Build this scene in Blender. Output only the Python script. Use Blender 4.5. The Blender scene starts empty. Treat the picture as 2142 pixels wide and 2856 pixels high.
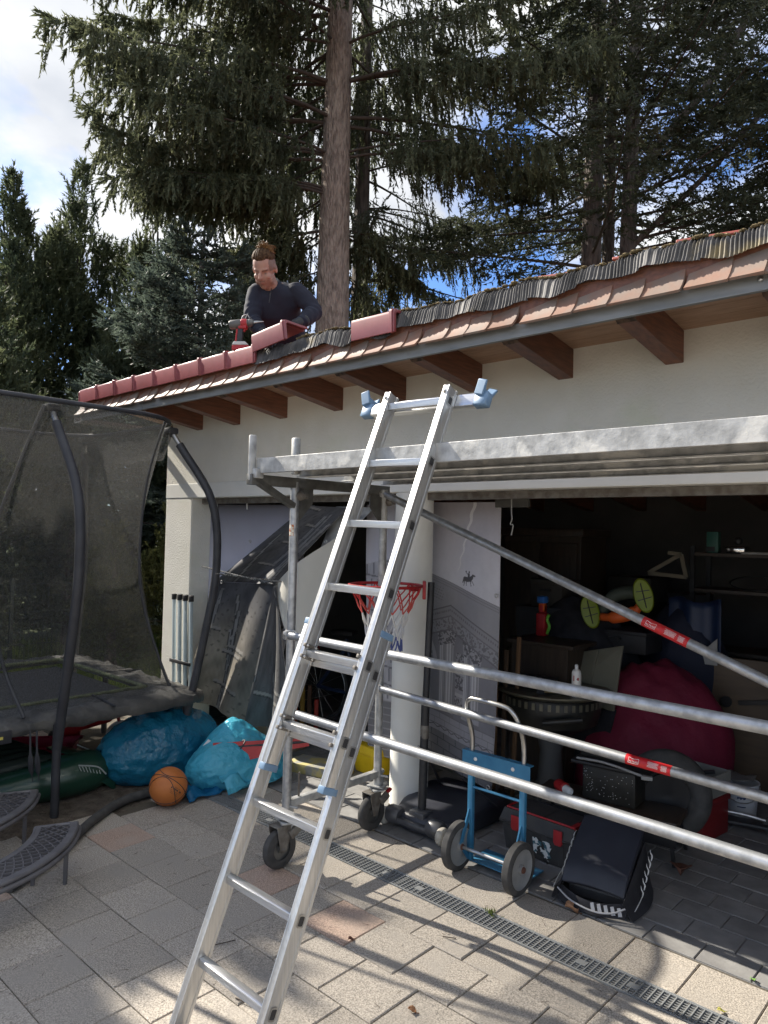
import bpy, bmesh, math, random
import numpy as np
from mathutils import Vector, Matrix, Euler

random.seed(11)
RNG = np.random.default_rng(11)
sc = bpy.context.scene
COL = sc.collection
PI = math.pi
rad = math.radians

# ------------------------------------------------------------------ camera
CAM = Vector((0.0, 0.0, 1.8))
yaw, pitch, roll = rad(42.677), rad(1.611), rad(1.337)
fwd = Vector((-math.sin(yaw) * math.cos(pitch), math.cos(yaw) * math.cos(pitch), math.sin(pitch)))
rt0 = Vector((math.cos(yaw), math.sin(yaw), 0))
up0 = rt0.cross(fwd)
rt = math.cos(roll) * rt0 + math.sin(roll) * up0
up = -math.sin(roll) * rt0 + math.cos(roll) * up0
cd = bpy.data.cameras.new('camera')
cam = bpy.data.objects.new('camera', cd)
COL.objects.link(cam)
M = Matrix((rt, up, -fwd)).transposed().to_4x4()
M.translation = CAM
cam.matrix_world = M
cd.sensor_fit = 'VERTICAL'
cd.sensor_height = 24.0
cd.sensor_width = 18.0
cd.lens = 24.0 * 2019.0 / 2856.0
cd.clip_start = 0.05
cd.clip_end = 3000.0
sc.camera = cam

# ------------------------------------------------------------------ light
SUNDIR = Vector((-1.33, -0.20, 1.0)).normalized()      # towards the sun
SUN_EL = math.asin(SUNDIR.z)
SUN_AZ = math.atan2(SUNDIR.x, SUNDIR.y)                # from +Y towards +X
ld = bpy.data.lights.new('sun', 'SUN')
ld.energy = 4.4
ld.angle = rad(0.53)
ld.color = (1.0, 0.93, 0.82)
sun = bpy.data.objects.new('sun', ld)
COL.objects.link(sun)
sun.rotation_mode = 'QUATERNION'
sun.rotation_quaternion = SUNDIR.to_track_quat('Z', 'Y')
sun.location = (-8, -2, 14)

w = bpy.data.worlds.new('World')
sc.world = w
w.use_nodes = True
nt = w.node_tree
nt.nodes.clear()
N, L = nt.nodes, nt.links
out = N.new('ShaderNodeOutputWorld')
bg = N.new('ShaderNodeBackground')
sky = N.new('ShaderNodeTexSky')
sky.sky_type = 'NISHITA'
sky.sun_disc = False
sky.sun_elevation = SUN_EL
sky.sun_rotation = SUN_AZ
sky.altitude = 200
sky.air_density = 1.0
sky.dust_density = 0.6
sky.ozone_density = 1.6
tc = N.new('ShaderNodeTexCoord')
sep = N.new('ShaderNodeSeparateXYZ')
L.new(tc.outputs['Generated'], sep.inputs[0])
mx = N.new('ShaderNodeMath'); mx.operation = 'MAXIMUM'; mx.inputs[1].default_value = 0.0
L.new(sep.outputs['Z'], mx.inputs[0])
ad = N.new('ShaderNodeMath'); ad.operation = 'ADD'; ad.inputs[1].default_value = 0.22
L.new(mx.outputs[0], ad.inputs[0])
dv = N.new('ShaderNodeVectorMath'); dv.operation = 'DIVIDE'
cmb = N.new('ShaderNodeCombineXYZ')
for i in range(3):
    L.new(ad.outputs[0], cmb.inputs[i])
L.new(tc.outputs['Generated'], dv.inputs[0])
L.new(cmb.outputs[0], dv.inputs[1])
mp = N.new('ShaderNodeMapping')
mp.inputs['Location'].default_value = (8.8, 4.5, 0.0)
mp.inputs['Rotation'].default_value = (0, 0, 4.0)
L.new(dv.outputs[0], mp.inputs['Vector'])
n1 = N.new('ShaderNodeTexNoise')
n1.inputs['Scale'].default_value = 1.25
n1.inputs['Detail'].default_value = 9.0
n1.inputs['Roughness'].default_value = 0.56
n1.inputs['Distortion'].default_value = 0.35
L.new(mp.outputs[0], n1.inputs['Vector'])
cr = N.new('ShaderNodeValToRGB')
cr.color_ramp.elements[0].position = 0.40
cr.color_ramp.elements[1].position = 0.54
L.new(n1.outputs['Fac'], cr.inputs['Fac'])
n2 = N.new('ShaderNodeTexNoise')
n2.inputs['Scale'].default_value = 2.2
n2.inputs['Detail'].default_value = 7.0
L.new(mp.outputs[0], n2.inputs['Vector'])
cr2 = N.new('ShaderNodeValToRGB')
cr2.color_ramp.elements[0].position = 0.30
cr2.color_ramp.elements[0].color = (2.85, 3.0, 3.3, 1)
cr2.color_ramp.elements[1].position = 0.68
cr2.color_ramp.elements[1].color = (5.4, 5.4, 5.3, 1)
L.new(n2.outputs['Fac'], cr2.inputs['Fac'])
mixc = N.new('ShaderNodeMix'); mixc.data_type = 'RGBA'
L.new(cr.outputs['Color'], mixc.inputs['Factor'])
sk2 = N.new('ShaderNodeMix'); sk2.data_type = 'RGBA'; sk2.blend_type = 'MULTIPLY'
sk2.inputs['Factor'].default_value = 1.0
L.new(sky.outputs['Color'], sk2.inputs['A'])
sk2.inputs['B'].default_value = (0.44, 0.60, 0.86, 1)
L.new(sk2.outputs['Result'], mixc.inputs['A'])
L.new(cr2.outputs['Color'], mixc.inputs['B'])
L.new(mixc.outputs['Result'], bg.inputs['Color'])
bg.inputs['Strength'].default_value = 0.108
L.new(bg.outputs[0], out.inputs['Surface'])

vs = sc.view_settings
vs.view_transform = 'Standard'
vs.look = 'None'
vs.gamma = 1.0
vs.use_curve_mapping = False
vs.exposure = 1.25
sc.render.engine = 'CYCLES'
cy = sc.cycles
cy.use_denoising = True
try:
    cy.denoiser = 'OPENIMAGEDENOISE'
except Exception:
    pass
cy.use_adaptive_sampling = True
cy.adaptive_threshold = 0.025
cy.max_bounces = 8
cy.diffuse_bounces = 4
cy.glossy_bounces = 3
cy.transmission_bounces = 4
cy.transparent_max_bounces = 12
cy.caustics_reflective = False
cy.caustics_refractive = False

# ------------------------------------------------------------------ materials
MATS = {}
def mat(name, col=(0.5, 0.5, 0.5), rough=0.6, metal=0.0, col2=None, scale=6.0, lo=0.35, hi=0.65, detail=5.0,
        bump=0.0, bscale=40.0, bdist=0.01, coat=0.0, stretch=None, col3=None, scale3=1.5, lo3=0.55, hi3=0.7, spec=0.5,
        translucent=0.0, transp=0.0, objrand=0.0, attr=None, rough2=None, sheen=0.0, vor=False, world=False):
    if name in MATS:
        return MATS[name]
    m = bpy.data.materials.new(name)
    m.use_nodes = True
    nt = m.node_tree
    N, L = nt.nodes, nt.links
    bs = N['Principled BSDF']
    mo = N['Material Output']
    bs.inputs['Roughness'].default_value = rough
    bs.inputs['Metallic'].default_value = metal
    bs.inputs['Specular IOR Level'].default_value = spec
    if coat:
        bs.inputs['Coat Weight'].default_value = coat
        bs.inputs['Coat Roughness'].default_value = 0.15
    if sheen:
        bs.inputs['Sheen Weight'].default_value = sheen
    tcn = N.new('ShaderNodeTexCoord')
    mpn = N.new('ShaderNodeMapping')
    if world:
        ge = N.new('ShaderNodeNewGeometry')
        L.new(ge.outputs['Position'], mpn.inputs['Vector'])
    else:
        L.new(tcn.outputs['Object'], mpn.inputs['Vector'])
    if stretch:
        mpn.inputs['Scale'].default_value = stretch
    oi = None
    if objrand:
        oi = N.new('ShaderNodeObjectInfo')
        vm = N.new('ShaderNodeVectorMath'); vm.operation = 'MULTIPLY_ADD'
        vm.inputs[1].default_value = (1, 1, 1)
        cb = N.new('ShaderNodeCombineXYZ')
        sc7 = N.new('ShaderNodeMath'); sc7.operation = 'MULTIPLY'; sc7.inputs[1].default_value = 37.0
        L.new(oi.outputs['Random'], sc7.inputs[0])
        for i in range(3):
            L.new(sc7.outputs[0], cb.inputs[i])
        L.new(mpn.outputs[0], vm.inputs[0])
        L.new(cb.outputs[0], vm.inputs[2])
        vec = vm.outputs[0]
    else:
        vec = mpn.outputs[0]
    csock = None
    if attr:
        an = N.new('ShaderNodeAttribute'); an.attribute_name = attr
        csock = an.outputs['Color']
    if col2 is not None:
        nn = N.new('ShaderNodeTexNoise')
        nn.inputs['Scale'].default_value = scale
        nn.inputs['Detail'].default_value = detail
        L.new(vec, nn.inputs['Vector'])
        rp = N.new('ShaderNodeMapRange')
        rp.inputs['From Min'].default_value = lo
        rp.inputs['From Max'].default_value = hi
        L.new(nn.outputs['Fac'], rp.inputs['Value'])
        mi = N.new('ShaderNodeMix'); mi.data_type = 'RGBA'
        L.new(rp.outputs['Result'], mi.inputs['Factor'])
        if csock is not None:
            mu = N.new('ShaderNodeMix'); mu.data_type = 'RGBA'; mu.blend_type = 'MULTIPLY'; mu.inputs['Factor'].default_value = 1
            L.new(csock, mu.inputs['A']); mu.inputs['B'].default_value = (*col2, 1)
            L.new(csock, mi.inputs['A']); L.new(mu.outputs['Result'], mi.inputs['B'])
        else:
            mi.inputs['A'].default_value = (*col, 1)
            mi.inputs['B'].default_value = (*col2, 1)
        csock = mi.outputs['Result']
        if rough2 is not None:
            rr = N.new('ShaderNodeMix'); rr.data_type = 'FLOAT'
            rr.inputs['A'].default_value = rough; rr.inputs['B'].default_value = rough2
            L.new(rp.outputs['Result'], rr.inputs['Factor'])
            L.new(rr.outputs['Result'], bs.inputs['Roughness'])
    if col3 is not None:
        n3 = N.new('ShaderNodeTexNoise')
        n3.inputs['Scale'].default_value = scale3
        n3.inputs['Detail'].default_value = 6
        L.new(vec, n3.inputs['Vector'])
        r3 = N.new('ShaderNodeMapRange')
        r3.inputs['From Min'].default_value = lo3
        r3.inputs['From Max'].default_value = hi3
        L.new(n3.outputs['Fac'], r3.inputs['Value'])
        m3 = N.new('ShaderNodeMix'); m3.data_type = 'RGBA'
        L.new(r3.outputs['Result'], m3.inputs['Factor'])
        if csock is not None:
            L.new(csock, m3.inputs['A'])
        else:
            m3.inputs['A'].default_value = (*col, 1)
        m3.inputs['B'].default_value = (*col3, 1)
        csock = m3.outputs['Result']
    if objrand:
        mr = N.new('ShaderNodeMapRange')
        mr.inputs['To Min'].default_value = 1 - objrand
        mr.inputs['To Max'].default_value = 1 + objrand
        L.new(oi.outputs['Random'], mr.inputs['Value'])
        hs = N.new('ShaderNodeHueSaturation')
        L.new(mr.outputs['Result'], hs.inputs['Value'])
        if csock is not None:
            L.new(csock, hs.inputs['Color'])
        else:
            hs.inputs['Color'].default_value = (*col, 1)
        csock = hs.outputs['Color']
    if csock is not None:
        L.new(csock, bs.inputs['Base Color'])
    else:
        bs.inputs['Base Color'].default_value = (*col, 1)
    if bump:
        if vor:
            bn = N.new('ShaderNodeTexVoronoi'); bn.inputs['Scale'].default_value = bscale
            bo = bn.outputs['Distance']
        else:
            bn = N.new('ShaderNodeTexNoise'); bn.inputs['Scale'].default_value = bscale; bn.inputs['Detail'].default_value = 4
            bo = bn.outputs['Fac']
        L.new(vec, bn.inputs['Vector'])
        bp = N.new('ShaderNodeBump'); bp.inputs['Strength'].default_value = bump; bp.inputs['Distance'].default_value = bdist
        L.new(bo, bp.inputs['Height'])
        L.new(bp.outputs[0], bs.inputs['Normal'])
    last = bs.outputs[0]
    if translucent:
        tr = N.new('ShaderNodeBsdfTranslucent')
        if csock is not None:
            L.new(csock, tr.inputs['Color'])
        else:
            tr.inputs['Color'].default_value = (*col, 1)
        ms = N.new('ShaderNodeMixShader'); ms.inputs[0].default_value = translucent
        L.new(last, ms.inputs[1]); L.new(tr.outputs[0], ms.inputs[2])
        last = ms.outputs[0]
    if transp:
        tp = N.new('ShaderNodeBsdfTransparent')
        ms = N.new('ShaderNodeMixShader'); ms.inputs[0].default_value = transp
        L.new(last, ms.inputs[1]); L.new(tp.outputs[0], ms.inputs[2])
        last = ms.outputs[0]
    L.new(last, mo.inputs['Surface'])
    MATS[name] = m
    return m

# ------------------------------------------------------------------ mesh helpers
I3 = Matrix.Identity(3)
def rotz(a): return Matrix.Rotation(a, 3, 'Z')
def rotx(a): return Matrix.Rotation(a, 3, 'X')
def roty(a): return Matrix.Rotation(a, 3, 'Y')
def V(*a): return Vector(a)

def frame_of(d, hint=None):
    d = Vector(d).normalized()
    h = Vector(hint) if hint is not None else (Vector((0, 0, 1)) if abs(d.z) < 0.95 else Vector((1, 0, 0)))
    x = h.cross(d)
    if x.length < 1e-6:
        x = Vector((1, 0, 0)).cross(d)
    x.normalize()
    return x, d.cross(x)

WORLD = set()

class MB:
    def __init__(s):
        s.v, s.f = [], []
    def add(s, vs, fs):
        o = len(s.v)
        s.v.extend([tuple(p) for p in vs])
        s.f.extend([tuple(i + o for i in f) for f in fs])
        return s
    def box(s, c, size, R=I3, ch=0.0):
        c = Vector(c)
        hx, hy, hz = size[0] / 2, size[1] / 2, size[2] / 2
        if ch <= 0:
            vs = [c + R @ Vector((x, y, z)) for x in (-hx, hx) for y in (-hy, hy) for z in (-hz, hz)]
            fs = [(0, 1, 3, 2), (4, 6, 7, 5), (0, 4, 5, 1), (2, 3, 7, 6), (0, 2, 6, 4), (1, 5, 7, 3)]
            return s.add(vs, fs)
        ch = min(ch, hx * .9, hy * .9, hz * .9)
        bm = bmesh.new()
        bmesh.ops.create_cube(bm, size=1.0)
        for vv in bm.verts:
            vv.co = Vector((vv.co.x * 2 * hx, vv.co.y * 2 * hy, vv.co.z * 2 * hz))
        bmesh.ops.bevel(bm, geom=list(bm.edges), offset=ch, segments=2, affect='EDGES', profile=0.5)
        bm.verts.index_update()
        vs = [c + R @ vv.co for vv in bm.verts]
        fs = [tuple(x.index for x in f.verts) for f in bm.faces]
        bm.free()
        return s.add(vs, fs)
    def bx(s, x0, x1, y0, y1, z0, z1, ch=0.0):
        return s.box(((x0 + x1) / 2, (y0 + y1) / 2, (z0 + z1) / 2), (abs(x1 - x0), abs(y1 - y0), abs(z1 - z0)), I3, ch)
    def bar(s, a, b, wx, wy, hint=None, ch=0.0):
        a, b = Vector(a), Vector(b)
        d = b - a
        x, y = frame_of(d, hint)
        R = Matrix((x, y, d.normalized())).transposed()
        return s.box((a + b) / 2, (wx, wy, d.length), R, ch)
    def hexa(s, p):
        return s.add(p, [(0, 3, 2, 1), (4, 5, 6, 7), (0, 1, 5, 4), (1, 2, 6, 5), (2, 3, 7, 6), (3, 0, 4, 7)])
    def tube(s, pts, r, n=10, caps=True, closed=False, hint=None):
        pts = [Vector(p) for p in pts]
        m = len(pts)
        rs = r if isinstance(r, (list, tuple)) else [r] * m
        vs, fs = [], []
        prev = None
        for i, p in enumerate(pts):
            if closed:
                d = pts[(i + 1) % m] - pts[i - 1]
            else:
                d = pts[min(i + 1, m - 1)] - pts[max(i - 1, 0)]
            if prev is None:
                x, y = frame_of(d, hint)
            else:
                dn = d.normalized()
                x = prev - dn * prev.dot(dn)
                if x.length < 1e-6:
                    x, _ = frame_of(d)
                x.normalize()
                y = dn.cross(x)
            prev = x
            for k in range(n):
                a = 2 * PI * k / n
                vs.append(p + x * (math.cos(a) * rs[i]) + y * (math.sin(a) * rs[i]))
        for i in range(m if closed else m - 1):
            j = (i + 1) % m
            for k in range(n):
                l = (k + 1) % n
                fs.append((i * n + k, i * n + l, j * n + l, j * n + k))
        if caps and not closed:
            fs.append(tuple(reversed(range(n))))
            fs.append(tuple((m - 1) * n + k for k in range(n)))
        return s.add(vs, fs)
    def lathe(s, prof, c=(0, 0, 0), R=I3, n=24, ang=2 * PI, caps=True):
        c = Vector(c)
        full = abs(ang - 2 * PI) < 1e-6
        k = n if full else n + 1
        vs, fs = [], []
        for (r, z) in prof:
            for i in range(k):
                a = ang * i / n
                vs.append(c + R @ Vector((r * math.cos(a), r * math.sin(a), z)))
        for j in range(len(prof) - 1):
            for i in range(n):
                i2 = (i + 1) % k
                fs.append((j * k + i, j * k + i2, (j + 1) * k + i2, (j + 1) * k + i))
        if full and caps:
            if prof[0][0] > 1e-5:
                fs.append(tuple(reversed(range(k))))
            if prof[-1][0] > 1e-5:
                fs.append(tuple((len(prof) - 1) * k + i for i in range(k)))
        return s.add(vs, fs)
    def prism(s, poly, h, o=(0, 0, 0), ex=(1, 0, 0), ey=(0, 1, 0)):
        o, ex, ey = Vector(o), Vector(ex), Vector(ey)
        ez = ex.cross(ey).normalized() * h
        n = len(poly)
        vs = [o + ex * p[0] + ey * p[1] for p in poly] + [o + ex * p[0] + ey * p[1] + ez for p in poly]
        fs = [tuple(reversed(range(n))), tuple(range(n, 2 * n))]
        for i in range(n):
            j = (i + 1) % n
            fs.append((i, j, n + j, n + i))
        return s.add(vs, fs)
    def grid(s, P, thick=0.0):
        P = [[Vector(q) for q in row] for row in P]
        m, n = len(P), len(P[0])
        vs = [q for row in P for q in row]
        fs = [(i * n + j, i * n + j + 1, (i + 1) * n + j + 1, (i + 1) * n + j) for i in range(m - 1) for j in range(n - 1)]
        if thick:
            nv = []
            for i in range(m):
                for j in range(n):
                    a = P[min(i + 1, m - 1)][j] - P[max(i - 1, 0)][j]
                    b = P[i][min(j + 1, n - 1)] - P[i][max(j - 1, 0)]
                    nn = a.cross(b)
                    if nn.length > 1e-9:
                        nn.normalize()
                    nv.append(P[i][j] + nn * thick)
            o = m * n
            vs = vs + nv
            fs2 = [tuple(reversed([q + o for q in f])) for f in fs]
            fs = fs + fs2
            rim = [(0, j) for j in range(n)] + [(i, n - 1) for i in range(1, m)] + [(m - 1, j) for j in range(n - 2, -1, -1)] + [(i, 0) for i in range(m - 2, 0, -1)]
            for k in range(len(rim)):
                a, b = rim[k], rim[(k + 1) % len(rim)]
                ia, ib = a[0] * n + a[1], b[0] * n + b[1]
                fs.append((ib, ia, ia + o, ib + o))
        return s.add(vs, fs)
    def sphere(s, c, r, n=16, m=10, R=I3):
        rr = r if isinstance(r, (tuple, list)) else (r, r, r)
        c = Vector(c)
        vs, fs = [c + R @ Vector((0, 0, -rr[2]))], []
        for j in range(1, m):
            t = -PI / 2 + PI * j / m
            for i in range(n):
                a = 2 * PI * i / n
                vs.append(c + R @ Vector((rr[0] * math.cos(t) * math.cos(a), rr[1] * math.cos(t) * math.sin(a), rr[2] * math.sin(t))))
        vs.append(c + R @ Vector((0, 0, rr[2])))
        for i in range(n):
            fs.append((0, 1 + (i + 1) % n, 1 + i))
            fs.append((len(vs) - 1, 1 + (m - 2) * n + i, 1 + (m - 2) * n + (i + 1) % n))
        for j in range(m - 2):
            for i in range(n):
                i2 = (i + 1) % n
                fs.append((1 + j * n + i, 1 + j * n + i2, 1 + (j + 1) * n + i2, 1 + (j + 1) * n + i))
        return s.add(vs, fs)
    def mesh(s, name, m=None, smooth=35.0):
        me = bpy.data.meshes.new(name)
        me.from_pydata(s.v, [], s.f)
        me.validate()
        if m is not None:
            me.materials.append(m)
        if smooth:
            me.polygons.foreach_set('use_smooth', [True] * len(me.polygons))
            if smooth < 180:
                me.set_sharp_from_angle(angle=rad(smooth))
        me.update()
        return me
    def build(s, name, m=None, parent=None, smooth=35.0, bevel=0.0):
        return link(name, s.mesh(name, m, smooth), parent, bevel)

def link(name, me, parent=None, bevel=0.0, loc=None, rot=None):
    o = bpy.data.objects.new(name, me)
    COL.objects.link(o)
    if parent is not None:
        o.parent = parent
        if parent.name in WORLD:
            o.matrix_parent_inverse = Matrix.Translation(-parent.location)
    if loc is not None:
        o.location = loc
    if rot is not None:
        o.rotation_euler = rot
    if bevel:
        b = o.modifiers.new('bevel', 'BEVEL')
        b.width = bevel; b.segments = 2; b.limit_method = 'ANGLE'; b.angle_limit = rad(40)
        b.harden_normals = False
    return o

def tag(o, label=None, cat=None, group=None, kind=None):
    if label: o['label'] = label
    if cat: o['category'] = cat
    if group: o['group'] = group
    if kind: o['kind'] = kind
    return o

def thing(name, label, cat, loc=(0, 0, 0), rz=0.0, group=None, world=False):
    o = bpy.data.objects.new(name, None)
    COL.objects.link(o)
    o.empty_display_size = 0.1
    o.location = loc
    if not world:
        o.rotation_euler = (0, 0, rz)
    tag(o, label, cat, group)
    if world:
        WORLD.add(o.name)
    return o

def copy_tree(o, parent=None):
    c = o.copy()
    COL.objects.link(c)
    if parent is not None:
        c.parent = parent
    for ch in list(o.children):
        copy_tree(ch, c)
    return c

def np_mesh(name, verts, tris, m, smooth=False, colors=None):
    """verts (n,3), faces (k,3|4) numpy -> mesh"""
    me = bpy.data.meshes.new(name)
    k = tris.shape[1]
    me.vertices.add(len(verts)); me.loops.add(tris.size); me.polygons.add(len(tris))
    me.vertices.foreach_set('co', np.ascontiguousarray(verts, dtype=np.float32).ravel())
    me.loops.foreach_set('vertex_index', np.ascontiguousarray(tris, dtype=np.int32).ravel())
    me.polygons.foreach_set('loop_start', np.arange(0, tris.size, k, dtype=np.int32))
    if smooth:
        me.polygons.foreach_set('use_smooth', np.ones(len(tris), dtype=bool))
    me.update(calc_edges=True)
    if colors is not None:
        a = me.color_attributes.new('print', 'FLOAT_COLOR', 'POINT')
        c4 = np.ones((len(verts), 4), dtype=np.float32); c4[:, :3] = colors
        a.data.foreach_set('color', c4.ravel())
    me.materials.append(m)
    return me

def text_mesh(txt, size, m, font_bold=False, depth=0.0004):
    cu = bpy.data.curves.new('lettering', 'FONT')
    cu.body = txt; cu.size = size; cu.extrude = depth; cu.align_x = 'CENTER'; cu.align_y = 'CENTER'; cu.resolution_u = 3
    to = bpy.data.objects.new('lettering_tmp', cu)
    COL.objects.link(to)
    dg = bpy.context.evaluated_depsgraph_get()
    me = bpy.data.meshes.new_from_object(to.evaluated_get(dg))
    bpy.data.objects.remove(to); bpy.data.curves.remove(cu)
    me.materials.clear(); me.materials.append(m)
    return me

def smoothpath(pts, n=6):
    """Catmull-Rom through points"""
    P = [Vector(p) for p in pts]
    P = [P[0] * 2 - P[1]] + P + [P[-1] * 2 - P[-2]]
    o = []
    for i in range(1, len(P) - 2):
        for k in range(n):
            t = k / n
            a, b, c, d = P[i - 1], P[i], P[i + 1], P[i + 2]
            o.append(0.5 * ((2 * b) + (c - a) * t + (2 * a - 5 * b + 4 * c - d) * t * t + (3 * b - a - 3 * c + d) * t ** 3))
    o.append(P[-2])
    return o
# ================================================================== palette
m_paver = mat('paver_stone', (0.50, 0.445, 0.375), 0.9, col2=(0.175, 0.158, 0.136), scale=165, lo=0.33, hi=0.70, detail=3,
              bump=0.55, bscale=190, bdist=0.004, objrand=0.10, col3=(0.33, 0.30, 0.26), scale3=4.5, lo3=0.5, hi3=0.75)
m_paver_pink = mat('paver_pink', (0.55, 0.40, 0.31), 0.9, col2=(0.22, 0.16, 0.128), scale=165, lo=0.33, hi=0.70, detail=3,
              bump=0.55, bscale=190, bdist=0.004, objrand=0.08, col3=(0.40, 0.32, 0.26), scale3=4.5, lo3=0.45, hi3=0.75)
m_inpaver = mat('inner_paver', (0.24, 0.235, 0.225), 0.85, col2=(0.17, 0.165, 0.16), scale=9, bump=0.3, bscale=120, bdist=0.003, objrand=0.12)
m_joint = mat('joint_sand', (0.10, 0.085, 0.066), 0.95, col2=(0.11, 0.095, 0.07), scale=60, bump=0.6, bscale=120, bdist=0.01)
m_soil = mat('soil', (0.085, 0.066, 0.048), 0.95, col2=(0.16, 0.13, 0.10), scale=14, bump=0.9, bscale=60, bdist=0.03)
m_brickp = mat('brick_paving', (0.42, 0.33, 0.26), 0.9, col2=(0.33, 0.25, 0.19), scale=30, bump=0.4, bscale=120, bdist=0.004, objrand=0.12)
m_grassg = mat('lawn_ground', (0.055, 0.085, 0.022), 0.95, col2=(0.10, 0.125, 0.035), scale=3, bump=0.8, bscale=40, bdist=0.05)
m_wall = mat('plaster', (0.83, 0.80, 0.71), 0.92, col2=(0.77, 0.74, 0.645), scale=3.5, bump=0.6, bscale=70, bdist=0.008,
             col3=(0.66, 0.68, 0.50), scale3=1.1, lo3=0.60, hi3=0.74, world=True)
m_lintel = mat('lintel_paint', (0.80, 0.79, 0.73), 0.85, col2=(0.74, 0.73, 0.67), scale=4, bump=0.2, bscale=110, bdist=0.003, world=True)
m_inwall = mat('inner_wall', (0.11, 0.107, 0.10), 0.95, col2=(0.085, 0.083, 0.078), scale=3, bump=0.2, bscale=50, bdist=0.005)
m_rafter = mat('stained_rafter', (0.20, 0.080, 0.045), 0.5, col2=(0.105, 0.044, 0.028), scale=7, stretch=(5, 1, 12), lo=0.35, hi=0.7,
               bump=0.25, bscale=30, bdist=0.003, objrand=0.18)
m_endgrain = mat('weathered_endgrain', (0.16, 0.105, 0.075), 0.9, col2=(0.045, 0.033, 0.028), scale=26, lo=0.4, hi=0.6, bump=0.5, bscale=60, bdist=0.006)
m_soffit = mat('soffit_wood', (0.50, 0.32, 0.215), 0.65, col2=(0.36, 0.22, 0.14), scale=6, stretch=(1.2, 14, 14), lo=0.35, hi=0.7, objrand=0.10)
m_zinc = mat('zinc', (0.30, 0.305, 0.30), 0.58, metal=0.30, col2=(0.22, 0.225, 0.22), scale=5, stretch=(1, 6, 6), bump=0.05, bscale=30)
m_fasc = mat('clay_fascia', (0.25, 0.135, 0.092), 0.62, col2=(0.22, 0.155, 0.12), scale=9, lo=0.42, hi=0.62, bump=0.15, bscale=80, bdist=0.003,
             objrand=0.14, col3=(0.215, 0.17, 0.14), scale3=4, lo3=0.5, hi3=0.66)
m_ridge = mat('engobed_ridge', (0.27, 0.068, 0.072), 0.36, col2=(0.225, 0.054, 0.056), scale=14, bump=0.06, bscale=140, bdist=0.002, objrand=0.07, coat=0.15)
m_lead = mat('lead_flashing', (0.085, 0.08, 0.077), 0.66, col2=(0.038, 0.036, 0.035), scale=9, lo=0.4, hi=0.62, bump=0.3, bscale=90, bdist=0.003,
             col3=(0.20, 0.155, 0.075), scale3=6, lo3=0.60, hi3=0.72)
m_moss = mat('dry_moss', (0.23, 0.17, 0.085), 1.0, col2=(0.11, 0.085, 0.04), scale=30, bump=0.9, bscale=90, bdist=0.02)
m_roof = mat('red_roof', (0.36, 0.075, 0.05), 0.6, col2=(0.26, 0.06, 0.045), scale=8, objrand=0.1)
m_galv = mat('galvanised', (0.46, 0.47, 0.48), 0.40, metal=0.70, col2=(0.31, 0.32, 0.33), scale=24, lo=0.38, hi=0.62, bump=0.10, bscale=60, bdist=0.002,
             rough2=0.55)
m_galvworn = mat('galvanised_worn', (0.50, 0.50, 0.485), 0.55, metal=0.40, col2=(0.33, 0.33, 0.32), scale=18, lo=0.40, hi=0.64, bump=0.35, bscale=45, bdist=0.004,
             col3=(0.66, 0.645, 0.60), scale3=7, lo3=0.56, hi3=0.64)
m_galvdark = mat('galvanised_dull', (0.19, 0.188, 0.175), 0.5, metal=0.55, col2=(0.11, 0.108, 0.10), scale=14, bump=0.15, bscale=50, bdist=0.003)
m_alu = mat('aluminium', (0.68, 0.68, 0.67), 0.34, metal=0.80, col2=(0.58, 0.58, 0.57), scale=5, stretch=(30, 30, 1.0), bump=0.04, bscale=40, bdist=0.001)
m_alu_rung = mat('aluminium_rung', (0.72, 0.72, 0.71), 0.30, metal=0.80, col2=(0.60, 0.60, 0.60), scale=5, stretch=(1, 40, 40))
m_capblue = mat('blue_cap', (0.13, 0.22, 0.34), 0.5, col2=(0.18, 0.28, 0.40), scale=20)
m_black = mat('black_plastic', (0.020, 0.020, 0.022), 0.5, col2=(0.032, 0.032, 0.034), scale=20)
m_rubber = mat('rubber', (0.045, 0.044, 0.043), 0.8, col2=(0.075, 0.072, 0.068), scale=18, bump=0.2, bscale=80, bdist=0.003)
m_steel = mat('bare_steel', (0.55, 0.55, 0.54), 0.35, metal=0.9, col2=(0.40, 0.39, 0.37), scale=20)
m_dirtsteel = mat('dirty_steel', (0.24, 0.225, 0.20), 0.65, metal=0.4, col2=(0.14, 0.12, 0.10), scale=25, bump=0.3, bscale=60, bdist=0.004)
m_red = mat('red_paint', (0.42, 0.018, 0.022), 0.42, col2=(0.34, 0.014, 0.018), scale=20)
m_white = mat('white_plastic', (0.74, 0.74, 0.72), 0.5, col2=(0.66, 0.66, 0.64), scale=12)
m_darkcloth = mat('dark_cloth', (0.012, 0.012, 0.015), 0.9, col2=(0.025, 0.025, 0.03), scale=12, bump=0.3, bscale=30, bdist=0.01)

# ================================================================== ground
g = MB()
g.grid([[(-60, -30, -0.055), (60, -30, -0.055)], [(-60, 90, -0.055), (60, 90, -0.055)]])
ground = tag(g.build('ground', m_soil), kind='structure')
g = MB(); g.grid([[(-60, -3, -0.03), (-7.3, -3, -0.03)], [(-60, 30, -0.03), (-7.3, 30, -0.03)]])
lawn = tag(g.build('lawn', m_grassg), kind='structure')

# ---- patio: large exposed-aggregate slabs laid in half bond
patio = MB().bx(-4.55, 1.6, 0.2, 3.262, -0.05, -0.009).build('patio', m_joint)
yard = MB(); yard.bx(1.6, 14.0, -14.0, 3.55, -0.05, -0.006); yard.bx(-4.55, 1.6, -14.0, 0.2, -0.05, -0.006)
tag(yard.build('yard_paving', m_paver), kind='structure')
tag(patio, kind='structure')

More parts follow.
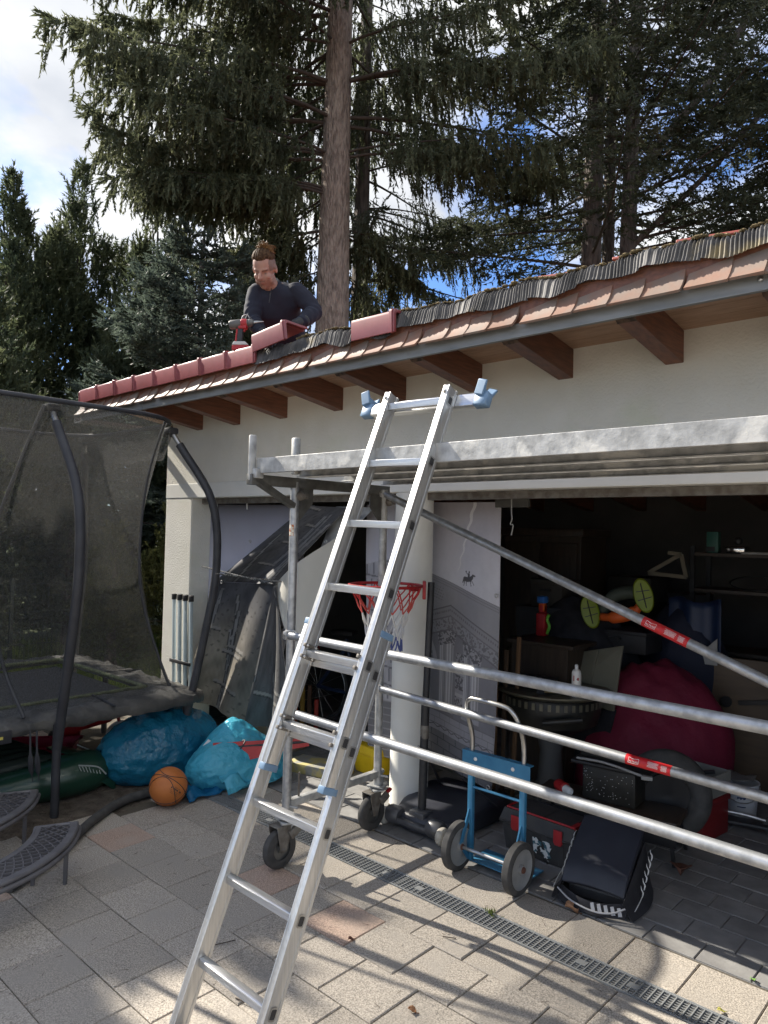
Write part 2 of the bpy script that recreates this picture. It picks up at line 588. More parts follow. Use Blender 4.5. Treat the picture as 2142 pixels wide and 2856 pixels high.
def paver_mesh(name, sx, sy, m, th=0.035, ch=0.004):
    b = MB()
    hx, hy = sx / 2, sy / 2
    vs = [(-hx, -hy, -th), (hx, -hy, -th), (hx, hy, -th), (-hx, hy, -th),
          (-hx, -hy, -ch), (hx, -hy, -ch), (hx, hy, -ch), (-hx, hy, -ch),
          (-hx + ch, -hy + ch, 0), (hx - ch, -hy + ch, 0), (hx - ch, hy - ch, 0), (-hx + ch, hy - ch, 0)]
    fs = [(0, 1, 5, 4), (1, 2, 6, 5), (2, 3, 7, 6), (3, 0, 4, 7), (4, 5, 9, 8), (5, 6, 10, 9), (6, 7, 11, 10), (7, 4, 8, 11), (8, 9, 10, 11)]
    b.add(vs, fs)
    return b.mesh(name, m, 0)
PX, PY = 0.284, 0.279
me_p = paver_mesh('paver', PX - 0.0045, PY - 0.0045, m_paver)
me_pp = paver_mesh('paver_pink', PX - 0.0045, PY - 0.0045, m_paver_pink)
pinks = {(-2.4, 2.4), }
for r in range(-1, 9):
    y1 = 2.822 - PY * r if r >= 0 else 3.245
    y0 = y1 - PY if r >= 0 else 2.957
    off = -2.124 if r % 2 == 0 else -2.268
    if r == -1:
        off = -1.667
    k0 = int(math.floor((-4.3 - off) / PX)) + (r * 7 % 2)
    for k in range(k0, 16):
        x0 = off + k * PX
        if x0 > 0.9:
            break
        cx, cyy = x0 + PX / 2, (y0 + y1) / 2
        rr = random.random()
        pink = (rr > 0.80 and r > 0 and cx < -1.9) or (abs(cx + 2.41) < 0.1 and abs(cyy - 2.40) < 0.1)
        o = link('paver', me_pp if pink else me_p, patio, loc=(cx, cyy, random.uniform(-0.0025, 0.0015)),
                 rot=(random.uniform(-.006, .006), random.uniform(-.006, .006), random.uniform(-.004, .004)))
        if r == -1:
            o.scale = (1, (y1 - y0 - 0.006) / (PY - 0.006), 1)

# ---- garage floor: smaller smooth pavers, the nearest built one by one
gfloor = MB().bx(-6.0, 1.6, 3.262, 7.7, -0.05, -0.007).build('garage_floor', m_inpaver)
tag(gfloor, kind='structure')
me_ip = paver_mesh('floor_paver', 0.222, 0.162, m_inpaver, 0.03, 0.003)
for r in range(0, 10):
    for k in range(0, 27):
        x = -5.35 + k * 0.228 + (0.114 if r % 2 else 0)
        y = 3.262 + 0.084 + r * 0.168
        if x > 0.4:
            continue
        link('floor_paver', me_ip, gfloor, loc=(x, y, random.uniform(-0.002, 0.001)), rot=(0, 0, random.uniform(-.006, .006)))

# ---- lit brick path to the left of the garage
path = MB().bx(-9.3, -5.3, -1.5, 3.95, -0.05, -0.012).build('brick_path', m_joint)
tag(path, kind='structure')
me_b = paver_mesh('path_brick', 0.195, 0.094, m_brickp, 0.03, 0.003)
for r in range(0, 30):
    for k in range(0, 17):
        x = -8.75 + k * 0.2 + (0.1 if r % 2 else 0)
        y = 1.05 + r * 0.1
        link('path_brick', me_b, path, loc=(x, y, random.uniform(-0.003, 0.002)), rot=(0, 0, random.uniform(-.01, .01))) if (x + y * 0.0) < -5.35 and len(path.children) < 300 and y < 3.75 else None

# ---- worn soil strip under the trampoline edge
P = []
for i in range(36):
    row = []
    for j in range(16):
        x = -5.42 + 1.15 * j / 15; y = 0.3 + 2.75 * i / 35
        e = min(1, min(j, 15 - j) / 3.0)
        row.append((x + 0.06 * math.sin(y * 5 + j), y, -0.012 + e * (0.012 + 0.012 * math.sin(7 * x + 3 * y) * math.cos(9 * y) + random.uniform(-.004, .007))))
    P.append(row)
soil = tag(MB().grid(P).build('soil_strip', m_soil, None, 180), kind='structure')

# ---- drainage channel with mesh gratings
dr = thing('drain_channel', 'long narrow steel grating over the drain crossing the patio pavers', 'drain', (-2.0, 2.89, 0), world=True)
m_gr = mat('grating_steel', (0.32, 0.33, 0.33), 0.5, metal=0.35, col2=(0.30, 0.31, 0.31), scale=30)
m_gutter = mat('drain_dirt', (0.05, 0.048, 0.044), 0.95, col2=(0.09, 0.085, 0.075), scale=40, bump=0.5, bscale=60, bdist=0.01)
b = MB(); b.bx(-4.5, 1.2, 2.826, 2.952, -0.06, -0.048); b.build('gutter', m_gutter, dr)
b = MB(); b.bx(-4.5, 1.2, 2.8235, 2.8295, -0.06, 0.002); b.bx(-4.5, 1.2, 2.9485, 2.9545, -0.06, 0.002); b.build('rim', m_gr, dr)
x = -4.42
seg = [(-4.42, -3.46), (-3.455, -2.475), (-2.47, -1.355), (-1.35, -0.37), (-0.365, 0.6)]
for (a, c) in seg:
    b = MB()
    nx = int((c - a) / 0.026)
    for i in range(nx + 1):
        xx = a + (c - a) * i / nx
        wd = 0.0022 if 0 < i < nx else 0.005
        b.bx(xx - wd, xx + wd, 2.8305, 2.9475, -0.012, 0.0005)
    for j in range(8):
        yy = 2.8315 + (2.9465 - 2.8315) * j / 7
        wd = 0.0020 if 0 < j < 7 else 0.003
        b.bx(a, c, yy - wd, yy + wd, -0.014, -0.003 if 0 < j < 7 else 0.0)
    gr = b.build('grate', m_gr, dr, 0)
    for xx in (a + 0.11, c - 0.11):
        MB().bx(xx - 0.022, xx + 0.022, 2.872, 2.906, -0.004, 0.001).build('lock_plate', m_gr, gr)

# ================================================================== garage
garage = thing('garage', 'cream plastered double garage with open front and brown rafters under its eaves', 'garage', (-3.0, 3.6, 0), world=True)
SL = 0.15
def roofz(y, z0): return z0 - SL * (y - 3.6)
b = MB(); b.bx(-6.10, 1.6, 3.6, 3.85, 2.20, 2.835); b.build('front_wall', m_wall, garage, 0)
b = MB(); b.bx(-6.10, 1.6, 3.597, 3.853, 2.068, 2.200); b.build('lintel', m_lintel, garage, 0, bevel=0.006)
b = MB(); b.bx(-6.10, -5.66, 3.6, 3.85, -0.03, 2.068); b.build('corner_pillar', m_wall, garage, 0, bevel=0.012)
b = MB(); b.bx(1.1, 1.6, 3.6, 3.85, -0.03, 2.068); b.build('corner_pillar', m_wall, garage, 0, bevel=0.012)
b = MB(); b.bx(-6.10, -5.86, 3.853, 7.7, -0.03, 2.62); b.build('side_wall', m_wall, garage, 0)
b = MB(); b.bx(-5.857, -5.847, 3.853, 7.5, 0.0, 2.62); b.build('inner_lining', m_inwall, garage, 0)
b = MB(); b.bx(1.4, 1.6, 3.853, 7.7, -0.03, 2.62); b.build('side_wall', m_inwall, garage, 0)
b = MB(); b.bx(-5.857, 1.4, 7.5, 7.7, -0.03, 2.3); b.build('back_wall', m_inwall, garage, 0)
b = MB(); b.lathe([(0.128, -0.02), (0.128, 2.066)], (-3.15, 3.72, 0), n=40); b.build('column', m_lintel, garage, 40)
b = MB()
for i in range(22):
    a = random.uniform(0, 2 * PI)
    b.sphere((-3.15 + 0.128 * math.cos(a), 3.72 + 0.128 * math.sin(a), random.uniform(0, .014)), (random.uniform(.006, .014), random.uniform(.006, .014), random.uniform(.004, .01)), 6, 4)
b.build('column_footing', m_dirtsteel, garage)
b = MB(); b.bx(-5.655, 1.09, 3.70, 3.76, 2.02, 2.0655); b.build('door_rail', m_dirtsteel, garage, 0)
b = MB(); b.bx(-2.60, -2.36, 3.86, 3.885, 1.975, 2.03); b.build('hanging_board', mat('grey_board', (0.10, 0.095, 0.085), 0.8, col2=(0.06, 0.057, 0.05), scale=8), garage, 0)

# rafters and soffit
raf = [-5.57, -5.02, -4.41, -3.79, -3.19, -2.58, -1.975, -1.377, -0.78, -0.18, 0.42, 1.02]
for x in raf:
    b = MB()
    hw = 0.045
    yo = 2.965
    prof = [(7.6, roofz(7.6, 2.672)), (3.05, roofz(3.05, 2.672)), (yo, roofz(yo, 2.672) + 0.045), (yo, roofz(yo, 2.832)), (7.6, roofz(7.6, 2.832))]
    n = len(prof)
    vs = [(x - hw, p[0], p[1]) for p in prof] + [(x + hw, p[0], p[1]) for p in prof]
    fs = [tuple(range(n)), tuple(reversed(range(n, 2 * n)))]
    for i in range(n):
        j = (i + 1) % n
        fs.append((j, i, n + i, n + j))
    b.add(vs, fs)
    ro = b.build('rafter', m_rafter, garage, 0, bevel=0.003)
    e = MB()
    e.add([(x - hw, yo - 0.002, roofz(yo, 2.717)), (x + hw, yo - 0.002, roofz(yo, 2.717)), (x + hw, yo - 0.002, roofz(yo, 2.828)), (x - hw, yo - 0.002, roofz(yo, 2.828))], [(0, 1, 2, 3)])
    z0, z1 = roofz(yo, 2.717), roofz(3.05, 2.672)
    e.add([(x - hw, yo, z0 - .002), (x + hw, yo, z0 - .002), (x + hw, 3.05, z1 - .002), (x - hw, 3.05, z1 - .002)], [(0, 3, 2, 1)])
    e.build('end_grain', m_endgrain, ro, 0)
# soffit boards run along X, tongue and groove
y = 2.962
k = 0
while y < 3.86:
    yn = min(y + 0.108, 3.87)
    b = MB()
    z0, z1 = roofz(y, 2.8345), roofz(yn, 2.8345)
    b.hexa([(-6.45, y, z0), (1.8, y, z0), (1.8, yn - 0.006, z1), (-6.45, yn - 0.006, z1),
            (-6.45, y, z0 + 0.016), (1.8, y, z0 + 0.016), (1.8, yn - 0.006, z1 + 0.016), (-6.45, yn - 0.006, z1 + 0.016)])
    b.build('soffit_board', m_soffit, garage, 0)
    y = yn
roof = MB()
roof.hexa([(-6.48, 2.97, roofz(2.97, 2.852)), (1.85, 2.97, roofz(2.97, 2.852)), (1.85, 8.0, roofz(8.0, 2.852)), (-6.48, 8.0, roofz(8.0, 2.852)),
           (-6.48, 2.97, roofz(2.97, 2.895)), (1.85, 2.97, roofz(2.97, 2.895)), (1.85, 8.0, roofz(8.0, 2.895)), (-6.48, 8.0, roofz(8.0, 2.895))])
roof = roof.build('roof', m_roof, garage, 0)
# interlocking roof tiles, first courses behind the ridge
tm = MB()
for i in range(9):
    pass
tp = []
for i in range(3):
    yy = 0.02 + i * 0.17
    tp.append([(-0.15 + 0.30 * j / 12, yy, 0.018 * (math.cos(2 * PI * j / 12) * 0.5 + 0.5) ** 1.5) for j in range(13)])
tm.grid(tp, -0.012)
me_rt = tm.mesh('roof_tile', m_roof, 40)
for c in range(3):
    for k in range(28):
        y = 3.06 + c * 0.33
        link('roof_tile', me_rt, roof, loc=(-6.3 + k * 0.297, y, roofz(y, 2.92 + 0.006)), rot=(-math.atan(SL) + 0.03, 0, 0))
# a few tiles that ride up behind the flashing
for x, dz in ((-1.74, 0.075), (-1.30, 0.07), (-1.02, 0.075), (-2.35, 0.05)):
    MB().box((x, 3.08, 2.945 + dz), (0.26, 0.16, 0.014), rotx(-0.12) @ roty(0.10)).build('roof_tile', m_roof, roof, 0, bevel=0.004)

# zinc drip edge
b = MB()
b.bx(-6.46, 1.8, 2.925, 2.931, 2.745, 2.806)
b.add([(-6.46, 2.925, 2.745), (1.8, 2.925, 2.745), (1.8, 2.912, 2.737), (-6.46, 2.912, 2.737)], [(0, 1, 2, 3)])
b.add([(-6.46, 2.912, 2.737), (1.8, 2.912, 2.737), (1.8, 2.912, 2.741), (-6.46, 2.912, 2.741)], [(0, 1, 2, 3)])
b.bx(-6.46, 1.8, 2.931, 2.962, 2.745, 2.752)
ze = b.build('drip_edge', m_zinc, garage, 0)
for x in (-5.36, -2.55, -0.74):
    MB().bx(x - 0.003, x + 0.003, 2.9225, 2.9255, 2.744, 2.807).build('lap_seam', m_zinc, ze, 0)
MB().sphere((-0.80, 2.924, 2.782), 0.011, 8, 6).build('screw_head', m_steel, ze)
b = MB(); b.bx(-6.44, 1.78, 2.937, 2.96, 2.76, 2.93); b.build('fascia_board', m_rafter, garage, 0)

# clay fascia tiles, flared at the foot, each lapping the next
fp = [(2.975, 2.945), (2.962, 2.925), (2.945, 2.89), (2.932, 2.855), (2.914, 2.828), (2.892, 2.804), (2.882, 2.797)]
tb = MB()
P = []
for i in range(7):
    u = i / 6
    row = []
    for (yy, zz) in fp:
        t = (2.945 - zz) / 0.145
        row.append((-0.085 + 0.17 * u, yy - 0.009 * u - 0.007 * u * u * t, zz - 0.006 * u * t))
    P.append(row)
tb.grid(P, 0.011)
me_ft = tb.mesh('fascia_tile', m_fasc, 50)
x = -6.40
while x < 1.7:
    link('fascia_tile', me_ft, garage, loc=(x, random.uniform(-.002, .002), random.uniform(-.002, .002)), rot=(0, 0, random.uniform(-.012, .012)))
    x += 0.1495

# pleated lead flashing draped over the ridge where no ridge tile lies yet
def flashing(x0, x1):
    nx = int((x1 - x0) / 0.0030)
    prof = [(3.10, 2.995), (3.04, 3.008), (2.985, 3.012), (2.952, 3.004), (2.934, 2.985), (2.926, 2.96), (2.920, 2.935), (2.912, 2.915)]
    P = np.zeros((nx + 1, len(prof), 3))
    xs = np.linspace(x0, x1, nx + 1)
    lowf = 0.008 * np.sin(xs * 9.1) + 0.006 * np.sin(xs * 23.7 + 1) + 0.004 * np.sin(xs * 51 + 2)
    drop = 0.012 * np.sin(xs * 6.3 + .5) + 0.009 * np.sin(xs * 17.9) + 0.022 * np.abs(((xs * 3.6 + .2 * np.sin(xs * 5)) % 1) - .5)
    pl = np.sin(xs * 2 * PI / 0.0150 + 2.2 * np.sin(xs * 11) + 1.3 * np.sin(xs * 37))
    pl = pl * (0.55 + 0.45 * np.sin(xs * 19.3) * np.sin(xs * 7.1 + 1)) + 0.35 * np.sin(xs * 2 * PI / 0.043)
    seg_ = np.floor(xs / 0.27 + 0.3 * np.sin(xs))
    stepz = 0.007 * np.sin(seg_ * 12.9898) + 0.009 * ((xs / 0.27 + 0.3 * np.sin(xs)) % 1)
    for j, (y, z) in enumerate(prof):
        t = max(0, (j - 1) / 6)
        P[:, j, 0] = xs + 0.010 * t * np.sin(xs * 13)
        P[:, j, 1] = y - 0.0068 * pl * min(1, t * 2.5) - (0.010 * t) * np.sin(xs * 14.5) * 0.7 - 0.006 * t
        P[:, j, 2] = z + lowf * (1.1 - 0.7 * t) - drop * t * 0.9 - stepz * t + (0.0050 * pl if 1 <= j <= 4 else 0)
    v = P.reshape(-1, 3)
    n = len(prof)
    i, j = np.meshgrid(np.arange(nx), np.arange(n - 1), indexing='ij')
    a = (i * n + j).ravel()
    f = np.stack([a, a + 1, a + n + 1, a + n], 1)
    return np_mesh('flashing', v, f, m_lead, True)
fl = link('flashing', flashing(-3.98, 1.75), garage)
mv = []
for i in range(1500):
    x = random.uniform(-3.5, 1.5)
    s = random.uniform(0.004, 0.013)
    mv.append((x, random.uniform(2.942, 3.03), 3.008 + 0.008 * math.sin(x * 9.1) + 0.006 * math.sin(x * 23.7 + 1), s))
b = MB()
for (x, y, z, s) in mv:
    b.sphere((x, y, z), (s * 1.6, s * 1.3, s * 0.7), 6, 4)
tag(b.build('moss', m_moss, fl), kind='stuff')

# ridge tiles already laid: L-shaped with a rolled socket end
def ridge_tile_mb():
    b = MB()
    Ln = 0.335
    prof = [(0.205, 0.098), (0.20, 0.112), (0.022, 0.124), (0.006, 0.118), (0.0, 0.100), (0.004, 0.0), (0.020, 0.002),
            (0.018, 0.098), (0.026, 0.106), (0.19, 0.096)]
    n = len(prof)
    for (xa, xb, g) in ((0, Ln - 0.035, 0.0), (Ln - 0.035, Ln - 0.012, 0.008), (Ln - 0.012, Ln, 0.003)):
        vs = []
        for x in (xa, xb):
            for (yy, zz) in prof:
                oy = -g if yy < 0.1 else g
                vs.append((x, yy + (oy if yy < 0.012 else 0), zz + (g if zz > 0.09 else -g * 0.5)))
        fs = [tuple(reversed(range(n))), tuple(range(n, 2 * n))]
        for i in range(n):
            j = (i + 1) % n
            fs.append((i, j, n + j, n + i))
        b.add(vs, fs)
    return b
me_rg = ridge_tile_mb().mesh('ridge_tile', m_ridge, 30)
x = -6.43
for i in range(8):
    link('ridge_tile', me_rg, garage, bevel=0.003, loc=(x, 2.893, 2.897 + random.uniform(-.002, .002)), rot=(random.uniform(-.02, .01), -0.012 + random.uniform(-.004, .004), 0.0))
    x += 0.319
b = MB(); b.prism([(0.0, 0.0), (0.19, 0.0), (0.19, 0.10), (0.02, 0.118), (0, 0.10)], 0.02, (-6.452, 2.893, 2.90), (0, 1, 0), (0, 0, 1)); b.build('ridge_end_cap', m_ridge, garage, 0, bevel=0.006)
# zinc tray end beyond the gable seen through the net
b = MB(); b.bx(-6.60, -6.46, 2.93, 3.6, 2.735, 2.745); b.bx(-6.60, -6.592, 2.93, 3.6, 2.735, 2.79); b.build('verge_flashing', m_zinc, garage, 0)
# ================================================================== loose tiles
o = link('ridge_tile', me_rg, None, bevel=0.003, loc=(-2.955, 2.888, 2.892), rot=(0.02, 0.0, 0.0))
tag(o, 'single maroon ridge tile set alone on the pleated flashing above the ladder', 'roof tile')
o = link('ridge_tile', me_rg, None, bevel=0.003, loc=(-3.872, 2.880, 2.966), rot=(0.03, -0.115, 0.02))
tag(o, 'maroon ridge tile held tilted in the gloved hands of the kneeling worker', 'roof tile')

# ================================================================== ladder
lad = thing('extension_ladder', 'two-section aluminium extension ladder leaning on the scaffold deck', 'ladder', (-2.0, 1.37, 0), world=True)
U = Vector((.017, .38, .925)).normalized()
Vv = Vector((1, .005, -.021)); Vv = (Vv - U * U.dot(Vv)).normalized()
Nn = U.cross(Vv)
def LP(P0, u, v, n): return P0 + U * u + Vv * v + Nn * n
RL = Matrix((Vv, Nn, U)).transposed()
P_up = Vector((-2.178, 1.497, .281))
P_lo = Vector((-2.250, 1.532, .243))
RW, RD = 0.026, 0.066
def rail(P0, v0, u0, u1, name, holes, outer):
    b = MB()
    # C-section: web + two flanges + lips, open towards neither side at this size
    c = LP(P0, (u0 + u1) / 2, v0, 0.0)
    b.box(c, (RW, RD, u1 - u0), RL, 0.004)
    for s in (-1, 1):
        b.box(LP(P0, (u0 + u1) / 2, v0 + s * (RW / 2), RD / 2 - 0.007), (0.003, 0.012, u1 - u0), RL)
        b.box(LP(P0, (u0 + u1) / 2, v0 + s * (RW / 2), -RD / 2 + 0.007), (0.003, 0.012, u1 - u0), RL)
    r = b.build(name, m_alu, lad, 30)
    for uu in holes:
        h = MB()
        poly = []
        for k in range(16):
            a = 2 * PI * k / 16
            poly.append((0.0125 * max(-1, min(1, 1.35 * math.cos(a))), 0.0165 * max(-1, min(1, 1.25 * math.sin(a)))))
        ro = [LP(P0, uu + p[1] * 1.28, v0 + outer * (RW / 2 + 0.0022), p[0] * 1.28) for p in poly]
        ri = [LP(P0, uu + p[1] * 0.95, v0 + outer * (RW / 2 + 0.0026), p[0] * 0.95) for p in poly]
        h.add(ro + ri, [(k, (k + 1) % 16, 16 + (k + 1) % 16, 16 + k) for k in range(16)])
        h.build('rung_collar', m_steel, r, 0)
        h2 = MB()
        h2.add([LP(P0, uu + p[1] * 0.96, v0 + outer * (RW / 2 + 0.0019), p[0] * 0.96) for p in poly], [tuple(range(16))])
        h2.build('rung_hole', m_black, r, 0)
    return r
def rung(P0, uu, wi, brackets=False, m=m_alu_rung):
    b = MB()
    c = LP(P0, uu, wi / 2, 0.0)
    b.box(c, (wi, 0.030, 0.030), RL @ rotx(0.40), 0.003)
    for k in range(6):
        b.box(LP(P0, uu, wi / 2, 0) + RL @ rotx(0.40) @ Vector((0, -0.0155, -0.011 + k * 0.0044)), (wi, 0.0016, 0.0022), RL @ rotx(0.40))
    r = b.build('rung', m, lad, 30)
    if brackets:
        for (vv, du) in ((0.004, 0.024), (0.004, -0.020), (wi - 0.004, 0.024), (wi - 0.004, -0.020)):
            q = MB()
            q.box(LP(P0, uu + du, vv, -0.004), (0.012, 0.075, 0.014), RL, 0.002)
            gb_ = q.build('guide_bracket', m_dirtsteel, r)
            for n in (-0.028, 0.018):
                MB().sphere(LP(P0, uu + du, vv + (0.007 if vv < .1 else -0.007), n), 0.006, 8, 5).build('rivet', m_steel, r)
    return r
WU, WL = 0.300, 0.372
uh = [0.28 * i for i in range(3, 9)]
lh = [0.28 * i + 0.0 for i in range(0, 5)]
rail(P_up, -RW / 2, 0.675, 2.30, 'upper_rail', [], -1)
rail(P_up, WU + RW / 2, 0.675, 2.30, 'upper_rail', uh, 1)
rail(P_lo, -RW / 2, -0.26, 1.27, 'lower_rail', [], -1)
rail(P_lo, WL + RW / 2, -0.26, 1.27, 'lower_rail', lh, 1)
for i in range(3, 9):
    rung(P_up, 0.28 * i, WU, i in (3, 4))
for i in range(0, 5):
    rung(P_lo, 0.28 * i, WL)
b = MB()
for (P0, v0, uu) in ((P_up, -RW / 2, 0.672), (P_up, WU + RW / 2, 0.672), (P_lo, -RW / 2, 1.272), (P_lo, WL + RW / 2, 1.272)):
    MB().box(LP(P0, uu, v0, 0), (RW + 0.006, RD + 0.006, 0.026), RL, 0.003).build('end_cap', m_capblue, lad)
for v0 in (-RW / 2, WL + RW / 2):
    MB().box(LP(P_lo, -0.255, v0, 0), (RW + 0.012, RD + 0.014, 0.05), RL, 0.006).build('rubber_foot', m_rubber, lad)
# standoff bar across the top
cb = MB(); cb.box(LP(P_up, 2.262, 0.130, 0.052), (0.64, 0.034, 0.056), RL, 0.004)
bar = cb.build('standoff_bar', m_alu_rung, lad, 30)
b = MB()
for vv in (-RW / 2, WU + RW / 2):
    b.sphere(LP(P_up, 2.268, vv, -0.034), 0.008, 8, 6)
b.build('bolt', m_steel, bar)
for s, vv in ((-1, -0.185), (1, 0.450)):
    b = MB()
    b.box(LP(P_up, 2.262, vv, 0.052), (0.065, 0.040, 0.060), RL, 0.004)
    # cupped wall bumper
    Rb = RL @ roty(s * 0.35)
    cb_ = LP(P_up, 2.300, vv + s * 0.004, 0.052)
    prof = [(-0.030, -0.02), (0.030, -0.02), (0.046, 0.040), (0.038, 0.045), (0.024, 0.012), (-0.024, 0.012), (-0.038, 0.045), (-0.046, 0.040)]
    ex, ey = Nn, (U * 0.9 + Vv * s * 0.25).normalized()
    b.prism(prof, 0.045, cb_ - Vv * 0.030, ex, ey)
    b.build('wall_bumper', m_capblue, bar, 30, bevel=0.004)

# ================================================================== scaffold
scf = thing('rolling_scaffold', 'galvanised rolling scaffold with steel deck and tubular braces in front of the garage', 'scaffold', (-3.0, 2.9, 0), world=True)
XA, YA, YB = -3.0, 2.54, 3.25
XE = 0.45
def T(p, r, name, m=m_galv, n=14, parent=scf):
    return MB().tube(p, r, n).build(name, m, parent, 50)
T([(XA, YA, 0.30), (XA, YA, 2.06)], 0.024, 'post')
T([(XA, YB, 0.30), (XA, YB, 2.06)], 0.024, 'post', m_galvworn)
T([(XE, YA, 0.30), (XE, YA, 2.06)], 0.024, 'post')
T([(XE, YB, 0.30), (XE, YB, 2.06)], 0.024, 'post')
for x in (XA, XE):
    b = MB(); b.bx(x - 0.020, x + 0.020, YA, YB, 0.322, 0.362, 0.003); b.build('lower_crossbar', m_galvworn, scf)
    b = MB(); b.bx(x - 0.022, x + 0.022, 2.235, YB + 0.03, 2.028, 2.082, 0.003); b.build('deck_bearer', m_galvdark, scf)
# small lock pin rod standing on the lower bar
T([(XA + 0.0, YA + 0.085, 0.362), (XA + 0.0, YA + 0.085, 0.49)], 0.006, 'lock_pin', m_dirtsteel)
# gusset plates
for y, s in ((YA, 1), (YB, -1)):
    b = MB(); b.prism([(0.0, 0.0), (0.125 * s, 0.0), (0.125 * s, -0.10), (0.02 * s, -0.21), (0.0, -0.21)], 0.006, (XA + 0.003 * s, y, 2.05), (0, 1, 0), (0, 0, 1))
    b.build('gusset_plate', m_galvdark, scf, 0)
    k = MB(); k.lathe([(0.0, -.015), (0.022, -.015), (0.026, 0), (0.022, 0.02), (0.012, 0.03), (0, 0.03)], (XA + 0.028, y + 0.015, 1.985), roty(PI / 2), 12)
    k.box((XA + 0.034, y + 0.04, 1.985), (0.012, 0.05, 0.03), I3, 0.004)
    k.build('wedge_lock', m_dirtsteel, scf)
# console bracket towards the viewer
b = MB(); b.bar((XA, 2.262, 2.06), (XA, YA - 0.01, 1.93), 0.030, 0.045, (1, 0, 0)); b.build('bracket_strut', m_galvdark, scf, 0, bevel=0.003)
b = MB(); b.box((XA, 2.252, 2.165), (0.022, 0.040, 0.235), I3, 0.008); b.build('spigot_plate', m_galvworn, scf)
b = MB(); b.box((XA, YA, 2.20), (0.040, 0.040, 0.20), I3, 0.010); b.build('spigot', m_galvworn, scf)
b = MB(); b.box((XA + .02, 2.27, 2.085), (0.05, 0.05, 0.05), I3, 0.006); b.build('bracket_corner', m_galvworn, scf)
# steel decks: side channels, pan with slots, underside ribs
def deck(y0, y1, name):
    root = MB()
    x0, x1, zt = XA + 0.015, XE + 0.3, 2.163
    P = None
    root.bx(x0, x1, y0, y0 + 0.0035, 2.086, zt)
    root.bx(x0, x1, y1 - 0.0035, y1, 2.086, zt)
    root.bx(x0, x1, y0 + 0.0035, y0 + 0.022, 2.086, 2.0895)
    root.bx(x0, x1, y1 - 0.022, y1 - 0.0035, 2.086, 2.0895)
    side = root.build(name, m_galvworn, scf, 0, bevel=0.002)
    # pan: grid of cells with open slots
    ys = [y0 + 0.0035]
    W_ = y1 - y0 - 0.007
    for t in (0.16, 0.30, 0.34, 0.48, 0.52, 0.66, 0.70, 0.84):
        ys.append(y0 + 0.0035 + W_ * t)
    ys.append(y1 - 0.0035)
    zs = [zt - .003, zt - .003, zt - .003, zt - .012, zt - .012, zt - .012, zt - .012, zt - .003, zt - .003, zt - .003]
    pan = MB()
    nx = int((x1 - x0) / 0.034)
    for i in range(nx):
        xa, xb = x0 + i * 0.034, x0 + (i + 1) * 0.034
        xh = xa + 0.009
        for j in range(len(ys) - 1):
            za, zb = zs[j], zs[j + 1]
            if j in (1, 3, 5, 7):
                pan.add([(xh, ys[j], za), (xb, ys[j], za), (xb, ys[j + 1], zb), (xh, ys[j + 1], zb)], [(0, 1, 2, 3)])
                ya = ys[j] + (ys[j + 1] - ys[j]) * 0.18; yb = ys[j] + (ys[j + 1] - ys[j]) * 0.82
                pan.add([(xa, ys[j], za), (xh, ys[j], za), (xh, ya, za), (xa, ya, za)], [(0, 1, 2, 3)])
                pan.add([(xa, yb, zb), (xh, yb, zb), (xh, ys[j + 1], zb), (xa, ys[j + 1], zb)], [(0, 1, 2, 3)])
                pan.add([(xa, ya, za), (xa, yb, zb), (xa, yb, zb - .006), (xa, ya, za - .006)], [(0, 1, 2, 3)])
            else:
                pan.add([(xa, ys[j], za), (xb, ys[j], za), (xb, ys[j + 1], zb), (xa, ys[j + 1], zb)], [(0, 1, 2, 3)])
    pan.build('deck_pan', m_galvdark, side, 0)
    rib = MB()
    for t in (0.33, 0.67):
        yy = y0 + (y1 - y0) * t
        rib.bx(x0, x1, yy - 0.012, yy + 0.012, 2.118, 2.150)
    rib.build('deck_rib', m_galvdark, side, 0)
deck(2.268, 2.560, 'steel_deck')
deck(2.600, 2.892, 'steel_deck')
deck(2.932, 3.224, 'steel_deck')
# braces
def brace(a, b_, name='brace_tube', flat=True, m=m_galv):
    a, b_ = Vector(a), Vector(b_)
    d = (b_ - a).normalized()
    mb = MB()
    mb.tube([a, a + d * 0.02, a + d * 0.07, b_], [0.020, 0.020, 0.0225, 0.0225], 16)
    o_ = mb.build(name, m, scf, 50)
    if flat:
        MB().box(a + Vector((0, -0.006, 0)), (0.034, 0.034, 0.046), I3, 0.008).build('brace_end', m_galvworn, o_)
        MB().tube([a + Vector((0, -0.030, 0)), a + Vector((0, 0.03, 0))], 0.009, 8).build('brace_bolt', m_steel, o_)
    return o_
b1 = brace((XA + 0.02, YA - 0.04, 1.243), (XE, YA - 0.04, 1.205))
b3 = brace((XA + 0.04, YA - 0.04, 0.842), (XE, YA - 0.04, 0.782))
b2 = brace((XA + 0.03, YB - 0.035, 0.862), (XE, YB - 0.035, 0.715))
bd = brace((XA + 0.03, YB - 0.035, 2.035), (-0.10, YB - 0.035, 0.955))
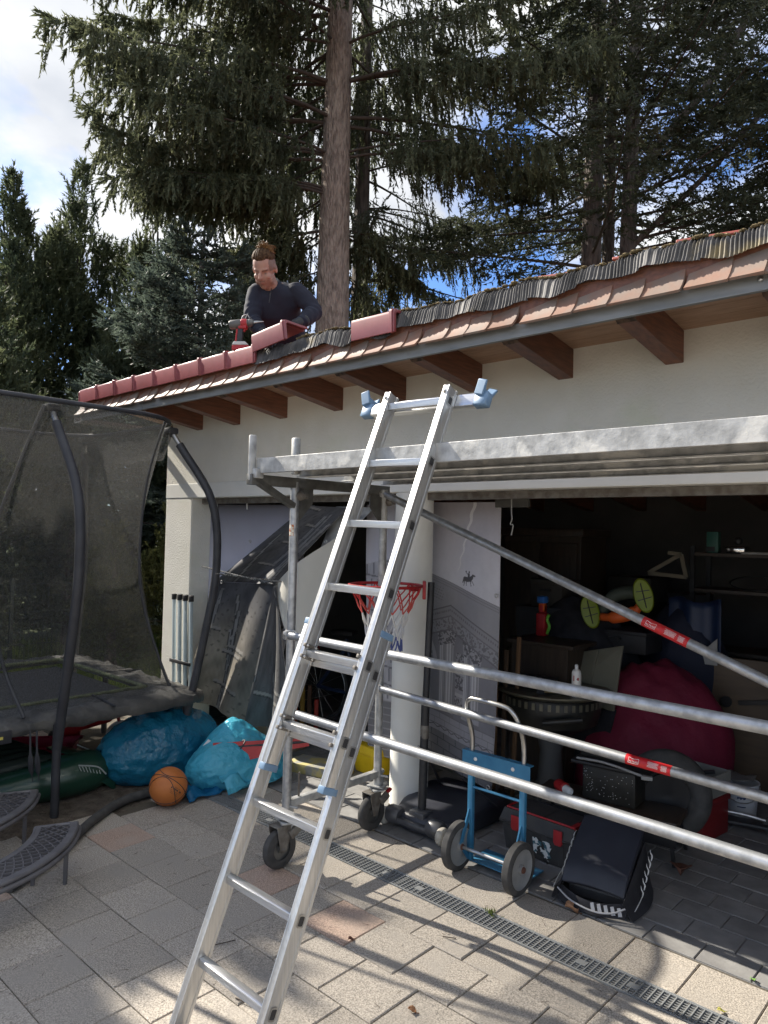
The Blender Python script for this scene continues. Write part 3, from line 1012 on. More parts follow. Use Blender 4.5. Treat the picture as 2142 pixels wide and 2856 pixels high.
# makers' stickers
m_stick = mat('red_sticker', (0.55, 0.012, 0.022), 0.4, col2=(0.62, 0.03, 0.03), scale=30)
m_lett = mat('white_print', (0.82, 0.80, 0.78), 0.5)
def sticker(a, b_, t0, t1, par, wide):
    a, b_ = Vector(a), Vector(b_)
    d = (b_ - a).normalized()
    p0, p1 = a + (b_ - a) * t0, a + (b_ - a) * t1
    s_ = MB().tube([p0, p1], 0.0233, 20, caps=False).build('sticker', m_stick, par, 60)
    toc = (CAM - (p0 + p1) / 2); toc = (toc - d * toc.dot(d)).normalized()
    upv = toc.cross(d).normalized()
    Ln = (p1 - p0).length
    mR = Matrix((d, upv, toc)).transposed()
    def place(me, along, upo, nm='lettering'):
        ang = math.asin(max(-.9, min(.9, upo / 0.0236)))
        c = p0 + d * along + toc * (0.0238 * math.cos(ang)) + upv * (0.0238 * math.sin(ang))
        o_ = bpy.data.objects.new(nm, me); COL.objects.link(o_); o_.parent = s_
        o_.matrix_local = Matrix.Translation(c) @ (mR @ rotx(-ang)).to_4x4()
    place(text_mesh('ALTRAD', 0.0115 if wide else 0.012, m_lett), Ln * 0.20, -0.006)
    fr = MB()
    for (xa, xb, ya, yb) in ((-.024, .024, -.0145, -.0133), (-.024, -.0228, -.014, .010), (.0228, .024, -.014, .010)):
        fr.bx(xa, xb, ya, yb, 0, 0.0004)
    fr.add([(-.024, .0095, .0002), (-.004, .004, .0002), (.0, .006, .0002), (-.023, .0108, .0002)], [(0, 1, 2, 3)])
    fr.add([(-.004, .004, .0002), (.024, .0095, .0002), (.023, .0108, .0002), (0, .006, .0002)], [(0, 1, 2, 3)])
    place(fr.mesh('logo_frame', m_lett, 0), Ln * 0.20, 0.0005, 'logo_frame')
    for k in range(7):
        ln = MB().bx(-0.5, 0.5, -0.0007, 0.0007, 0, 0.0003)
        me = ln.mesh('print_line', m_lett, 0)
        me.transform(Matrix.Diagonal((Ln * random.uniform(.16, .26), 1, 1, 1)))
        place(me, Ln * 0.62, 0.012 - k * 0.0036, 'print_line')
        me2 = me.copy(); me2.transform(Matrix.Diagonal((0.55, 1, 1, 1)))
        place(me2, Ln * 0.86, 0.010 - k * 0.0036, 'print_line')
# positions along the tubes from the photograph
sticker((XA + 0.03, YB - 0.035, 2.035), (-0.10, YB - 0.035, 0.955), 0.563, 0.633, bd, False)
sticker((XA + 0.03, YB - 0.035, 0.862), (XE, YB - 0.035, 0.715), 0.452, 0.512, b2, True)
# small worn sticker and cable tie on the near post
b = MB(); b.lathe([(0.0245, -0.03), (0.0245, 0.03)], (XA, YA, 1.80), rotz(rad(-110)), 8, rad(70)); b.build('worn_sticker', mat('worn_orange', (0.5, 0.16, 0.06), .7, col2=(0.7, 0.66, 0.55), scale=40, lo=.45, hi=.5), scf)
b = MB(); b.tube([(XA + 0.027 * math.cos(a), YA + 0.027 * math.sin(a), 1.262) for a in np.linspace(0, 2 * PI, 17)[:-1]], 0.004, 6, closed=True); b.tube([(XA + .027, YA, 1.262), (XA + .09, YA - .03, 1.255)], 0.003, 6); b.build('cable_tie', m_white, scf)
m_orange = mat('orange_plate', (0.72, 0.13, 0.02), 0.5, col2=(0.6, 0.1, 0.02), scale=10)
b = MB(); b.prism([(0, 0), (0.03, 0.0), (0.045, 0.12), (0.03, 0.135)], 0.006, (XA + 0.015, YA - 0.065, 0.76), (1, 0, 0), (0, 0, 1)); b.build('orange_tag', m_orange, b3, 0, bevel=0.002)
# castors
def castor(x, y, s):
    r = 0.104
    k = MB(); k.lathe([(0.055, -0.024), (0.085, -0.0235), (0.098, -0.019), (0.104, -0.010), (0.104, 0.010), (0.098, 0.019), (0.085, 0.0235), (0.055, 0.024)], (x - 0.01, y - 0.045, r), roty(PI / 2), 32, caps=False)
    rt_ = MB(); rt_.lathe([(0.0, -0.024), (0.02, -0.024), (0.022, -0.012), (0.055, -0.010), (0.083, -0.020), (0.083, 0.020), (0.055, 0.010), (0.022, 0.012), (0.02, 0.024), (0, 0.024)], (x - 0.01, y - 0.045, r), roty(PI / 2), 32)
    f = MB()
    for sx in (-0.034, 0.034):
        f.prism([(-0.018, 0.0), (0.018, 0.0), (0.045, 0.085), (0.045, 0.135), (-0.045, 0.135), (-0.045, 0.115)], 0.004 * (1 if sx > 0 else -1), (x - 0.01 + sx, y - 0.045, r - 0.012), (0, 1, 0), (0, 0, 1))
    f.bx(x - 0.048, x + 0.028, y - 0.092, y + 0.004, r + 0.120, r + 0.128)
    f.tube([(x - 0.05, y - 0.045, r), (x + 0.03, y - 0.045, r)], 0.012, 10)
    fk = f.build('castor_fork', m_dirtsteel, scf, 30, bevel=0.002)
    k.build('castor_tyre', m_rubber, fk); rt_.build('castor_rim', m_galvdark, fk)
    p = MB(); p.box((x, y, 0.262), (0.105, 0.105, 0.010), rotz(0.3), 0.003); p.box((x - .01, y - 0.012, 0.243), (0.12, 0.07, 0.012), rotz(-0.4), 0.003)
    p.lathe([(0.030, 0.26), (0.030, 0.345)], (x, y, 0), n=16); p.box((x + 0.05, y - 0.02, 0.333), (0.085, 0.014, 0.012), rotz(0.25), 0.003)
    p.sphere((x, y, 0.345), (0.038, 0.038, 0.02), 12, 6)
    p.build('castor_mount', m_galvworn, scf, 30)
    q = MB(); q.box((x + 0.036, y + 0.02, 0.19), (0.022, 0.075, 0.05), rotx(0.5), 0.008); q.build('brake_lever', m_dirtsteel, fk)
    q = MB(); q.box((x + 0.05, y + 0.045, 0.232), (0.024, 0.034, 0.016), rotx(0.5), 0.005); q.build('brake_pedal', m_red if s else m_galvworn, fk)
castor(XA - 0.02, YA + 0.03, 0); castor(XA - 0.02, YB + 0.03, 1); castor(XE, YA, 0); castor(XE, YB, 0)
# ================================================================== trampoline
tr = thing('trampoline', 'large rectangular trampoline with black padded poles and a dark safety net', 'trampoline', (-5.6, 1.5, 0), world=True)
m_tpole = mat('foam_sleeve', (0.020, 0.021, 0.026), 0.55, col2=(0.034, 0.035, 0.04), scale=10, bump=0.15, bscale=30, bdist=0.004)
m_tpad = mat('edge_pad', (0.036, 0.036, 0.035), 0.55, col2=(0.085, 0.082, 0.075), scale=7, lo=0.4, hi=0.65, bump=0.5, bscale=18, bdist=0.02, col3=(0.11, 0.105, 0.085), scale3=5)
m_tpadg = mat('mossy_piping', (0.17, 0.19, 0.09), 0.8, col2=(0.08, 0.085, 0.05), scale=18)
m_tmat = mat('jump_mat', (0.030, 0.030, 0.032), 0.7, col2=(0.045, 0.045, 0.047), scale=60)
X0, X1, Y0, Y1, ZM = -6.66, -4.55, 0.05, 3.08, 0.60
def rr_loop(x0, x1, y0, y1, r, z, n=8):
    o = []
    for (cx, cy_, a0) in ((x1 - r, y1 - r, 0), (x0 + r, y1 - r, PI / 2), (x0 + r, y0 + r, PI), (x1 - r, y0 + r, 1.5 * PI)):
        for k in range(n + 1):
            a = a0 + PI / 2 * k / n
            o.append(Vector((cx + r * math.cos(a), cy_ + r * math.sin(a), z)))
    return o
def dense(loop, step):
    o = []
    m_ = len(loop)
    for i in range(m_):
        a, b_ = loop[i], loop[(i + 1) % m_]
        k = max(1, int((b_ - a).length / step))
        for j in range(k):
            o.append(a.lerp(b_, j / k))
    return o
b = MB(); b.tube(rr_loop(X0 + .03, X1 - .03, Y0 + .03, Y1 - .03, 0.2, ZM - 0.035), 0.024, 10, closed=True); b.build('frame_rail', m_tpole, tr)
# mat
b = MB(); lp = rr_loop(X0 + .36, X1 - .36, Y0 + .36, Y1 - .36, 0.06, ZM - .02, 4)
P = []
for i in range(24):
    P.append([(X0 + .36 + (X1 - X0 - .72) * i / 23, Y0 + .36 + (Y1 - Y0 - .72) * j / 30, ZM - .02 - 0.035 * math.sin(PI * i / 23) * math.sin(PI * j / 30)) for j in range(31)])
b.grid(P); b.build('jump_mat', m_tmat, tr, 180)
# pad skirt: cross-section swept round, wrinkled
lo = dense(rr_loop(X0 - .02, X1 + .02, Y0 - .02, Y1 + .02, 0.16, 0, 10), 0.05)
li = dense(rr_loop(X0 + .33, X1 - .33, Y0 + .33, Y1 - .33, 0.05, 0, 10), 0.05)
cx_, cy_ = (X0 + X1) / 2, (Y0 + Y1) / 2
P = []
rs_ = random.Random(5)
for i, p in enumerate(lo):
    q = Vector((min(max(p.x, X0 + .33), X1 - .33), min(max(p.y, Y0 + .33), Y1 - .33), 0))
    d_ = (p - q); dl = d_.length; dn = d_.normalized()
    wob = 0.012 * math.sin(i * 1.7) + 0.010 * math.sin(i * 0.63 + 1) + rs_.uniform(-.006, .006)
    row = []
    for (t, z) in ((0.0, ZM + .004), (0.02, ZM + .026), (0.25, ZM + .030 + wob * .6), (0.55, ZM + .022 + wob), (0.82, ZM + .012 - wob), (1.0, ZM - .012 + wob * .6), (1.010, ZM - .036 - wob * .3), (1.006, ZM - .056 + wob * .4), (0.985, ZM - .068 + wob * .5)):
        row.append(q + dn * dl * t + Vector((0, 0, z)))
    P.append(row)
P.append(P[0])
b = MB(); b.grid(P); pad = b.build('edge_pad', m_tpad, tr, 70)
b = MB(); b.tube([r_[1] + Vector((0, 0, 0.004)) for r_ in P[:-1]], 0.016, 8, closed=True); b.build('pad_piping', m_tpadg, pad, 180)
# seams between pad panels
for (a, c) in (((X1 - .34, 2.35), (X1 + .02, 2.35)), ((-5.55, Y1 - .34), (-5.55, Y1 + .02))):
    MB().tube([(a[0], a[1], ZM + .034), (c[0], c[1], ZM + .016)], 0.008, 6).build('pad_seam', m_tpole, pad)
# name flap on the near edge
MB().box((X1 + .035, 1.52, ZM - .055), (0.008, 0.36, 0.075), I3, 0.002).build('flap', m_tpole, tr)
MB().box((X1 + .042, 1.52, ZM - .055), (0.004, 0.26, 0.016), I3).build('flap_stripe', mat('yellow_stripe', (0.55, 0.47, 0.10), 0.6), tr)
# legs and poles
def pole(x, y, dx, dy, topx, topy, ztop):
    """dx,dy: outward bow at mid height"""
    base = Vector((x, y, 0))
    MB().tube([(x, y, 0.0), (x, y, ZM - .03)], 0.026, 12).build('leg', m_tpole, tr)
    pts = smoothpath([(x, y, 0.42), (x + dx * .55, y + dy * .55, 0.95), (x + dx, y + dy, 1.5), (x + dx * .75, y + dy * .75, 2.0), (topx, topy, ztop - .13)], 6)
    MB().tube(pts, 0.030, 14).build('padded_pole', m_tpole, tr, 60)
    d_ = (pts[-1] - pts[-2]).normalized()
    MB().tube([pts[-1] - d_ * .02, pts[-1] + d_ * .10], 0.019, 12).build('pole_end', m_steel, tr)
    c = MB(); c.box(pts[-1] + d_ * .125, (0.085, 0.085, 0.05), I3, 0.015); c.tube([pts[-1] + d_ * .09, pts[-1] + d_ * .15], 0.028, 12); c.build('corner_joint', m_black, tr)
ZR = 2.58
pole(-4.52, 1.97, 0.22, 0.0, -4.66, 1.955, ZR)
pole(-4.66, 2.97, 0.12, 0.14, -4.80, 2.93, ZR - .03)
pole(-4.52, 0.95, 0.22, 0.0, -4.66, 0.95, ZR)
pole(-4.66, 0.10, 0.10, -0.14, -4.80, 0.15, ZR)
pole(-6.54, 2.97, -0.14, 0.14, -6.36, 2.93, ZR)
pole(-6.66, 1.5, -0.22, 0.0, -6.50, 1.5, ZR)
pole(-6.54, 0.10, -0.14, -0.14, -6.36, 0.15, ZR)
for (x, y) in ((-6.07, 3.05), (-5.35, 3.05)):
    MB().tube([(x, y, 0), (x, y, ZM - .03)], 0.024, 10).build('leg', m_tpole, tr)
ring = dense(rr_loop(-6.48, -4.66, 0.10, 2.97, 0.50, ZR + .01, 14), 0.08)
b = MB(); b.tube(ring, 0.017, 8, closed=True); b.build('top_ring', m_tpole, tr, 180)
# net: loop shrinks inward at mid height; thin translucent black mesh
m_net = mat('safety_net', (0.075, 0.075, 0.071), 0.75, transp=0.55, col2=(0.045, 0.045, 0.043), scale=160, lo=.3, hi=.7, detail=1, translucent=0.35)
def speckle(m_, scale, lo, hi, a, b_):
    nt_ = m_.node_tree
    mixn = [n_ for n_ in nt_.nodes if n_.type == 'MIX_SHADER'][-1]
    nn = nt_.nodes.new('ShaderNodeTexNoise'); nn.inputs['Scale'].default_value = scale; nn.inputs['Detail'].default_value = 1.5
    tc_ = [n_ for n_ in nt_.nodes if n_.type == 'TEX_COORD'][0]
    nt_.links.new(tc_.outputs['Object'], nn.inputs['Vector'])
    mr_ = nt_.nodes.new('ShaderNodeMapRange')
    mr_.inputs['From Min'].default_value = lo; mr_.inputs['From Max'].default_value = hi
    mr_.inputs['To Min'].default_value = a; mr_.inputs['To Max'].default_value = b_
    nt_.links.new(nn.outputs['Fac'], mr_.inputs['Value'])
    nt_.links.new(mr_.outputs['Result'], mixn.inputs[0])
speckle(m_net, 150, .35, .65, .42, .84)
def net_loop(z):
    t = (z - ZM) / (ZR - ZM)
    ins = 0.15 * math.sin(PI * min(1, max(0, t)) ** 0.95)
    return rr_loop(-6.46 + ins * .9, -4.68 - ins, 0.12 + ins, 2.95 - ins, 0.20 + 0.28 * t, 0, 12)
zs = [ZM + .02 + (ZR - ZM - .02) * k / 18 for k in range(19)]
base = [dense(rr_loop(0, 1, 0, 1, .2, 0, 2), 10)]
P = []
for z in zs:
    lp = net_loop(z)
    row = []
    for i, p in enumerate(lp):
        row.append(Vector((p.x + 0.006 * math.sin(i * 2.1 + z * 5), p.y + 0.006 * math.sin(i * 1.3 + z * 7), z)))
    row.append(row[0])
    P.append(row)
# densify straight spans
def densify_row(row):
    o = []
    for i in range(len(row) - 1):
        L_ = (row[i + 1] - row[i]).length
        k = 18 if L_ > 0.5 else 1
        for j in range(k):
            o.append(row[i].lerp(row[i + 1], j / k))
    o.append(row[-1])
    return o
P = [densify_row(r_) for r_ in P]
mn = min(len(r_) for r_ in P)
P = [r_[:mn] for r_ in P]
b = MB(); b.grid(P)
def slot(f_):                                             # tall entrance opening in the long side
    c_ = [sum(b.v[i][k] for i in f_) / len(f_) for k in range(3)]
    return c_[0] > -5.2 and 0.98 < c_[1] < 1.30 and 1.15 < c_[2] < 2.25
b.f = [f_ for f_ in b.f if not slot(f_)]
net = b.build('safety_net', m_net, tr, 180)
zz_ = [1.12 + .1 * k for k in range(13)]
for yy_ in (0.94, 1.24):
    MB().tube([(-4.70 - .13 * math.sin(PI * (z - ZM) / (ZR - ZM)), yy_ + .03 * math.sin(z * 3), z) for z in zz_], .016, 6).build('entrance_hem', m_tpole, net)
# upper net skirt folded over the ring, and entrance straps
P2 = []
for z, e in ((ZR + .025, 0.0), (ZR - .02, .02), (ZR - .10, .015), (ZR - .26, -.02)):
    P2.append([Vector((p.x + e * (1 if p.x > -5.6 else -1), p.y + e * (1 if p.y > 1.5 else -1), z + 0.008 * math.sin(i * .9))) for i, p in enumerate(ring)] )
    P2[-1].append(P2[-1][0])
b = MB(); b.grid(P2); b.build('net_skirt', m_net, net, 180)
b = MB(); b.tube(smoothpath([(-4.72, 1.90, ZR - .02), (-4.80, 1.80, 2.2), (-4.95, 1.70, 1.7), (-4.93, 1.70, 1.3), (-4.78, 1.74, .9), (-4.60, 1.80, .62)], 6), 0.012, 8); b.build('net_strap', m_tpole, net)
# black hem where the net gathers at the corner pole
cr_ = [P[k][[i for i, q in enumerate(P[k])][0] + 6] for k in range(len(P))]
b = MB(); b.tube(cr_, 0.010, 6); b.build('net_hem', m_tpole, net)
for dx_, dy_ in ((0.0, 0.0), (.02, .03)):
    b = MB(); b.tube(smoothpath([(-4.50 + dx_, 1.80 + dy_, .56), (-4.48 + dx_, 1.80 + dy_, .40), (-4.49 + dx_, 1.82 + dy_, .26)], 4), [0.006] * 4 + [0.016] * 3 + [0.003] * 2, 6); b.build('loose_strap', m_tpole, tr)
# rope tying the pole to the banner
b = MB(); b.tube(smoothpath([(-4.50, 3.08, 1.47), (-4.40, 3.30, 1.44), (-4.28, 3.52, 1.41)], 5), 0.006, 6); b.build('tie_rope', mat('rope', (0.05, 0.05, 0.05), .9, col2=(0.25, 0.25, 0.24), scale=90, lo=.45, hi=.55), tr)

# ================================================================== basketball stand
bh = thing('basketball_hoop', 'portable basketball hoop with red rim and black pole beside the column', 'basketball hoop', (-2.82, 3.47, 0), world=True)
px_, py_ = -2.82, 3.46
b = MB(); b.tube([(px_, py_, 0.03), (px_ + 0.004, py_ + 0.01, 0.78)], 0.026, 16); b.build('pole', m_black, bh)
b = MB(); b.tube([(px_ + .004, py_ + .01, 0.76), (px_ + 0.012, py_ + 0.03, 1.50)], 0.021, 16); b.build('pole', m_black, bh)
b = MB(); b.lathe([(0.027, 0.55), (0.0265, 0.63)], (px_ + .003, py_ + .008, 0), n=16); b.build('adjuster_sleeve', m_dirtsteel, bh)
Rb = (px_ - 0.19, py_ - 0.165, 1.475)
b = MB(); b.tube([(Rb[0] + .225 * math.cos(a), Rb[1] + .225 * math.sin(a), Rb[2]) for a in np.linspace(0, 2 * PI, 41)[:-1]], 0.009, 8, closed=True); rim = b.build('rim', m_red, bh)
b = MB(); b.box((px_ - 0.012, py_ - 0.008, 1.452), (0.085, 0.02, 0.11), rotz(rad(41) + PI / 2), 0.004); b.tube([(px_ - .03, py_ - .03, 1.45), (Rb[0] + .02, Rb[1] + .225 * .98, Rb[2] - .012)], .007, 6); b.tube([(px_ - .03, py_ - .03, 1.45), (Rb[0] + .225 * .99, Rb[1] - .03, Rb[2] - .012)], .007, 6); b.build('rim_bracket', m_red, bh)
# net of knotted cords, red to white to blue
levels = [(0.222, 0.0), (0.180, -0.085), (0.145, -0.165), (0.120, -0.245), (0.108, -0.325), (0.110, -0.40)]
cols = [mat('net_red', (0.55, 0.04, 0.04), .8), mat('net_red2', (0.6, 0.10, 0.08), .8), mat('net_white', (0.75, 0.74, 0.70), .8), mat('net_white2', (0.72, 0.72, 0.72), .8), mat('net_blue', (0.10, 0.13, 0.35), .8)]
ns = 12
rn = random.Random(3)
for l in range(5):
    b = MB()
    r0, z0 = levels[l]; r1, z1 = levels[l + 1]
    for k in range(ns):
        a0 = 2 * PI * (k + (0.5 if l % 2 else 0)) / ns
        for s in (-.5, .5):
            a1 = a0 + 2 * PI * s / ns
            j0 = rn.uniform(-.004, .004)
            b.tube([(Rb[0] + r0 * math.cos(a0), Rb[1] + r0 * math.sin(a0), Rb[2] + z0), (Rb[0] + (r0 + r1) / 2 * math.cos((a0 + a1) / 2) + j0, Rb[1] + (r0 + r1) / 2 * math.sin((a0 + a1) / 2), Rb[2] + (z0 + z1) / 2 - .006), (Rb[0] + r1 * math.cos(a1), Rb[1] + r1 * math.sin(a1), Rb[2] + z1)], 0.0044, 5, caps=False)
    b.build('net_cord', cols[l], rim)
# base tank
b = MB()
Rz = rotz(rad(6))
prof = [(-0.20, -0.09), (-0.05, -0.12), (0.10, -0.12), (0.20, -0.08), (0.26, 0.10), (0.30, 0.42), (0.26, 0.60), (-0.24, 0.60), (-0.30, 0.42), (-0.27, 0.10)]
cen = Vector((px_ + 0.02, py_ + 0.03, 0))
n_ = len(prof)
vs = []
for (sc_, z) in ((1.0, 0.012), (1.0, 0.06), (0.94, 0.10), (0.78, 0.115)):
    for (x, y) in prof:
        q = Vector((x * sc_, (y - .25) * sc_ + .25, 0)); q = Rz @ q
        vs.append((cen.x + q.x, cen.y + q.y, z + (0.02 if y > .3 else 0) * (1 if z > .05 else 0)))
fs = [tuple(reversed(range(n_))), tuple(range(3 * n_, 4 * n_))]
for l in range(3):
    for i in range(n_):
        j = (i + 1) % n_
        fs.append((l * n_ + i, l * n_ + j, (l + 1) * n_ + j, (l + 1) * n_ + i))
b.add(vs, fs)
m_base = mat('base_plastic', (0.022, 0.024, 0.034), 0.42, col2=(0.035, 0.037, 0.046), scale=9)
b.build('base_tank', m_base, bh, 40, bevel=0.01)
m_bumper = mat('grey_shell', (0.055, 0.057, 0.062), 0.35, col2=(0.11, 0.11, 0.115), scale=10)
b = MB()
for sx in (-0.15, 0.17):
    b.lathe([(0.0, -.05), (0.045, -.05), (0.055, -.03), (0.055, .03), (0.045, .05), (0, .05)], (px_ + sx, py_ - 0.075, 0.07), roty(PI / 2), 18)
b.box((px_ + .01, py_ - .085, .055), (0.26, .06, .035), I3, .012)
b.box((px_ + .01, py_ - .02, .10), (0.12, .10, .05), I3, .012)
b.build('axle_housing', m_bumper, bh, 40)
m_whw = mat('worn_white_wheel', (0.60, 0.57, 0.49), 0.75, col2=(0.34, 0.31, 0.26), scale=22, bump=.3, bscale=60, bdist=.004)
for sx in (-0.215, 0.235):
    b = MB(); b.lathe([(0.0, -.022), (0.035, -.024), (0.048, -.018), (0.052, -.006), (0.052, .006), (0.048, .018), (0.035, .024), (0, .022)], (px_ + sx, py_ - 0.095, 0.053), roty(PI / 2), 22); b.build('base_wheel', m_whw, bh, 50)
for (a, c) in (((px_ + .005, py_ + .01, .50), (px_ + .26, py_ + .42, .10)), ((px_ + .005, py_ + .01, .50), (px_ - .20, py_ + .45, .10))):
    b = MB(); b.bar(a, c, .016, .008); b.build('brace_bar', m_black, bh, 0)
b = MB(); b.sphere((px_ - .018, py_ - .022, .50), .008, 8, 6); b.build('brace_bolt', m_steel, bh)

# ================================================================== basketball
bb = thing('basketball', 'orange basketball with black seams lying next to the blue sack', 'basketball', (-4.215, 2.57, 0))
m_ball = mat('ball_leather', (0.50, 0.16, 0.035), 0.55, col2=(0.43, 0.13, 0.03), scale=12, bump=0.25, bscale=260, bdist=0.002, vor=True)
RB_ = 0.121
b = MB(); b.sphere((0, 0, RB_), RB_, 40, 24); b.build('ball', m_ball, bb, 180)
Rs = rotz(rad(20)) @ rotx(rad(38)) @ roty(rad(18))
b = MB()
cz = Vector((0, 0, RB_))
def ringpts(f):
    return [cz + Rs @ (f(a).normalized() * (RB_ + .0003)) for a in np.linspace(0, 2 * PI, 65)[:-1]]
b.tube(ringpts(lambda a: Vector((math.cos(a), math.sin(a), 0))), 0.0024, 6, closed=True)
b.tube(ringpts(lambda a: Vector((math.cos(a), 0, math.sin(a)))), 0.0024, 6, closed=True)
for s in (1, -1):
    b.tube(ringpts(lambda a: Vector((math.cos(a), s * (0.42 + 0.36 * math.cos(2 * a)), math.sin(a)))), 0.0024, 6, closed=True)
b.build('seam', m_black, bb, 180)
# printed marks on the panel facing the viewer
tocam = (CAM - Vector((-4.215, 2.57, .12))).normalized()
q0 = (tocam + Vector((.30, .25, -.35))).normalized()
sx_ = Vector((0.6, 0.55, -.55)); sx_ = (sx_ - q0 * sx_.dot(q0)).normalized(); sy_ = q0.cross(sx_)
b = MB()
for k, (oy, wd, th) in enumerate(((.028, .05, .003), (.016, .085, .010), (.002, .09, .0022), (-.006, .07, .0022), (-.014, .06, .0022))):
    nseg = 9
    for i in range(nseg):
        if (i * 7 + k * 3) % 5 == 0:
            continue
        x_ = -wd / 2 + wd * (i + .5) / nseg
        p = (q0 * .121 + sx_ * x_ + sy_ * oy).normalized()
        e1 = (sx_ - p * sx_.dot(p)).normalized(); e2 = p.cross(e1)
        hw, hh = wd / nseg * .36, th / 2
        c0 = cz + p * (RB_ + .0012)
        b.add([c0 - e1 * hw - e2 * hh, c0 + e1 * hw - e2 * hh, c0 + e1 * hw + e2 * hh, c0 - e1 * hw + e2 * hh], [(0, 1, 2, 3)])
b.build('printed_marks', m_black, bb, 0)

# ================================================================== hand truck
ht = thing('hand_truck', 'blue sack truck with chrome handle and two solid rubber wheels', 'hand truck', (-2.16, 3.26, 0), world=True)
m_blue = mat('blue_paint', (0.035, 0.17, 0.31), 0.4, col2=(0.05, 0.21, 0.36), scale=14, coat=.2)
yt = 3.275
xl, xr = -2.325, -2.0
for x in (xl, xr):
    b = MB(); b.bx(x - .016, x + .016, yt - .013, yt + .013, 0.035, 0.60, .003); b.build('upright', m_blue, ht)
    b = MB(); b.bar((x, yt - .012, .31), (x, yt - .085, .14), .022, .008, (1, 0, 0)); b.bar((x, yt - .012, .05), (x, yt - .075, .125), .022, .008, (1, 0, 0)); b.build('axle_strut', m_blue, ht, 0)
hp = [(xl, yt, .56), (xl, yt, .70), (xl - .004, yt - .03, .80), (xl + .0, yt - .055, .885), (xl + .03, yt - .065, .915), (xl + .07, yt - .068, .922), (xr - .09, yt - .068, .915), (xr - .035, yt - .062, .893), (xr - .006, yt - .04, .83), (xr, yt, .72), (xr, yt, .56)]
b = MB(); b.tube(smoothpath(hp, 5), .0125, 12); b.build('handle', m_steel, ht, 180)
b = MB(); b.box(((xl + xr) / 2, yt - .018, .585), (xr - xl + .10, .006, .075), I3, .002); b.box(((xl + xr) / 2, yt - .002, .622), (xr - xl + .10, .04, .006), I3); b.build('back_plate', m_blue, ht, 0)
b = MB()
for x in (xl + .04, xr - .05):
    b.sphere((x, yt - .024, .59), (.011, .006, .011), 10, 6)
b.build('plate_bolt', m_white, ht)
b = MB(); b.tube([(xl, yt, .43), (xr, yt, .43)], .0075, 8); b.build('crossbar', m_blue, ht)
ya, ra = yt - .08, .128
b = MB(); b.tube([(xl - .05, ya, ra), (xr + .05, ya, ra)], .009, 10); b.build('axle', m_steel, ht)
for x in (xl - .022, xr + .030):
    b = MB(); b.lathe([(0.098, -.024), (0.118, -.024), (0.128, -.016), (0.128, .016), (0.118, .024), (0.098, .024)], (x, ya, ra), roty(PI / 2), 40, caps=False); ty = b.build('tyre', m_rubber, ht, 40)
    b = MB(); b.lathe([(0, -.026), (.022, -.026), (.024, -.012), (.075, -.008), (.099, -.020), (.099, .020), (.075, .008), (.024, .012), (.022, .026), (0, .026)], (x, ya, ra), roty(PI / 2), 40); b.build('wheel_disc', mat('grey_wheel', (0.30, 0.30, 0.29), .5, col2=(0.24, 0.24, 0.235), scale=20), ty, 40)
    b = MB(); b.lathe([(0, 0), (.016, 0), (.014, .008), (0, .008)], (x + .026, ya, ra), roty(PI / 2), 14); b.build('hub_nut', mat('rusty_nut', (.13, .055, .035), .8), ty, 40)
b = MB(); b.bx(xl - .02, xr + .02, yt + .012, yt + .19, .022, .030, .003); b.build('toe_plate', m_blue, ht)

# ================================================================== toolbox
tb = thing('toolbox', 'black plastic toolbox with red latches and a torn sticker', 'toolbox', (-2.10, 3.71, 0), rad(-2))
m_tb = mat('toolbox_plastic', (0.030, 0.030, 0.031), 0.62, col2=(0.055, 0.053, 0.05), scale=9, bump=.15, bscale=120, bdist=.002)
b = MB()
b.hexa([(-.215, -.10, 0), (.215, -.10, 0), (.215, .10, 0), (-.215, .10, 0), (-.235, -.118, .165), (.235, -.118, .165), (.235, .118, .165), (-.235, .118, .165)])
for x in (-.15, -.05, .05, .15):
    b.hexa([(x - .02, -.106, .01), (x + .02, -.106, .01), (x + .02, -.09, .01), (x - .02, -.09, .01), (x - .02, -.119, .15), (x + .02, -.119, .15), (x + .02, -.10, .15), (x - .02, -.10, .15)])
b.build('body', m_tb, tb, 30, bevel=.006)
b = MB(); b.hexa([(-.245, -.128, .166), (.245, -.128, .166), (.245, .128, .166), (-.245, .128, .166), (-.225, -.105, .232), (.225, -.105, .232), (.225, .105, .232), (-.225, .105, .232)]); b.box((0, 0, .160), (.495, .262, .014), I3, .004); lid = b.build('lid', m_tb, tb, 30, bevel=.008)
b = MB(); b.bx(-.19, .02, -.085, .075, .2325, .236); b.bx(.04, .19, -.085, .075, .2325, .236); b.build('lid_tray', m_tb, lid, 0, bevel=.002)
b = MB()
b.tube([(-.21, -.095, .236), (.21, -.095, .236), (.21, .02, .236)], .006, 6); b.bx(.20, .228, -.10, -.02, .225, .242); b.tube([(-.21, -.095, .236), (-.21, .02, .236)], .006, 6)
b.build('lid_trim', m_red, lid)
for x in (-.135, .14):
    b = MB(); b.prism([(-.026, .055), (.026, .055), (.028, -.012), (.018, -.028), (-.018, -.028), (-.028, -.012)], .008, (x, -.124, .155), (1, 0, 0), (0, -0.02, 1)); b.build('latch', m_red, tb, 0, bevel=.003)
m_torn = mat('torn_label', (0.68, 0.68, 0.65), .8, col2=(0.05, 0.13, 0.16), scale=38, lo=.5, hi=.54, col3=(.03, .03, .03), scale3=22, lo3=.55, hi3=.58)
poly = [(-.06, .05), (-.02, .055), (.0, .045), (.045, .05), (.06, .02), (.045, -.01), (.055, -.035), (.03, -.045), (.04, -.06), (.01, -.045), (-.03, -.04), (-.055, -.03)]
b = MB(); b.prism(poly, .001, (.035, -.1145, .075), (1, 0, 0), (0, -.10, 1)); b.build('torn_label', m_torn, tb, 0)

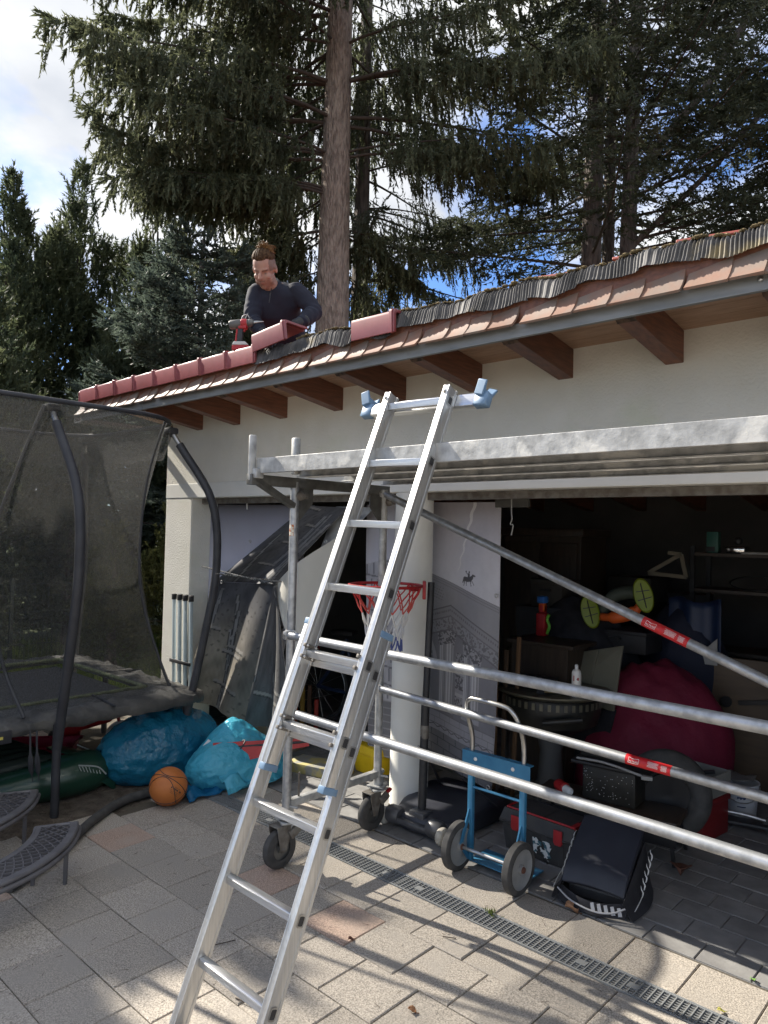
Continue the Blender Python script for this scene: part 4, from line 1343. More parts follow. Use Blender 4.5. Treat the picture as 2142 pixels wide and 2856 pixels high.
# ================================================================== padded booster case
ba = thing('padded_case', 'dark blue sloping padded case with white swirl print on its black sides', 'case', (-1.66, 3.50, 0), rad(8))
m_navy = mat('navy_vinyl', (0.018, 0.021, 0.032), 0.55, col2=(0.026, 0.03, 0.042), scale=8, bump=.2, bscale=220, bdist=.002)
P = []
for i in range(13):
    t = i / 12
    yy = -.145 + .31 * t
    zz = .105 + .175 * t ** 1.0 if t > .12 else .075 + .05 * math.sin(t / .12 * PI / 2)
    P.append([(-.150 + .30 * j / 10, yy, zz + .012 * math.sin(PI * j / 10)) for j in range(11)])
b = MB(); b.grid(P, -.05); b.build('cushion', m_navy, ba, 60, bevel=.006)
b = MB(); b.bx(-.145, .145, -.12, .16, .012, .075); b.bx(-.15, .15, .10, .168, .02, .255); b.build('base', m_black, ba, 0, bevel=.012)
b = MB()
for s in (-1, 1):
    P = []
    for i in range(10):
        t = i / 9
        yy = -.20 + .37 * t
        P.append([(s * (.158 + .03 * math.sin(PI * t) * (1 - k / 4) + .02 * (1 - k / 4) + (.02 if k == 0 else 0)), yy + .02 * math.sin(k), .012 + (.075 + .17 * t) * k / 4) for k in range(5)])
    b.grid(P, .004 * -s)
P = []
for i in range(13):
    t = i / 12
    P.append([(-.165 + .33 * t, -.20 - .05 * math.sin(PI * t) + .035 * k / 3, .012 + .065 * k / 3 * (1 - .35 * math.sin(PI * t))) for k in range(4)])
b.grid(P, .004)
b.build('side_skirt', m_darkcloth, ba, 60)
# white swirl print on both sides and pale piping on the hem
b = MB()
rz_ = random.Random(9)
for s in (-1, 1):
    for k in range(6):
        yy = -.05 + .032 * k; zz = .085 + .024 * k
        b.tube(smoothpath([(s * (.190 + .01), yy, zz - .02), (s * .202, yy + .010, zz), (s * .196, yy + .004, zz + .018), (s * .190, yy + .016, zz + .030)], 4), [.0015, .003, .0035, .004, .004, .004, .0035, .003, .0025, .002, .002, .0015, .001], 5)
    b.tube(smoothpath([(s * .200, -.17, .05), (s * .205, -.10, .07), (s * .204, -.04, .085)], 4), .002, 5)
b.build('swirl_print', m_white, ba)
b = MB()
b.tube(smoothpath([(-.165, -.205, .070), (-.08, -.25, .050), (.03, -.258, .035), (.11, -.235, .04), (.165, -.205, .065)], 6), .004, 6)
for k in range(5):
    x_ = .02 + k * .03
    b.add([(x_, -.252 + k * .006, .03), (x_ + .018, -.249 + k * .006, .034), (x_ + .004, -.235 + k * .006, .066), (x_ - .01, -.24 + k * .006, .062)], [(0, 1, 2, 3)])
b.build('hem_piping', mat('pale_grey_cloth', (.40, .40, .41), .6), ba)

# ================================================================== blue sacks
def sack(name, label, loc, dims, m, seed, lumps=5, tri=None):
    rs = np.random.default_rng(seed)
    n, m_ = 72, 44
    th = np.linspace(0, 2 * PI, n, endpoint=False); ph = np.linspace(-PI / 2, PI / 2, m_)
    T_, F_ = np.meshgrid(th, ph)
    dirs = np.stack([np.cos(F_) * np.cos(T_), np.cos(F_) * np.sin(T_), np.sin(F_)], -1)
    r = np.ones(T_.shape)
    for _ in range(9):
        d = rs.normal(size=3); d /= np.linalg.norm(d)
        r += rs.uniform(-.10, .13) * np.exp(-(1 - dirs @ d) / rs.uniform(.05, .35))
    for _ in range(26):                                            # sharp folds
        d = rs.normal(size=3); d /= np.linalg.norm(d)
        e = np.cross(d, rs.normal(size=3)); e /= np.linalg.norm(e)
        s = dirs @ e
        r += 0.035 * (np.abs(((s * rs.uniform(2, 5) + rs.uniform(0, 1)) % 1) - .5) * 2 - .5) * np.exp(-(1 - dirs @ d) / .22)
    p = dirs * r[..., None]
    p = p * np.array(dims)
    zmin = -dims[2] * 0.62
    p[..., 2] = np.where(p[..., 2] < zmin, zmin + (p[..., 2] - zmin) * .04, p[..., 2])
    p[..., 2] -= p[..., 2].min() - 0.003
    if tri is not None:
        p = tri(p)
    v = p.reshape(-1, 3)
    i, j = np.meshgrid(np.arange(m_ - 1), np.arange(n), indexing='ij')
    a = (i * n + j).ravel(); c = (i * n + (j + 1) % n).ravel()
    f = np.stack([a, c, c + n, a + n], 1)
    root = thing(name, label, 'sack', loc)
    o_ = link('sack_body', np_mesh('sack_body', v, f, m, True), root)
    return root
m_sackd = mat('blue_film', (0.012, 0.145, 0.255), 0.20, col2=(0.02, 0.21, 0.33), scale=5, bump=.8, bscale=11, bdist=.05, translucent=.25)
m_sackl = mat('light_blue_film', (0.07, 0.46, 0.64), 0.22, col2=(0.12, 0.55, 0.72), scale=5, bump=.8, bscale=11, bdist=.05, translucent=.35)
s1 = sack('rubbish_sack', 'big dark blue plastic sack stuffed full under the trampoline edge', (-4.80, 2.84, 0), (.30, .44, .30), m_sackd, 4)
s2 = sack('rubbish_sack', 'torn light blue plastic sack spilling a red object', (-4.32, 3.20, 0), (.26, .40, .17), m_sackl, 12,
          tri=lambda p: np.stack([p[..., 0] + .10 * np.maximum(0, p[..., 2] - .1), p[..., 1], p[..., 2] * (1 + .55 * np.exp(-((p[..., 1] + .02) ** 2 + (p[..., 0] + .12) ** 2) / .04))], -1))
P = []
for i in range(9):
    P.append([(.10 + .20 * i / 8 + .02 * math.sin(j), -.30 + .55 * j / 10, .05 + .10 * math.sin(PI * i / 8) * (.6 + .4 * math.sin(j * 1.3)) + .02 * math.cos(i * 2 + j)) for j in range(11)])
b = MB(); b.grid(P, .002); b.build('loose_film', m_sackl, s2, 180)
P = []
for i in range(9):
    P.append([(.02 + .16 * i / 8 + .01 * math.sin(j * 2), -.52 + .32 * j / 10, .015 + .07 * math.sin(PI * i / 8) * (.5 + .5 * math.sin(j * .9)) + .01 * math.cos(i * 2 + j)) for j in range(11)])
b = MB(); b.grid(P, .002); b.build('loose_film', mat('mid_blue_film', (0.015, 0.17, 0.36), .25, bump=.8, bscale=11, bdist=.05, translucent=.3), s2, 180)
# red kite-like object lying on the sack
kt = thing('folded_kite', 'red folded kite with a black spar poking out of the light blue sack', 'kite', (-4.13, 3.12, 0.16), world=True)
m_kite = mat('kite_red', (0.55, 0.075, 0.07), .6, col2=(0.45, 0.05, 0.05), scale=9, translucent=.2)
P = []
a_, c_ = Vector((-4.30, 2.96, .27)), Vector((-3.86, 3.46, .30))
for i in range(13):
    t = i / 12
    wv = (.085 * math.sin(PI * min(1, t * 1.25 + .18)) + .01)
    p = a_.lerp(c_, t)
    P.append([p + Vector((.6 * wv * s, -.35 * wv * s, -.09 * (1 - t) * (1 if s > 0 else .2) * abs(s) + .035 * (1 - abs(s)) - .02 * s)) for s in (-1, -.5, 0, .5, 1)])
b = MB(); b.grid(P, .004); b.build('kite_cloth', m_kite, kt, 60)
b = MB(); b.tube([a_ + Vector((.02, 0, .0)), c_ + Vector((.02, .03, .012))], .010, 8); b.tube(smoothpath([P[2][4], P[4][2], P[3][0]], 4), .005, 6); b.build('kite_spar', m_black, kt)
b = MB(); b.prism([(0, 0), (.05, .01), (.055, .13), (.10, .20), (.07, .215), (.01, .14)], .006, (-4.42, 2.92, .10), (.72, .69, 0), (0, 0, 1)); b.build('card', m_white, kt, 0)
b = MB(); b.tube(smoothpath([(-4.33, 2.93, .25), (-4.30, 2.90, .19), (-4.29, 2.88, .12)], 4), .003, 5); b.tube([(-4.29, 2.88, .13), (-4.287, 2.873, .075)], .011, 8); b.build('pull_cord', mat('ice_blue', (.45, .62, .68), .5), kt)

# ================================================================== inflatable boat
bo = thing('inflatable_boat', 'dark green inflatable boat lying rolled up under the trampoline', 'inflatable boat', (-4.95, 2.0, 0), world=True)
m_gr2 = mat('boat_vinyl', (0.012, 0.045, 0.028), 0.28, col2=(0.018, 0.058, 0.037), scale=5, bump=.25, bscale=6, bdist=.03)
m_gr3 = mat('boat_floor', (0.014, 0.024, 0.018), 0.42, col2=(0.02, 0.032, 0.025), scale=5)
pts = smoothpath([(-4.92, 1.2, .10), (-4.88, 1.6, .105), (-4.84, 2.0, .12), (-4.82, 2.28, .135), (-4.83, 2.44, .13)], 6)
b = MB(); b.tube(pts, [.10] * 8 + [.105, .11, .115, .12, .125, .13, .135, .138] + [.14, .14, .14, .14, .135, .13, .12, .10, .05][:len(pts) - 16], 22); b.build('hull_tube', m_gr2, bo, 60)
for k in range(5):
    xx = -4.985 - .08 * k
    ln = 2.16 - .03 * k
    pts = smoothpath([(xx + .04, 1.25, .215 + .012 * k), (xx + .05, 1.7, .225 + .012 * k), (xx + .06, ln - .1, .225 + .012 * k), (xx + .06, ln, .17 + .012 * k)], 5)
    b = MB(); b.tube(pts, .055, 12); b.build('floor_chamber', m_gr3, bo, 60)
P = []
for i in range(9):
    P.append([(-4.70 - .50 * i / 8, 2.16 + .30 * j / 8 + .03 * math.sin(i), .235 + .05 * math.sin(PI * i / 8) - .14 * (j / 8) ** 2.2 - (.10 if i == 0 else 0)) for j in range(9)])
b = MB(); b.grid(P, .01); b.build('stern_panel', m_gr2, bo, 60)
b = MB(); b.tube(smoothpath([(-4.71, 2.20, .22), (-4.69, 2.32, .19), (-4.685, 2.38, .13)], 5), .005, 6)
for k in range(7):
    b.tube([(-4.70, 2.2 + .022 * k, .215 - .005 * k), (-4.675, 2.205 + .022 * k, .19 - .008 * k)], .0025, 5)
b.tube(smoothpath([(-5.0, 2.32, .27), (-4.86, 2.42, .21), (-4.80, 2.45, .12)], 5), .004, 6)
b.build('seam_tape', mat('pale_seam', (.35, .38, .36), .5), bo)

# ================================================================== red tub and tricycle behind
tu = thing('plastic_tub', 'crimson rectangular plastic tub standing behind the green boat', 'tub', (-5.52, 2.22, 0), rad(52))
m_crim = mat('crimson_plastic', (0.30, 0.012, 0.045), .42, col2=(0.25, 0.01, 0.04), scale=6)
b = MB()
for (w0, d0, z0, w1, d1, z1) in ((.26, .10, .004, .31, .135, .19),):
    o4 = [(-w0, -d0, z0), (w0, -d0, z0), (w0, d0, z0), (-w0, d0, z0)]
    t4 = [(-w1, -d1, z1), (w1, -d1, z1), (w1, d1, z1), (-w1, d1, z1)]
    i4 = [(x * .965, y * .93, z1) for (x, y, z) in t4]
    j4 = [(x * .95, y * .90, z0 + .008) for (x, y, z) in o4]
    b.add(o4 + t4 + i4 + j4, [(3, 2, 1, 0)] + [(k, (k + 1) % 4, 4 + (k + 1) % 4, 4 + k) for k in range(4)] + [(4 + k, 4 + (k + 1) % 4, 8 + (k + 1) % 4, 8 + k) for k in range(4)] + [(8 + k, 8 + (k + 1) % 4, 12 + (k + 1) % 4, 12 + k) for k in range(4)] + [(12, 13, 14, 15)])
b.build('shell', m_crim, tu, 0, bevel=.006)
b = MB(); b.tube([(-.322, -.147, .19), (.322, -.147, .19), (.322, .147, .19), (-.322, .147, .19)], .011, 8, closed=True); b.build('rim', m_crim, tu, 60)

tri = thing('ride_on_bike', 'small red ride-on bike with white tyre behind the blue sack', 'toy bike', (-5.55, 2.85, 0), rad(60))
b = MB(); b.tube([(0.16 * math.cos(a) + .08, 0, .115 + .1 * math.sin(a)) if False else (.08 + .105 * math.cos(a), 0, .118 + .105 * math.sin(a)) for a in np.linspace(0, 2 * PI, 29)[:-1]], .017, 8, closed=True); wf = b.build('wheel', m_white, tri, 180)
b = MB(); b.lathe([(0, -.02), (.02, -.02), (.09, -.006), (.09, .006), (.02, .02), (0, .02)], (.08, 0, .118), rotx(PI / 2), 20); b.build('wheel_disc', m_black, wf)
b = MB(); b.tube([(-.36 + .095 * math.cos(a), 0, .112 + .095 * math.sin(a)) for a in np.linspace(0, 2 * PI, 29)[:-1]], .017, 8, closed=True); b.build('wheel', m_rubber, tri, 180)
b = MB(); b.box((-.14, 0, .26), (.30, .13, .11), roty(-.25), .03); b.box((-.30, 0, .21), (.16, .12, .16), I3, .03); b.build('body', m_red, tri, 40)
b = MB(); b.box((-.06, 0, .31), (.20, .15, .05), roty(-.1), .02); b.build('saddle', m_black, tri)
b = MB(); b.tube([(.08, 0, .12), (.02, 0, .42)], .014, 8); b.tube([(.02, -.16, .44), (.02, 0, .41), (.02, .16, .44)], .011, 8); b.build('handlebar', m_red, tri)

# ================================================================== lattice stools
m_cast = mat('cast_grey', (0.15, 0.145, 0.15), 0.6, metal=.2, col2=(0.11, 0.105, 0.11), scale=12, bump=.15, bscale=60, bdist=.003)
def lattice_bench(label, c, hh=.222, Ro=.74, Ri=.545, a0=-62, a1=66):
    st = thing('lattice_bench', label, 'bench', (c[0], c[1], 0), 0, 'curved grey lattice benches')
    A = [rad(a0) + rad(a1 - a0) * k / 40 for k in range(41)]
    def arc(r, z): return [(r * math.cos(t), r * math.sin(t), z) for t in A]
    b = MB(); b.tube(arc(Ro, hh), .012, 8); b.tube(arc(Ro + .012, hh - .022), .012, 8); b.build('outer_rim', m_cast, st, 60)
    MB().tube(arc(Ri, hh), .012, 8).build('inner_rim', m_cast, st, 60)
    for t in (A[0], A[-1]):
        MB().tube([(Ri * math.cos(t), Ri * math.sin(t), hh), (Ro * math.cos(t), Ro * math.sin(t), hh)], .012, 8).build('end_rim', m_cast, st, 60)
    # solid band towards the outer edge and a cast lattice with square openings
    b = MB(); b.grid([[(r * math.cos(t), r * math.sin(t), hh + .004) for r in (Ro - .030, Ro)] for t in A], -.006); b.grid([[(r * math.cos(t), r * math.sin(t), hh + .004) for r in (Ri, Ri + .026)] for t in A], -.006); b.build('seat_band', m_cast, st, 60)
    lat = MB()
    n_ = int((rad(a1 - a0)) * (Ro + Ri) / 2 / .052)
    w_ = Ro - Ri
    for k in range(-4, n_ + 4):
        for s_ in (1, -1):
            pts = []
            for q_ in range(7):
                u = q_ / 6
                t = rad(a0) + rad(a1 - a0) * (k + s_ * (u - .5) * w_ / .052) / n_
                if rad(a0) <= t <= rad(a1):
                    r = Ri + w_ * u
                    pts.append(Vector((r * math.cos(t), r * math.sin(t), hh + .0012 * s_)))
            for q_ in range(len(pts) - 1):
                lat.bar(pts[q_], pts[q_ + 1], .006, .0165, (0, 0, 1))
    lat.build('seat_lattice', m_cast, st, 0)
    for t in (rad(a1 - 16), rad(a0 + 16), rad((a0 + a1) / 2)):
        for r in (Ri + .02, Ro - .02):
            MB().tube([(r * math.cos(t), r * math.sin(t), hh - .01), (r * math.cos(t), r * math.sin(t), 0.0)], [.013, .011], 8).build('leg', m_cast, st)
    return st
lattice_bench('nearer curved grey lattice bench at the left edge of the patio', (-4.10, 1.10))
lattice_bench('farther curved grey lattice bench in front of the green boat', (-4.72, 1.14))

# ================================================================== foam tube on the ground
b = MB(); b.tube(smoothpath([(-4.43, 2.62, .028), (-4.41, 2.36, .028), (-4.24, 2.08, .028), (-4.02, 1.83, .028), (-3.86, 1.62, .028), (-3.74, 1.42, .028)], 8), .028, 12)
o = b.build('foam_tube', m_rubber, None, 60)
tag(o, 'black foam tube curving over the ground from the ball to the lattice stool', 'tube')
# ================================================================== banners
m_print = mat('banner_print', rough=0.6, attr='print', col2=(0.93, 0.93, 0.93), scale=3)
m_bback = mat('banner_back', (0.60, 0.58, 0.52), 0.65, col2=(0.54, 0.52, 0.46), scale=3)
m_eyelet = m_steel
def banner_sheet(name, corners, nu, nv, wave, colf, parent, m=None, back=True):
    """corners TL TR BR BL (world), u right, v down; wave(u,v)->offset in -Y; double sheet: print in front, plain back"""
    c = [np.array(q, float) for q in corners]
    u, v = np.meshgrid(np.linspace(0, 1, nu), np.linspace(0, 1, nv))
    P = ((1 - u) * (1 - v))[..., None] * c[0] + (u * (1 - v))[..., None] * c[1] + (u * v)[..., None] * c[2] + ((1 - u) * v)[..., None] * c[3]
    P[..., 1] -= wave(u, v)
    cols = colf(u, v)
    vv = P.reshape(-1, 3)
    i, j = np.meshgrid(np.arange(nv - 1), np.arange(nu - 1), indexing='ij')
    a = (i * nu + j).ravel()
    f = np.stack([a, a + 1, a + nu + 1, a + nu], 1)[:, ::-1]
    o_ = link(name, np_mesh(name, vv, f, m or m_print, True, cols.reshape(-1, 3)), parent)
    if back:
        vb = vv.copy(); vb[:, 1] += 0.003
        link('backing', np_mesh('backing', vb, f[:, ::-1], m_bback, True), o_)
    return o_
def eyelets(pts, parent):
    for p in pts:
        b = MB(); b.tube([(p[0] + .012 * math.cos(a), p[1], p[2] + .012 * math.sin(a)) for a in np.linspace(0, 2 * PI, 13)[:-1]], .004, 6, closed=True); b.build('eyelet', m_eyelet, parent)
def lerp(a, b_, t): return a[None, None] * (1 - t[..., None]) + b_[None, None] * t[..., None]
def fbm(u, v, seed=0, f0=4):
    r = np.random.default_rng(seed); o = np.zeros_like(u)
    for k in range(6):
        a, b_, c_, d_ = r.uniform(-1, 1, 4) * f0 * 1.9 ** k
        o += np.sin(u * a * 3 + v * b_ * 3 + c_ * 5) * np.cos(u * d_ * 2.1 - v * a * 2.6 + d_) / 1.6 ** k
    return o / 2

def relief(x, y, cell, seed):
    r = np.random.default_rng(seed).random((257, 257))
    def vn(a, b_):
        i, j = np.floor(a).astype(int) % 256, np.floor(b_).astype(int) % 256
        fa, fb = a - np.floor(a), b_ - np.floor(b_)
        return (r[i, j] * (1 - fa) + r[i + 1, j] * fa) * (1 - fb) + (r[i, j + 1] * (1 - fa) + r[i + 1, j + 1] * fa) * fb
    return vn(x / cell, y / cell) * .65 + vn(x / cell * 2.1 + 7, y / cell * 2.1) * .35
# --- arch banner right of the column
def arch_print(u, v):
    y = v * 1.87; x = u * 0.645                       # metres on the sheet
    g_ = np.clip(v / .30, 0, 1)
    c = lerp(np.array([.36, .33, .345]), np.array([.60, .59, .63]), g_)
    tr_ = np.abs(x - (.44 - .26 * (y - 0.0)) - .006 * np.sin(y * 60)) < (.012 * (1 - np.clip(y / .48, 0, 1)) + .003)
    c[tr_ & (y < .48)] = (.66, .64, .63)
    def put(mask, col): c[mask] = col
    # entablature lines run down to the right (steep perspective)
    top = .50 + .28 * x
    body = y > top
    stone = np.array([.36, .355, .38])
    nz = fbm(u, v, 3, 9) + 1.2 * (relief(x, y, .014, 5) - .5)
    c[body] = (stone * (1 + .10 * nz[..., None]))[body]
    put(body & (y < top + .05) & ((y - top) % .018 < .006), (.27, .26, .28))
    # inscription blocks
    ins = body & (y > top + .07) & (y < top + .17) & (x < .20)
    put(ins & ((y - top) % .022 < .009) & ((x * 53 + np.floor((y - top) / .022) * .37) % 1 < .62), (.26, .25, .27))
    # main cornice projecting in the middle
    cor = .74 + np.where(x < .26, .42 * (.26 - x) * -1 + .0, .52 * (x - .26) * 1.0)
    cor = np.where(x < .26, .80 - .42 * (x - .10), .735 + .44 * (x - .26))
    band = (y > cor) & (y < cor + .085)
    put(band, (.33, .325, .345))
    put((y > cor) & (y < cor + .010), (.18, .175, .19)); put((y > cor + .030) & (y < cor + .045) & ((x * 60) % 1 < .55), (.20, .19, .21)); put((y > cor + .075) & (y < cor + .085), (.22, .21, .23))
    fr = (y > cor + .085) & (y < cor + .17)
    put(fr & (relief(x, y, .011, 1) > .55), (.21, .205, .22))
    put((y > cor + .17) & (y < cor + .182), (.20, .19, .21))
    low = y > cor + .182
    put(low, (.27, .265, .29))
    # columns with capitals
    for (xc, wd) in ((.255, .036), (.475, .034), (.19, .022), (.40, .020)):
        sh = low & (np.abs(x - xc) < wd)
        fl_ = .58 + .16 * np.sin((x - xc) / wd * 9.5)
        c[sh] = (np.stack([fl_, fl_ * .985, fl_ * 1.03], -1) * (.92 - .28 * ((x - xc) / wd > .45))[..., None])[sh]
        cap = low & (np.abs(x - xc) < wd * (1.1 + .5 * np.clip(1 - (y - cor - .182) / .09, 0, 1))) & (y < cor + .275)
        put(cap, (.42, .41, .43)); put(cap & (relief(x, y, .010, 2) > .52), (.15, .145, .16))
        put((np.abs(x - xc) < wd * 1.25) & (y > 1.45) & (y < 1.50), (.44, .43, .45)); put((np.abs(x - xc) < wd * 1.5) & (y > 1.50) & (y < 1.525), (.25, .24, .26))
    # arch opening at the left with coffers
    r_ = np.hypot((x + .03) / .16, (y - 1.22) / .26)
    ar = low & (r_ < 1) & (y < 1.22) | (low & (x < .115) & (y >= 1.22) & (y < 1.5) & (x > -.1) & False)
    put(ar, (.34, .33, .355)); put(ar & (((x * 40) % 1 < .5) & ((y * 30) % 1 < .55)), (.15, .145, .16))
    put(low & (r_ > 1) & (r_ < 1.16) & (y < 1.22), (.47, .46, .48))
    # relief panels between columns
    pn = (x > .315) & (x < .385) & (y > 1.06) & (y < 1.42)
    put(pn, (.38, .37, .395)); put(pn & (((y - 1.06) % .15) < .10) & (relief(x, y, .009, 3) > .5), (.15, .145, .16))
    put(pn & (((y - 1.06) % .15) > .125), (.50, .49, .51))
    # plinth courses and paving
    pl = (y > 1.525) & (y < 1.66)
    put(pl, (.40, .39, .42)); put(pl & (((y - 1.525) % .045) < .005), (.22, .21, .23)); put(pl & ((x * 11 + np.floor((y - 1.525) / .045) * .5) % 1 < .03), (.22, .21, .23))
    pv = y >= 1.66
    put(pv, (.21, .205, .22)); put(pv & ((y * 17) % 1 < .10), (.10, .10, .11)); put(pv & ((x * (9 - 2.2 * (y - 1.66)) + np.floor(y * 17) * .5) % 1 < .06), (.10, .10, .11))
    put((y > 1.60) & (y < 1.66) & (np.abs(y - 1.625 - .012 * np.sin(x * 48) ** 2) < .003), (.08, .08, .085))
    # rider silhouette on the roofline
    def blob(cx_, cy__, rx, ry, a=0):
        dx, dy = x - cx_, y - cy__
        xx = dx * math.cos(a) + dy * math.sin(a); yy = -dx * math.sin(a) + dy * math.cos(a)
        return (xx / rx) ** 2 + (yy / ry) ** 2 < 1
    si = blob(.402, .532, .034, .017, -.08) | blob(.376, .532, .016, .017) | blob(.430, .520, .018, .013, -.9) | blob(.443, .503, .010, .009, -.6) | blob(.453, .502, .012, .0055, .35) | blob(.408, .505, .009, .018) | blob(.410, .482, .0065, .0075) | blob(.396, .495, .014, .0035, .7) | blob(.384, .480, .0055, .007) | blob(.362, .545, .005, .018, .3)
    for (xa, ln, sl) in ((.374, .040, -.18), (.386, .036, .10), (.424, .038, .12), (.434, .026, .75)):
        t_ = (y - .540) / ln
        si |= (t_ > 0) & (t_ < 1) & (np.abs(x - xa - sl * (y - .540)) < .0038 - .0014 * t_)
    put(si, (.085, .08, .085))
    st = (x < .10) & (y < .50 + .28 * x) & (y > .20 + 3.0 * x + .04 * np.sin(y * 70))
    put(st & (x < .075), (.12, .115, .12))
    c[...] *= (1 - .05 * nz[..., None])
    c[body] *= .80
    return np.clip(c, 0.02, .85)
ab = thing('printed_banner', 'tall banner printed with a stone arch and rider hanging right of the column', 'banner', (-2.93, 3.95, 0.15), world=True)
sh = banner_sheet('printed_sheet', [(-3.255, 3.95, 2.018), (-2.605, 3.95, 2.012), (-2.645, 3.95, 0.150), (-3.258, 3.95, 0.300)], 220, 560,
             lambda u, v: .012 * np.sin(v * 5 + u * 2) + .03 * v * (1 - u) + .008 * np.sin(u * 9 + v * 3), arch_print, ab)
eyelets([(-2.632, 3.935, 1.985), (-2.625, 3.93, 1.41), (-2.636, 3.93, .89), (-2.66, 3.93, .18)], ab)
def strip_print(u, v):
    c = lerp(np.array([.40, .39, .42]), np.array([.56, .55, .60]), np.clip(v * 3, 0, 1))
    nz = fbm(u, v, 8, 12)
    y = v * 1.86
    b_ = y > .35 + .25 * (1 - u) * .4
    c[b_] = (np.array([.40, .39, .41]) * (1 + .25 * nz[..., None]))[b_]
    c[b_ & ((y - .05 * u) % .13 < .012)] = (.16, .155, .17)
    c[b_ & ((u * 7 + .3 * np.floor(y / .13)) % 1 < .22) & ((y % .13) > .04)] = (.18, .175, .20)
    c[y > 1.45] = (.17, .165, .175)
    c[(y > 1.45) & ((y * 20) % 1 < .12)] = (.30, .29, .30)
    return np.clip(c, .03, .8)
sb_ = thing('printed_banner', 'narrow strip of printed banner hanging left of the column', 'banner', (-3.65, 3.95, 0.15), world=True)
banner_sheet('printed_sheet', [(-3.83, 3.96, 2.007), (-3.37, 3.96, 2.005), (-3.33, 3.96, 0.164), (-3.765, 3.96, 0.150)], 60, 260, lambda u, v: .01 * np.sin(v * 6), strip_print, sb_)
eyelets([(-3.75, 3.945, .18)], sb_)

# --- pale sky banner behind the trampoline pole
def sky_print(u, v):
    c = lerp(np.array([.13, .125, .14]), np.array([.60, .60, .70]), np.clip((v * 1.7) ** .8 / .55, 0, 1))
    nz = fbm(u, v, 5, 10)
    t = v > .48 + .05 * nz - .06 * (u > .3) * (u < .55)
    c[t] = (np.array([.28, .275, .29]) * (1 + .5 * nz[..., None]))[t]
    c[t & (np.sin(u * 60 + 4 * np.sin(v * 30)) * np.sin(v * 120) > .3)] = (.06, .06, .065)
    w_ = (v > .58) & (v < .70) & (u > .1) & (np.sin(u * 14 + v * 9) > -.2)
    c[w_] = (.52, .52, .58)
    return np.clip(c, .02, .8)
sk = thing('printed_banner', 'pale lavender sky banner hung behind the bent trampoline pole', 'banner', (-5.2, 3.8, 0.27), world=True)
banner_sheet('printed_sheet', [(-5.66, 3.80, 2.018), (-4.25, 3.80, 2.0), (-4.70, 3.80, 0.30), (-6.02, 3.80, 0.30)], 90, 180, lambda u, v: .015 * np.sin(u * 7) * v, sky_print, sk)
b = MB()
for x in (-5.55, -5.10): b.tube([(x, 3.79, 1.97), (x, 3.785, 2.03)], .008, 6)
b.build('hook', m_white, sk)

# --- dark twisted banner with its pale back showing
tw = thing('twisted_banner', 'dark twisted banner of building facades tied open with its white back showing', 'banner', (-4.7, 3.72, 0.22), world=True)
def facade_print(u, v, seed, warm):
    nz = fbm(u, v, seed, 7); n2 = fbm(u * 3, v * .8, seed + 5, 5)
    base = np.array([.060, .061, .068]) * (1 - warm) + np.array([.27, .235, .175]) * warm
    c = np.ones(u.shape + (3,)) * base * (1 + .45 * nz[..., None] + .25 * n2[..., None])
    r = np.random.default_rng(seed)
    for k in range(5):
        uc, w_ = r.uniform(.05, .95), r.uniform(.015, .05)
        v0, v1 = sorted(r.uniform(0, 1, 2)); v1 = min(1, v1 + .3)
        s = (np.abs(u - uc - .06 * np.sin(v * 3 + k)) < w_) & (v > v0) & (v < v1)
        c[s] = (np.array([.17, .168, .165]) * (1 + .4 * nz[..., None]))[s]
        c[(np.abs(np.abs(u - uc - .06 * np.sin(v * 3 + k)) - w_) < .006) & (v > v0) & (v < v1)] = (.02, .02, .022)
    for k in range(4):
        vc, u0 = r.uniform(.05, .95), r.uniform(-.1, .6); u1 = u0 + r.uniform(.2, .5)
        m_ = (u > u0) & (u < u1)
        c[m_ & (np.abs(v - vc - .10 * (u - .5)) < .012)] = (.20, .19, .175)
        c[m_ & (np.abs(v - vc - .016 - .10 * (u - .5)) < .005)] = (.02, .02, .02)
    g_ = (np.sin(u * 40 + 6 * np.sin(v * 9)) * np.sin(v * 75 + 3 * nz) > .75) & (nz > .1)
    c[g_] *= .45
    return np.clip(c, .012, .6)
banner_sheet('upper_fold', [(-4.273, 3.74, 1.995), (-3.80, 3.74, 1.975), (-4.598, 3.73, 1.361), (-5.379, 3.70, 1.334)], 70, 120,
             lambda u, v: .03 * np.sin(u * 8 + v) * (.3 + v), lambda u, v: facade_print(u, v, 21, 0.05), tw)
banner_sheet('lower_fold', [(-5.379, 3.70, 1.332), (-4.60, 3.73, 1.359), (-4.684, 3.66, 0.235), (-5.654, 3.60, 0.275)], 70, 140,
             lambda u, v: .035 * np.sin(u * 9 + v * 2) * (.4 + v), lambda u, v: facade_print(u, v, 22, .75 * np.clip((v - .12) * 2, 0, 1)[..., None] * np.clip(1.3 - u, 0, 1)[..., None]), tw)  # warm share grows downwards: brown light on the lower part put into the print
banner_sheet('side_fold', [(-4.60, 3.70, 1.359), (-4.565, 3.70, 1.355), (-4.247, 3.64, 0.28), (-4.762, 3.60, 0.215)], 50, 140,
             lambda u, v: .04 * np.sin(u * 8 + v * 2) * v, lambda u, v: facade_print(u, v, 23, 0.08), tw)
banner_sheet('back_fold', [(-4.61, 3.735, 1.366), (-3.78, 3.76, 1.870), (-4.06, 3.80, 1.192), (-4.325, 3.74, 0.807)], 40, 60,
             lambda u, v: .05 * np.sin(u * 5 + v * 3), lambda u, v: np.ones(u.shape + (3,)) * np.array([.60, .58, .52]), tw)
def cloud_print(u, v):
    nz = fbm(u, v, 31, 3)
    return np.clip(lerp(np.array([.17, .18, .20]), np.array([.55, .58, .60]), np.clip(.5 + .6 * nz, 0, 1)), .02, .8)
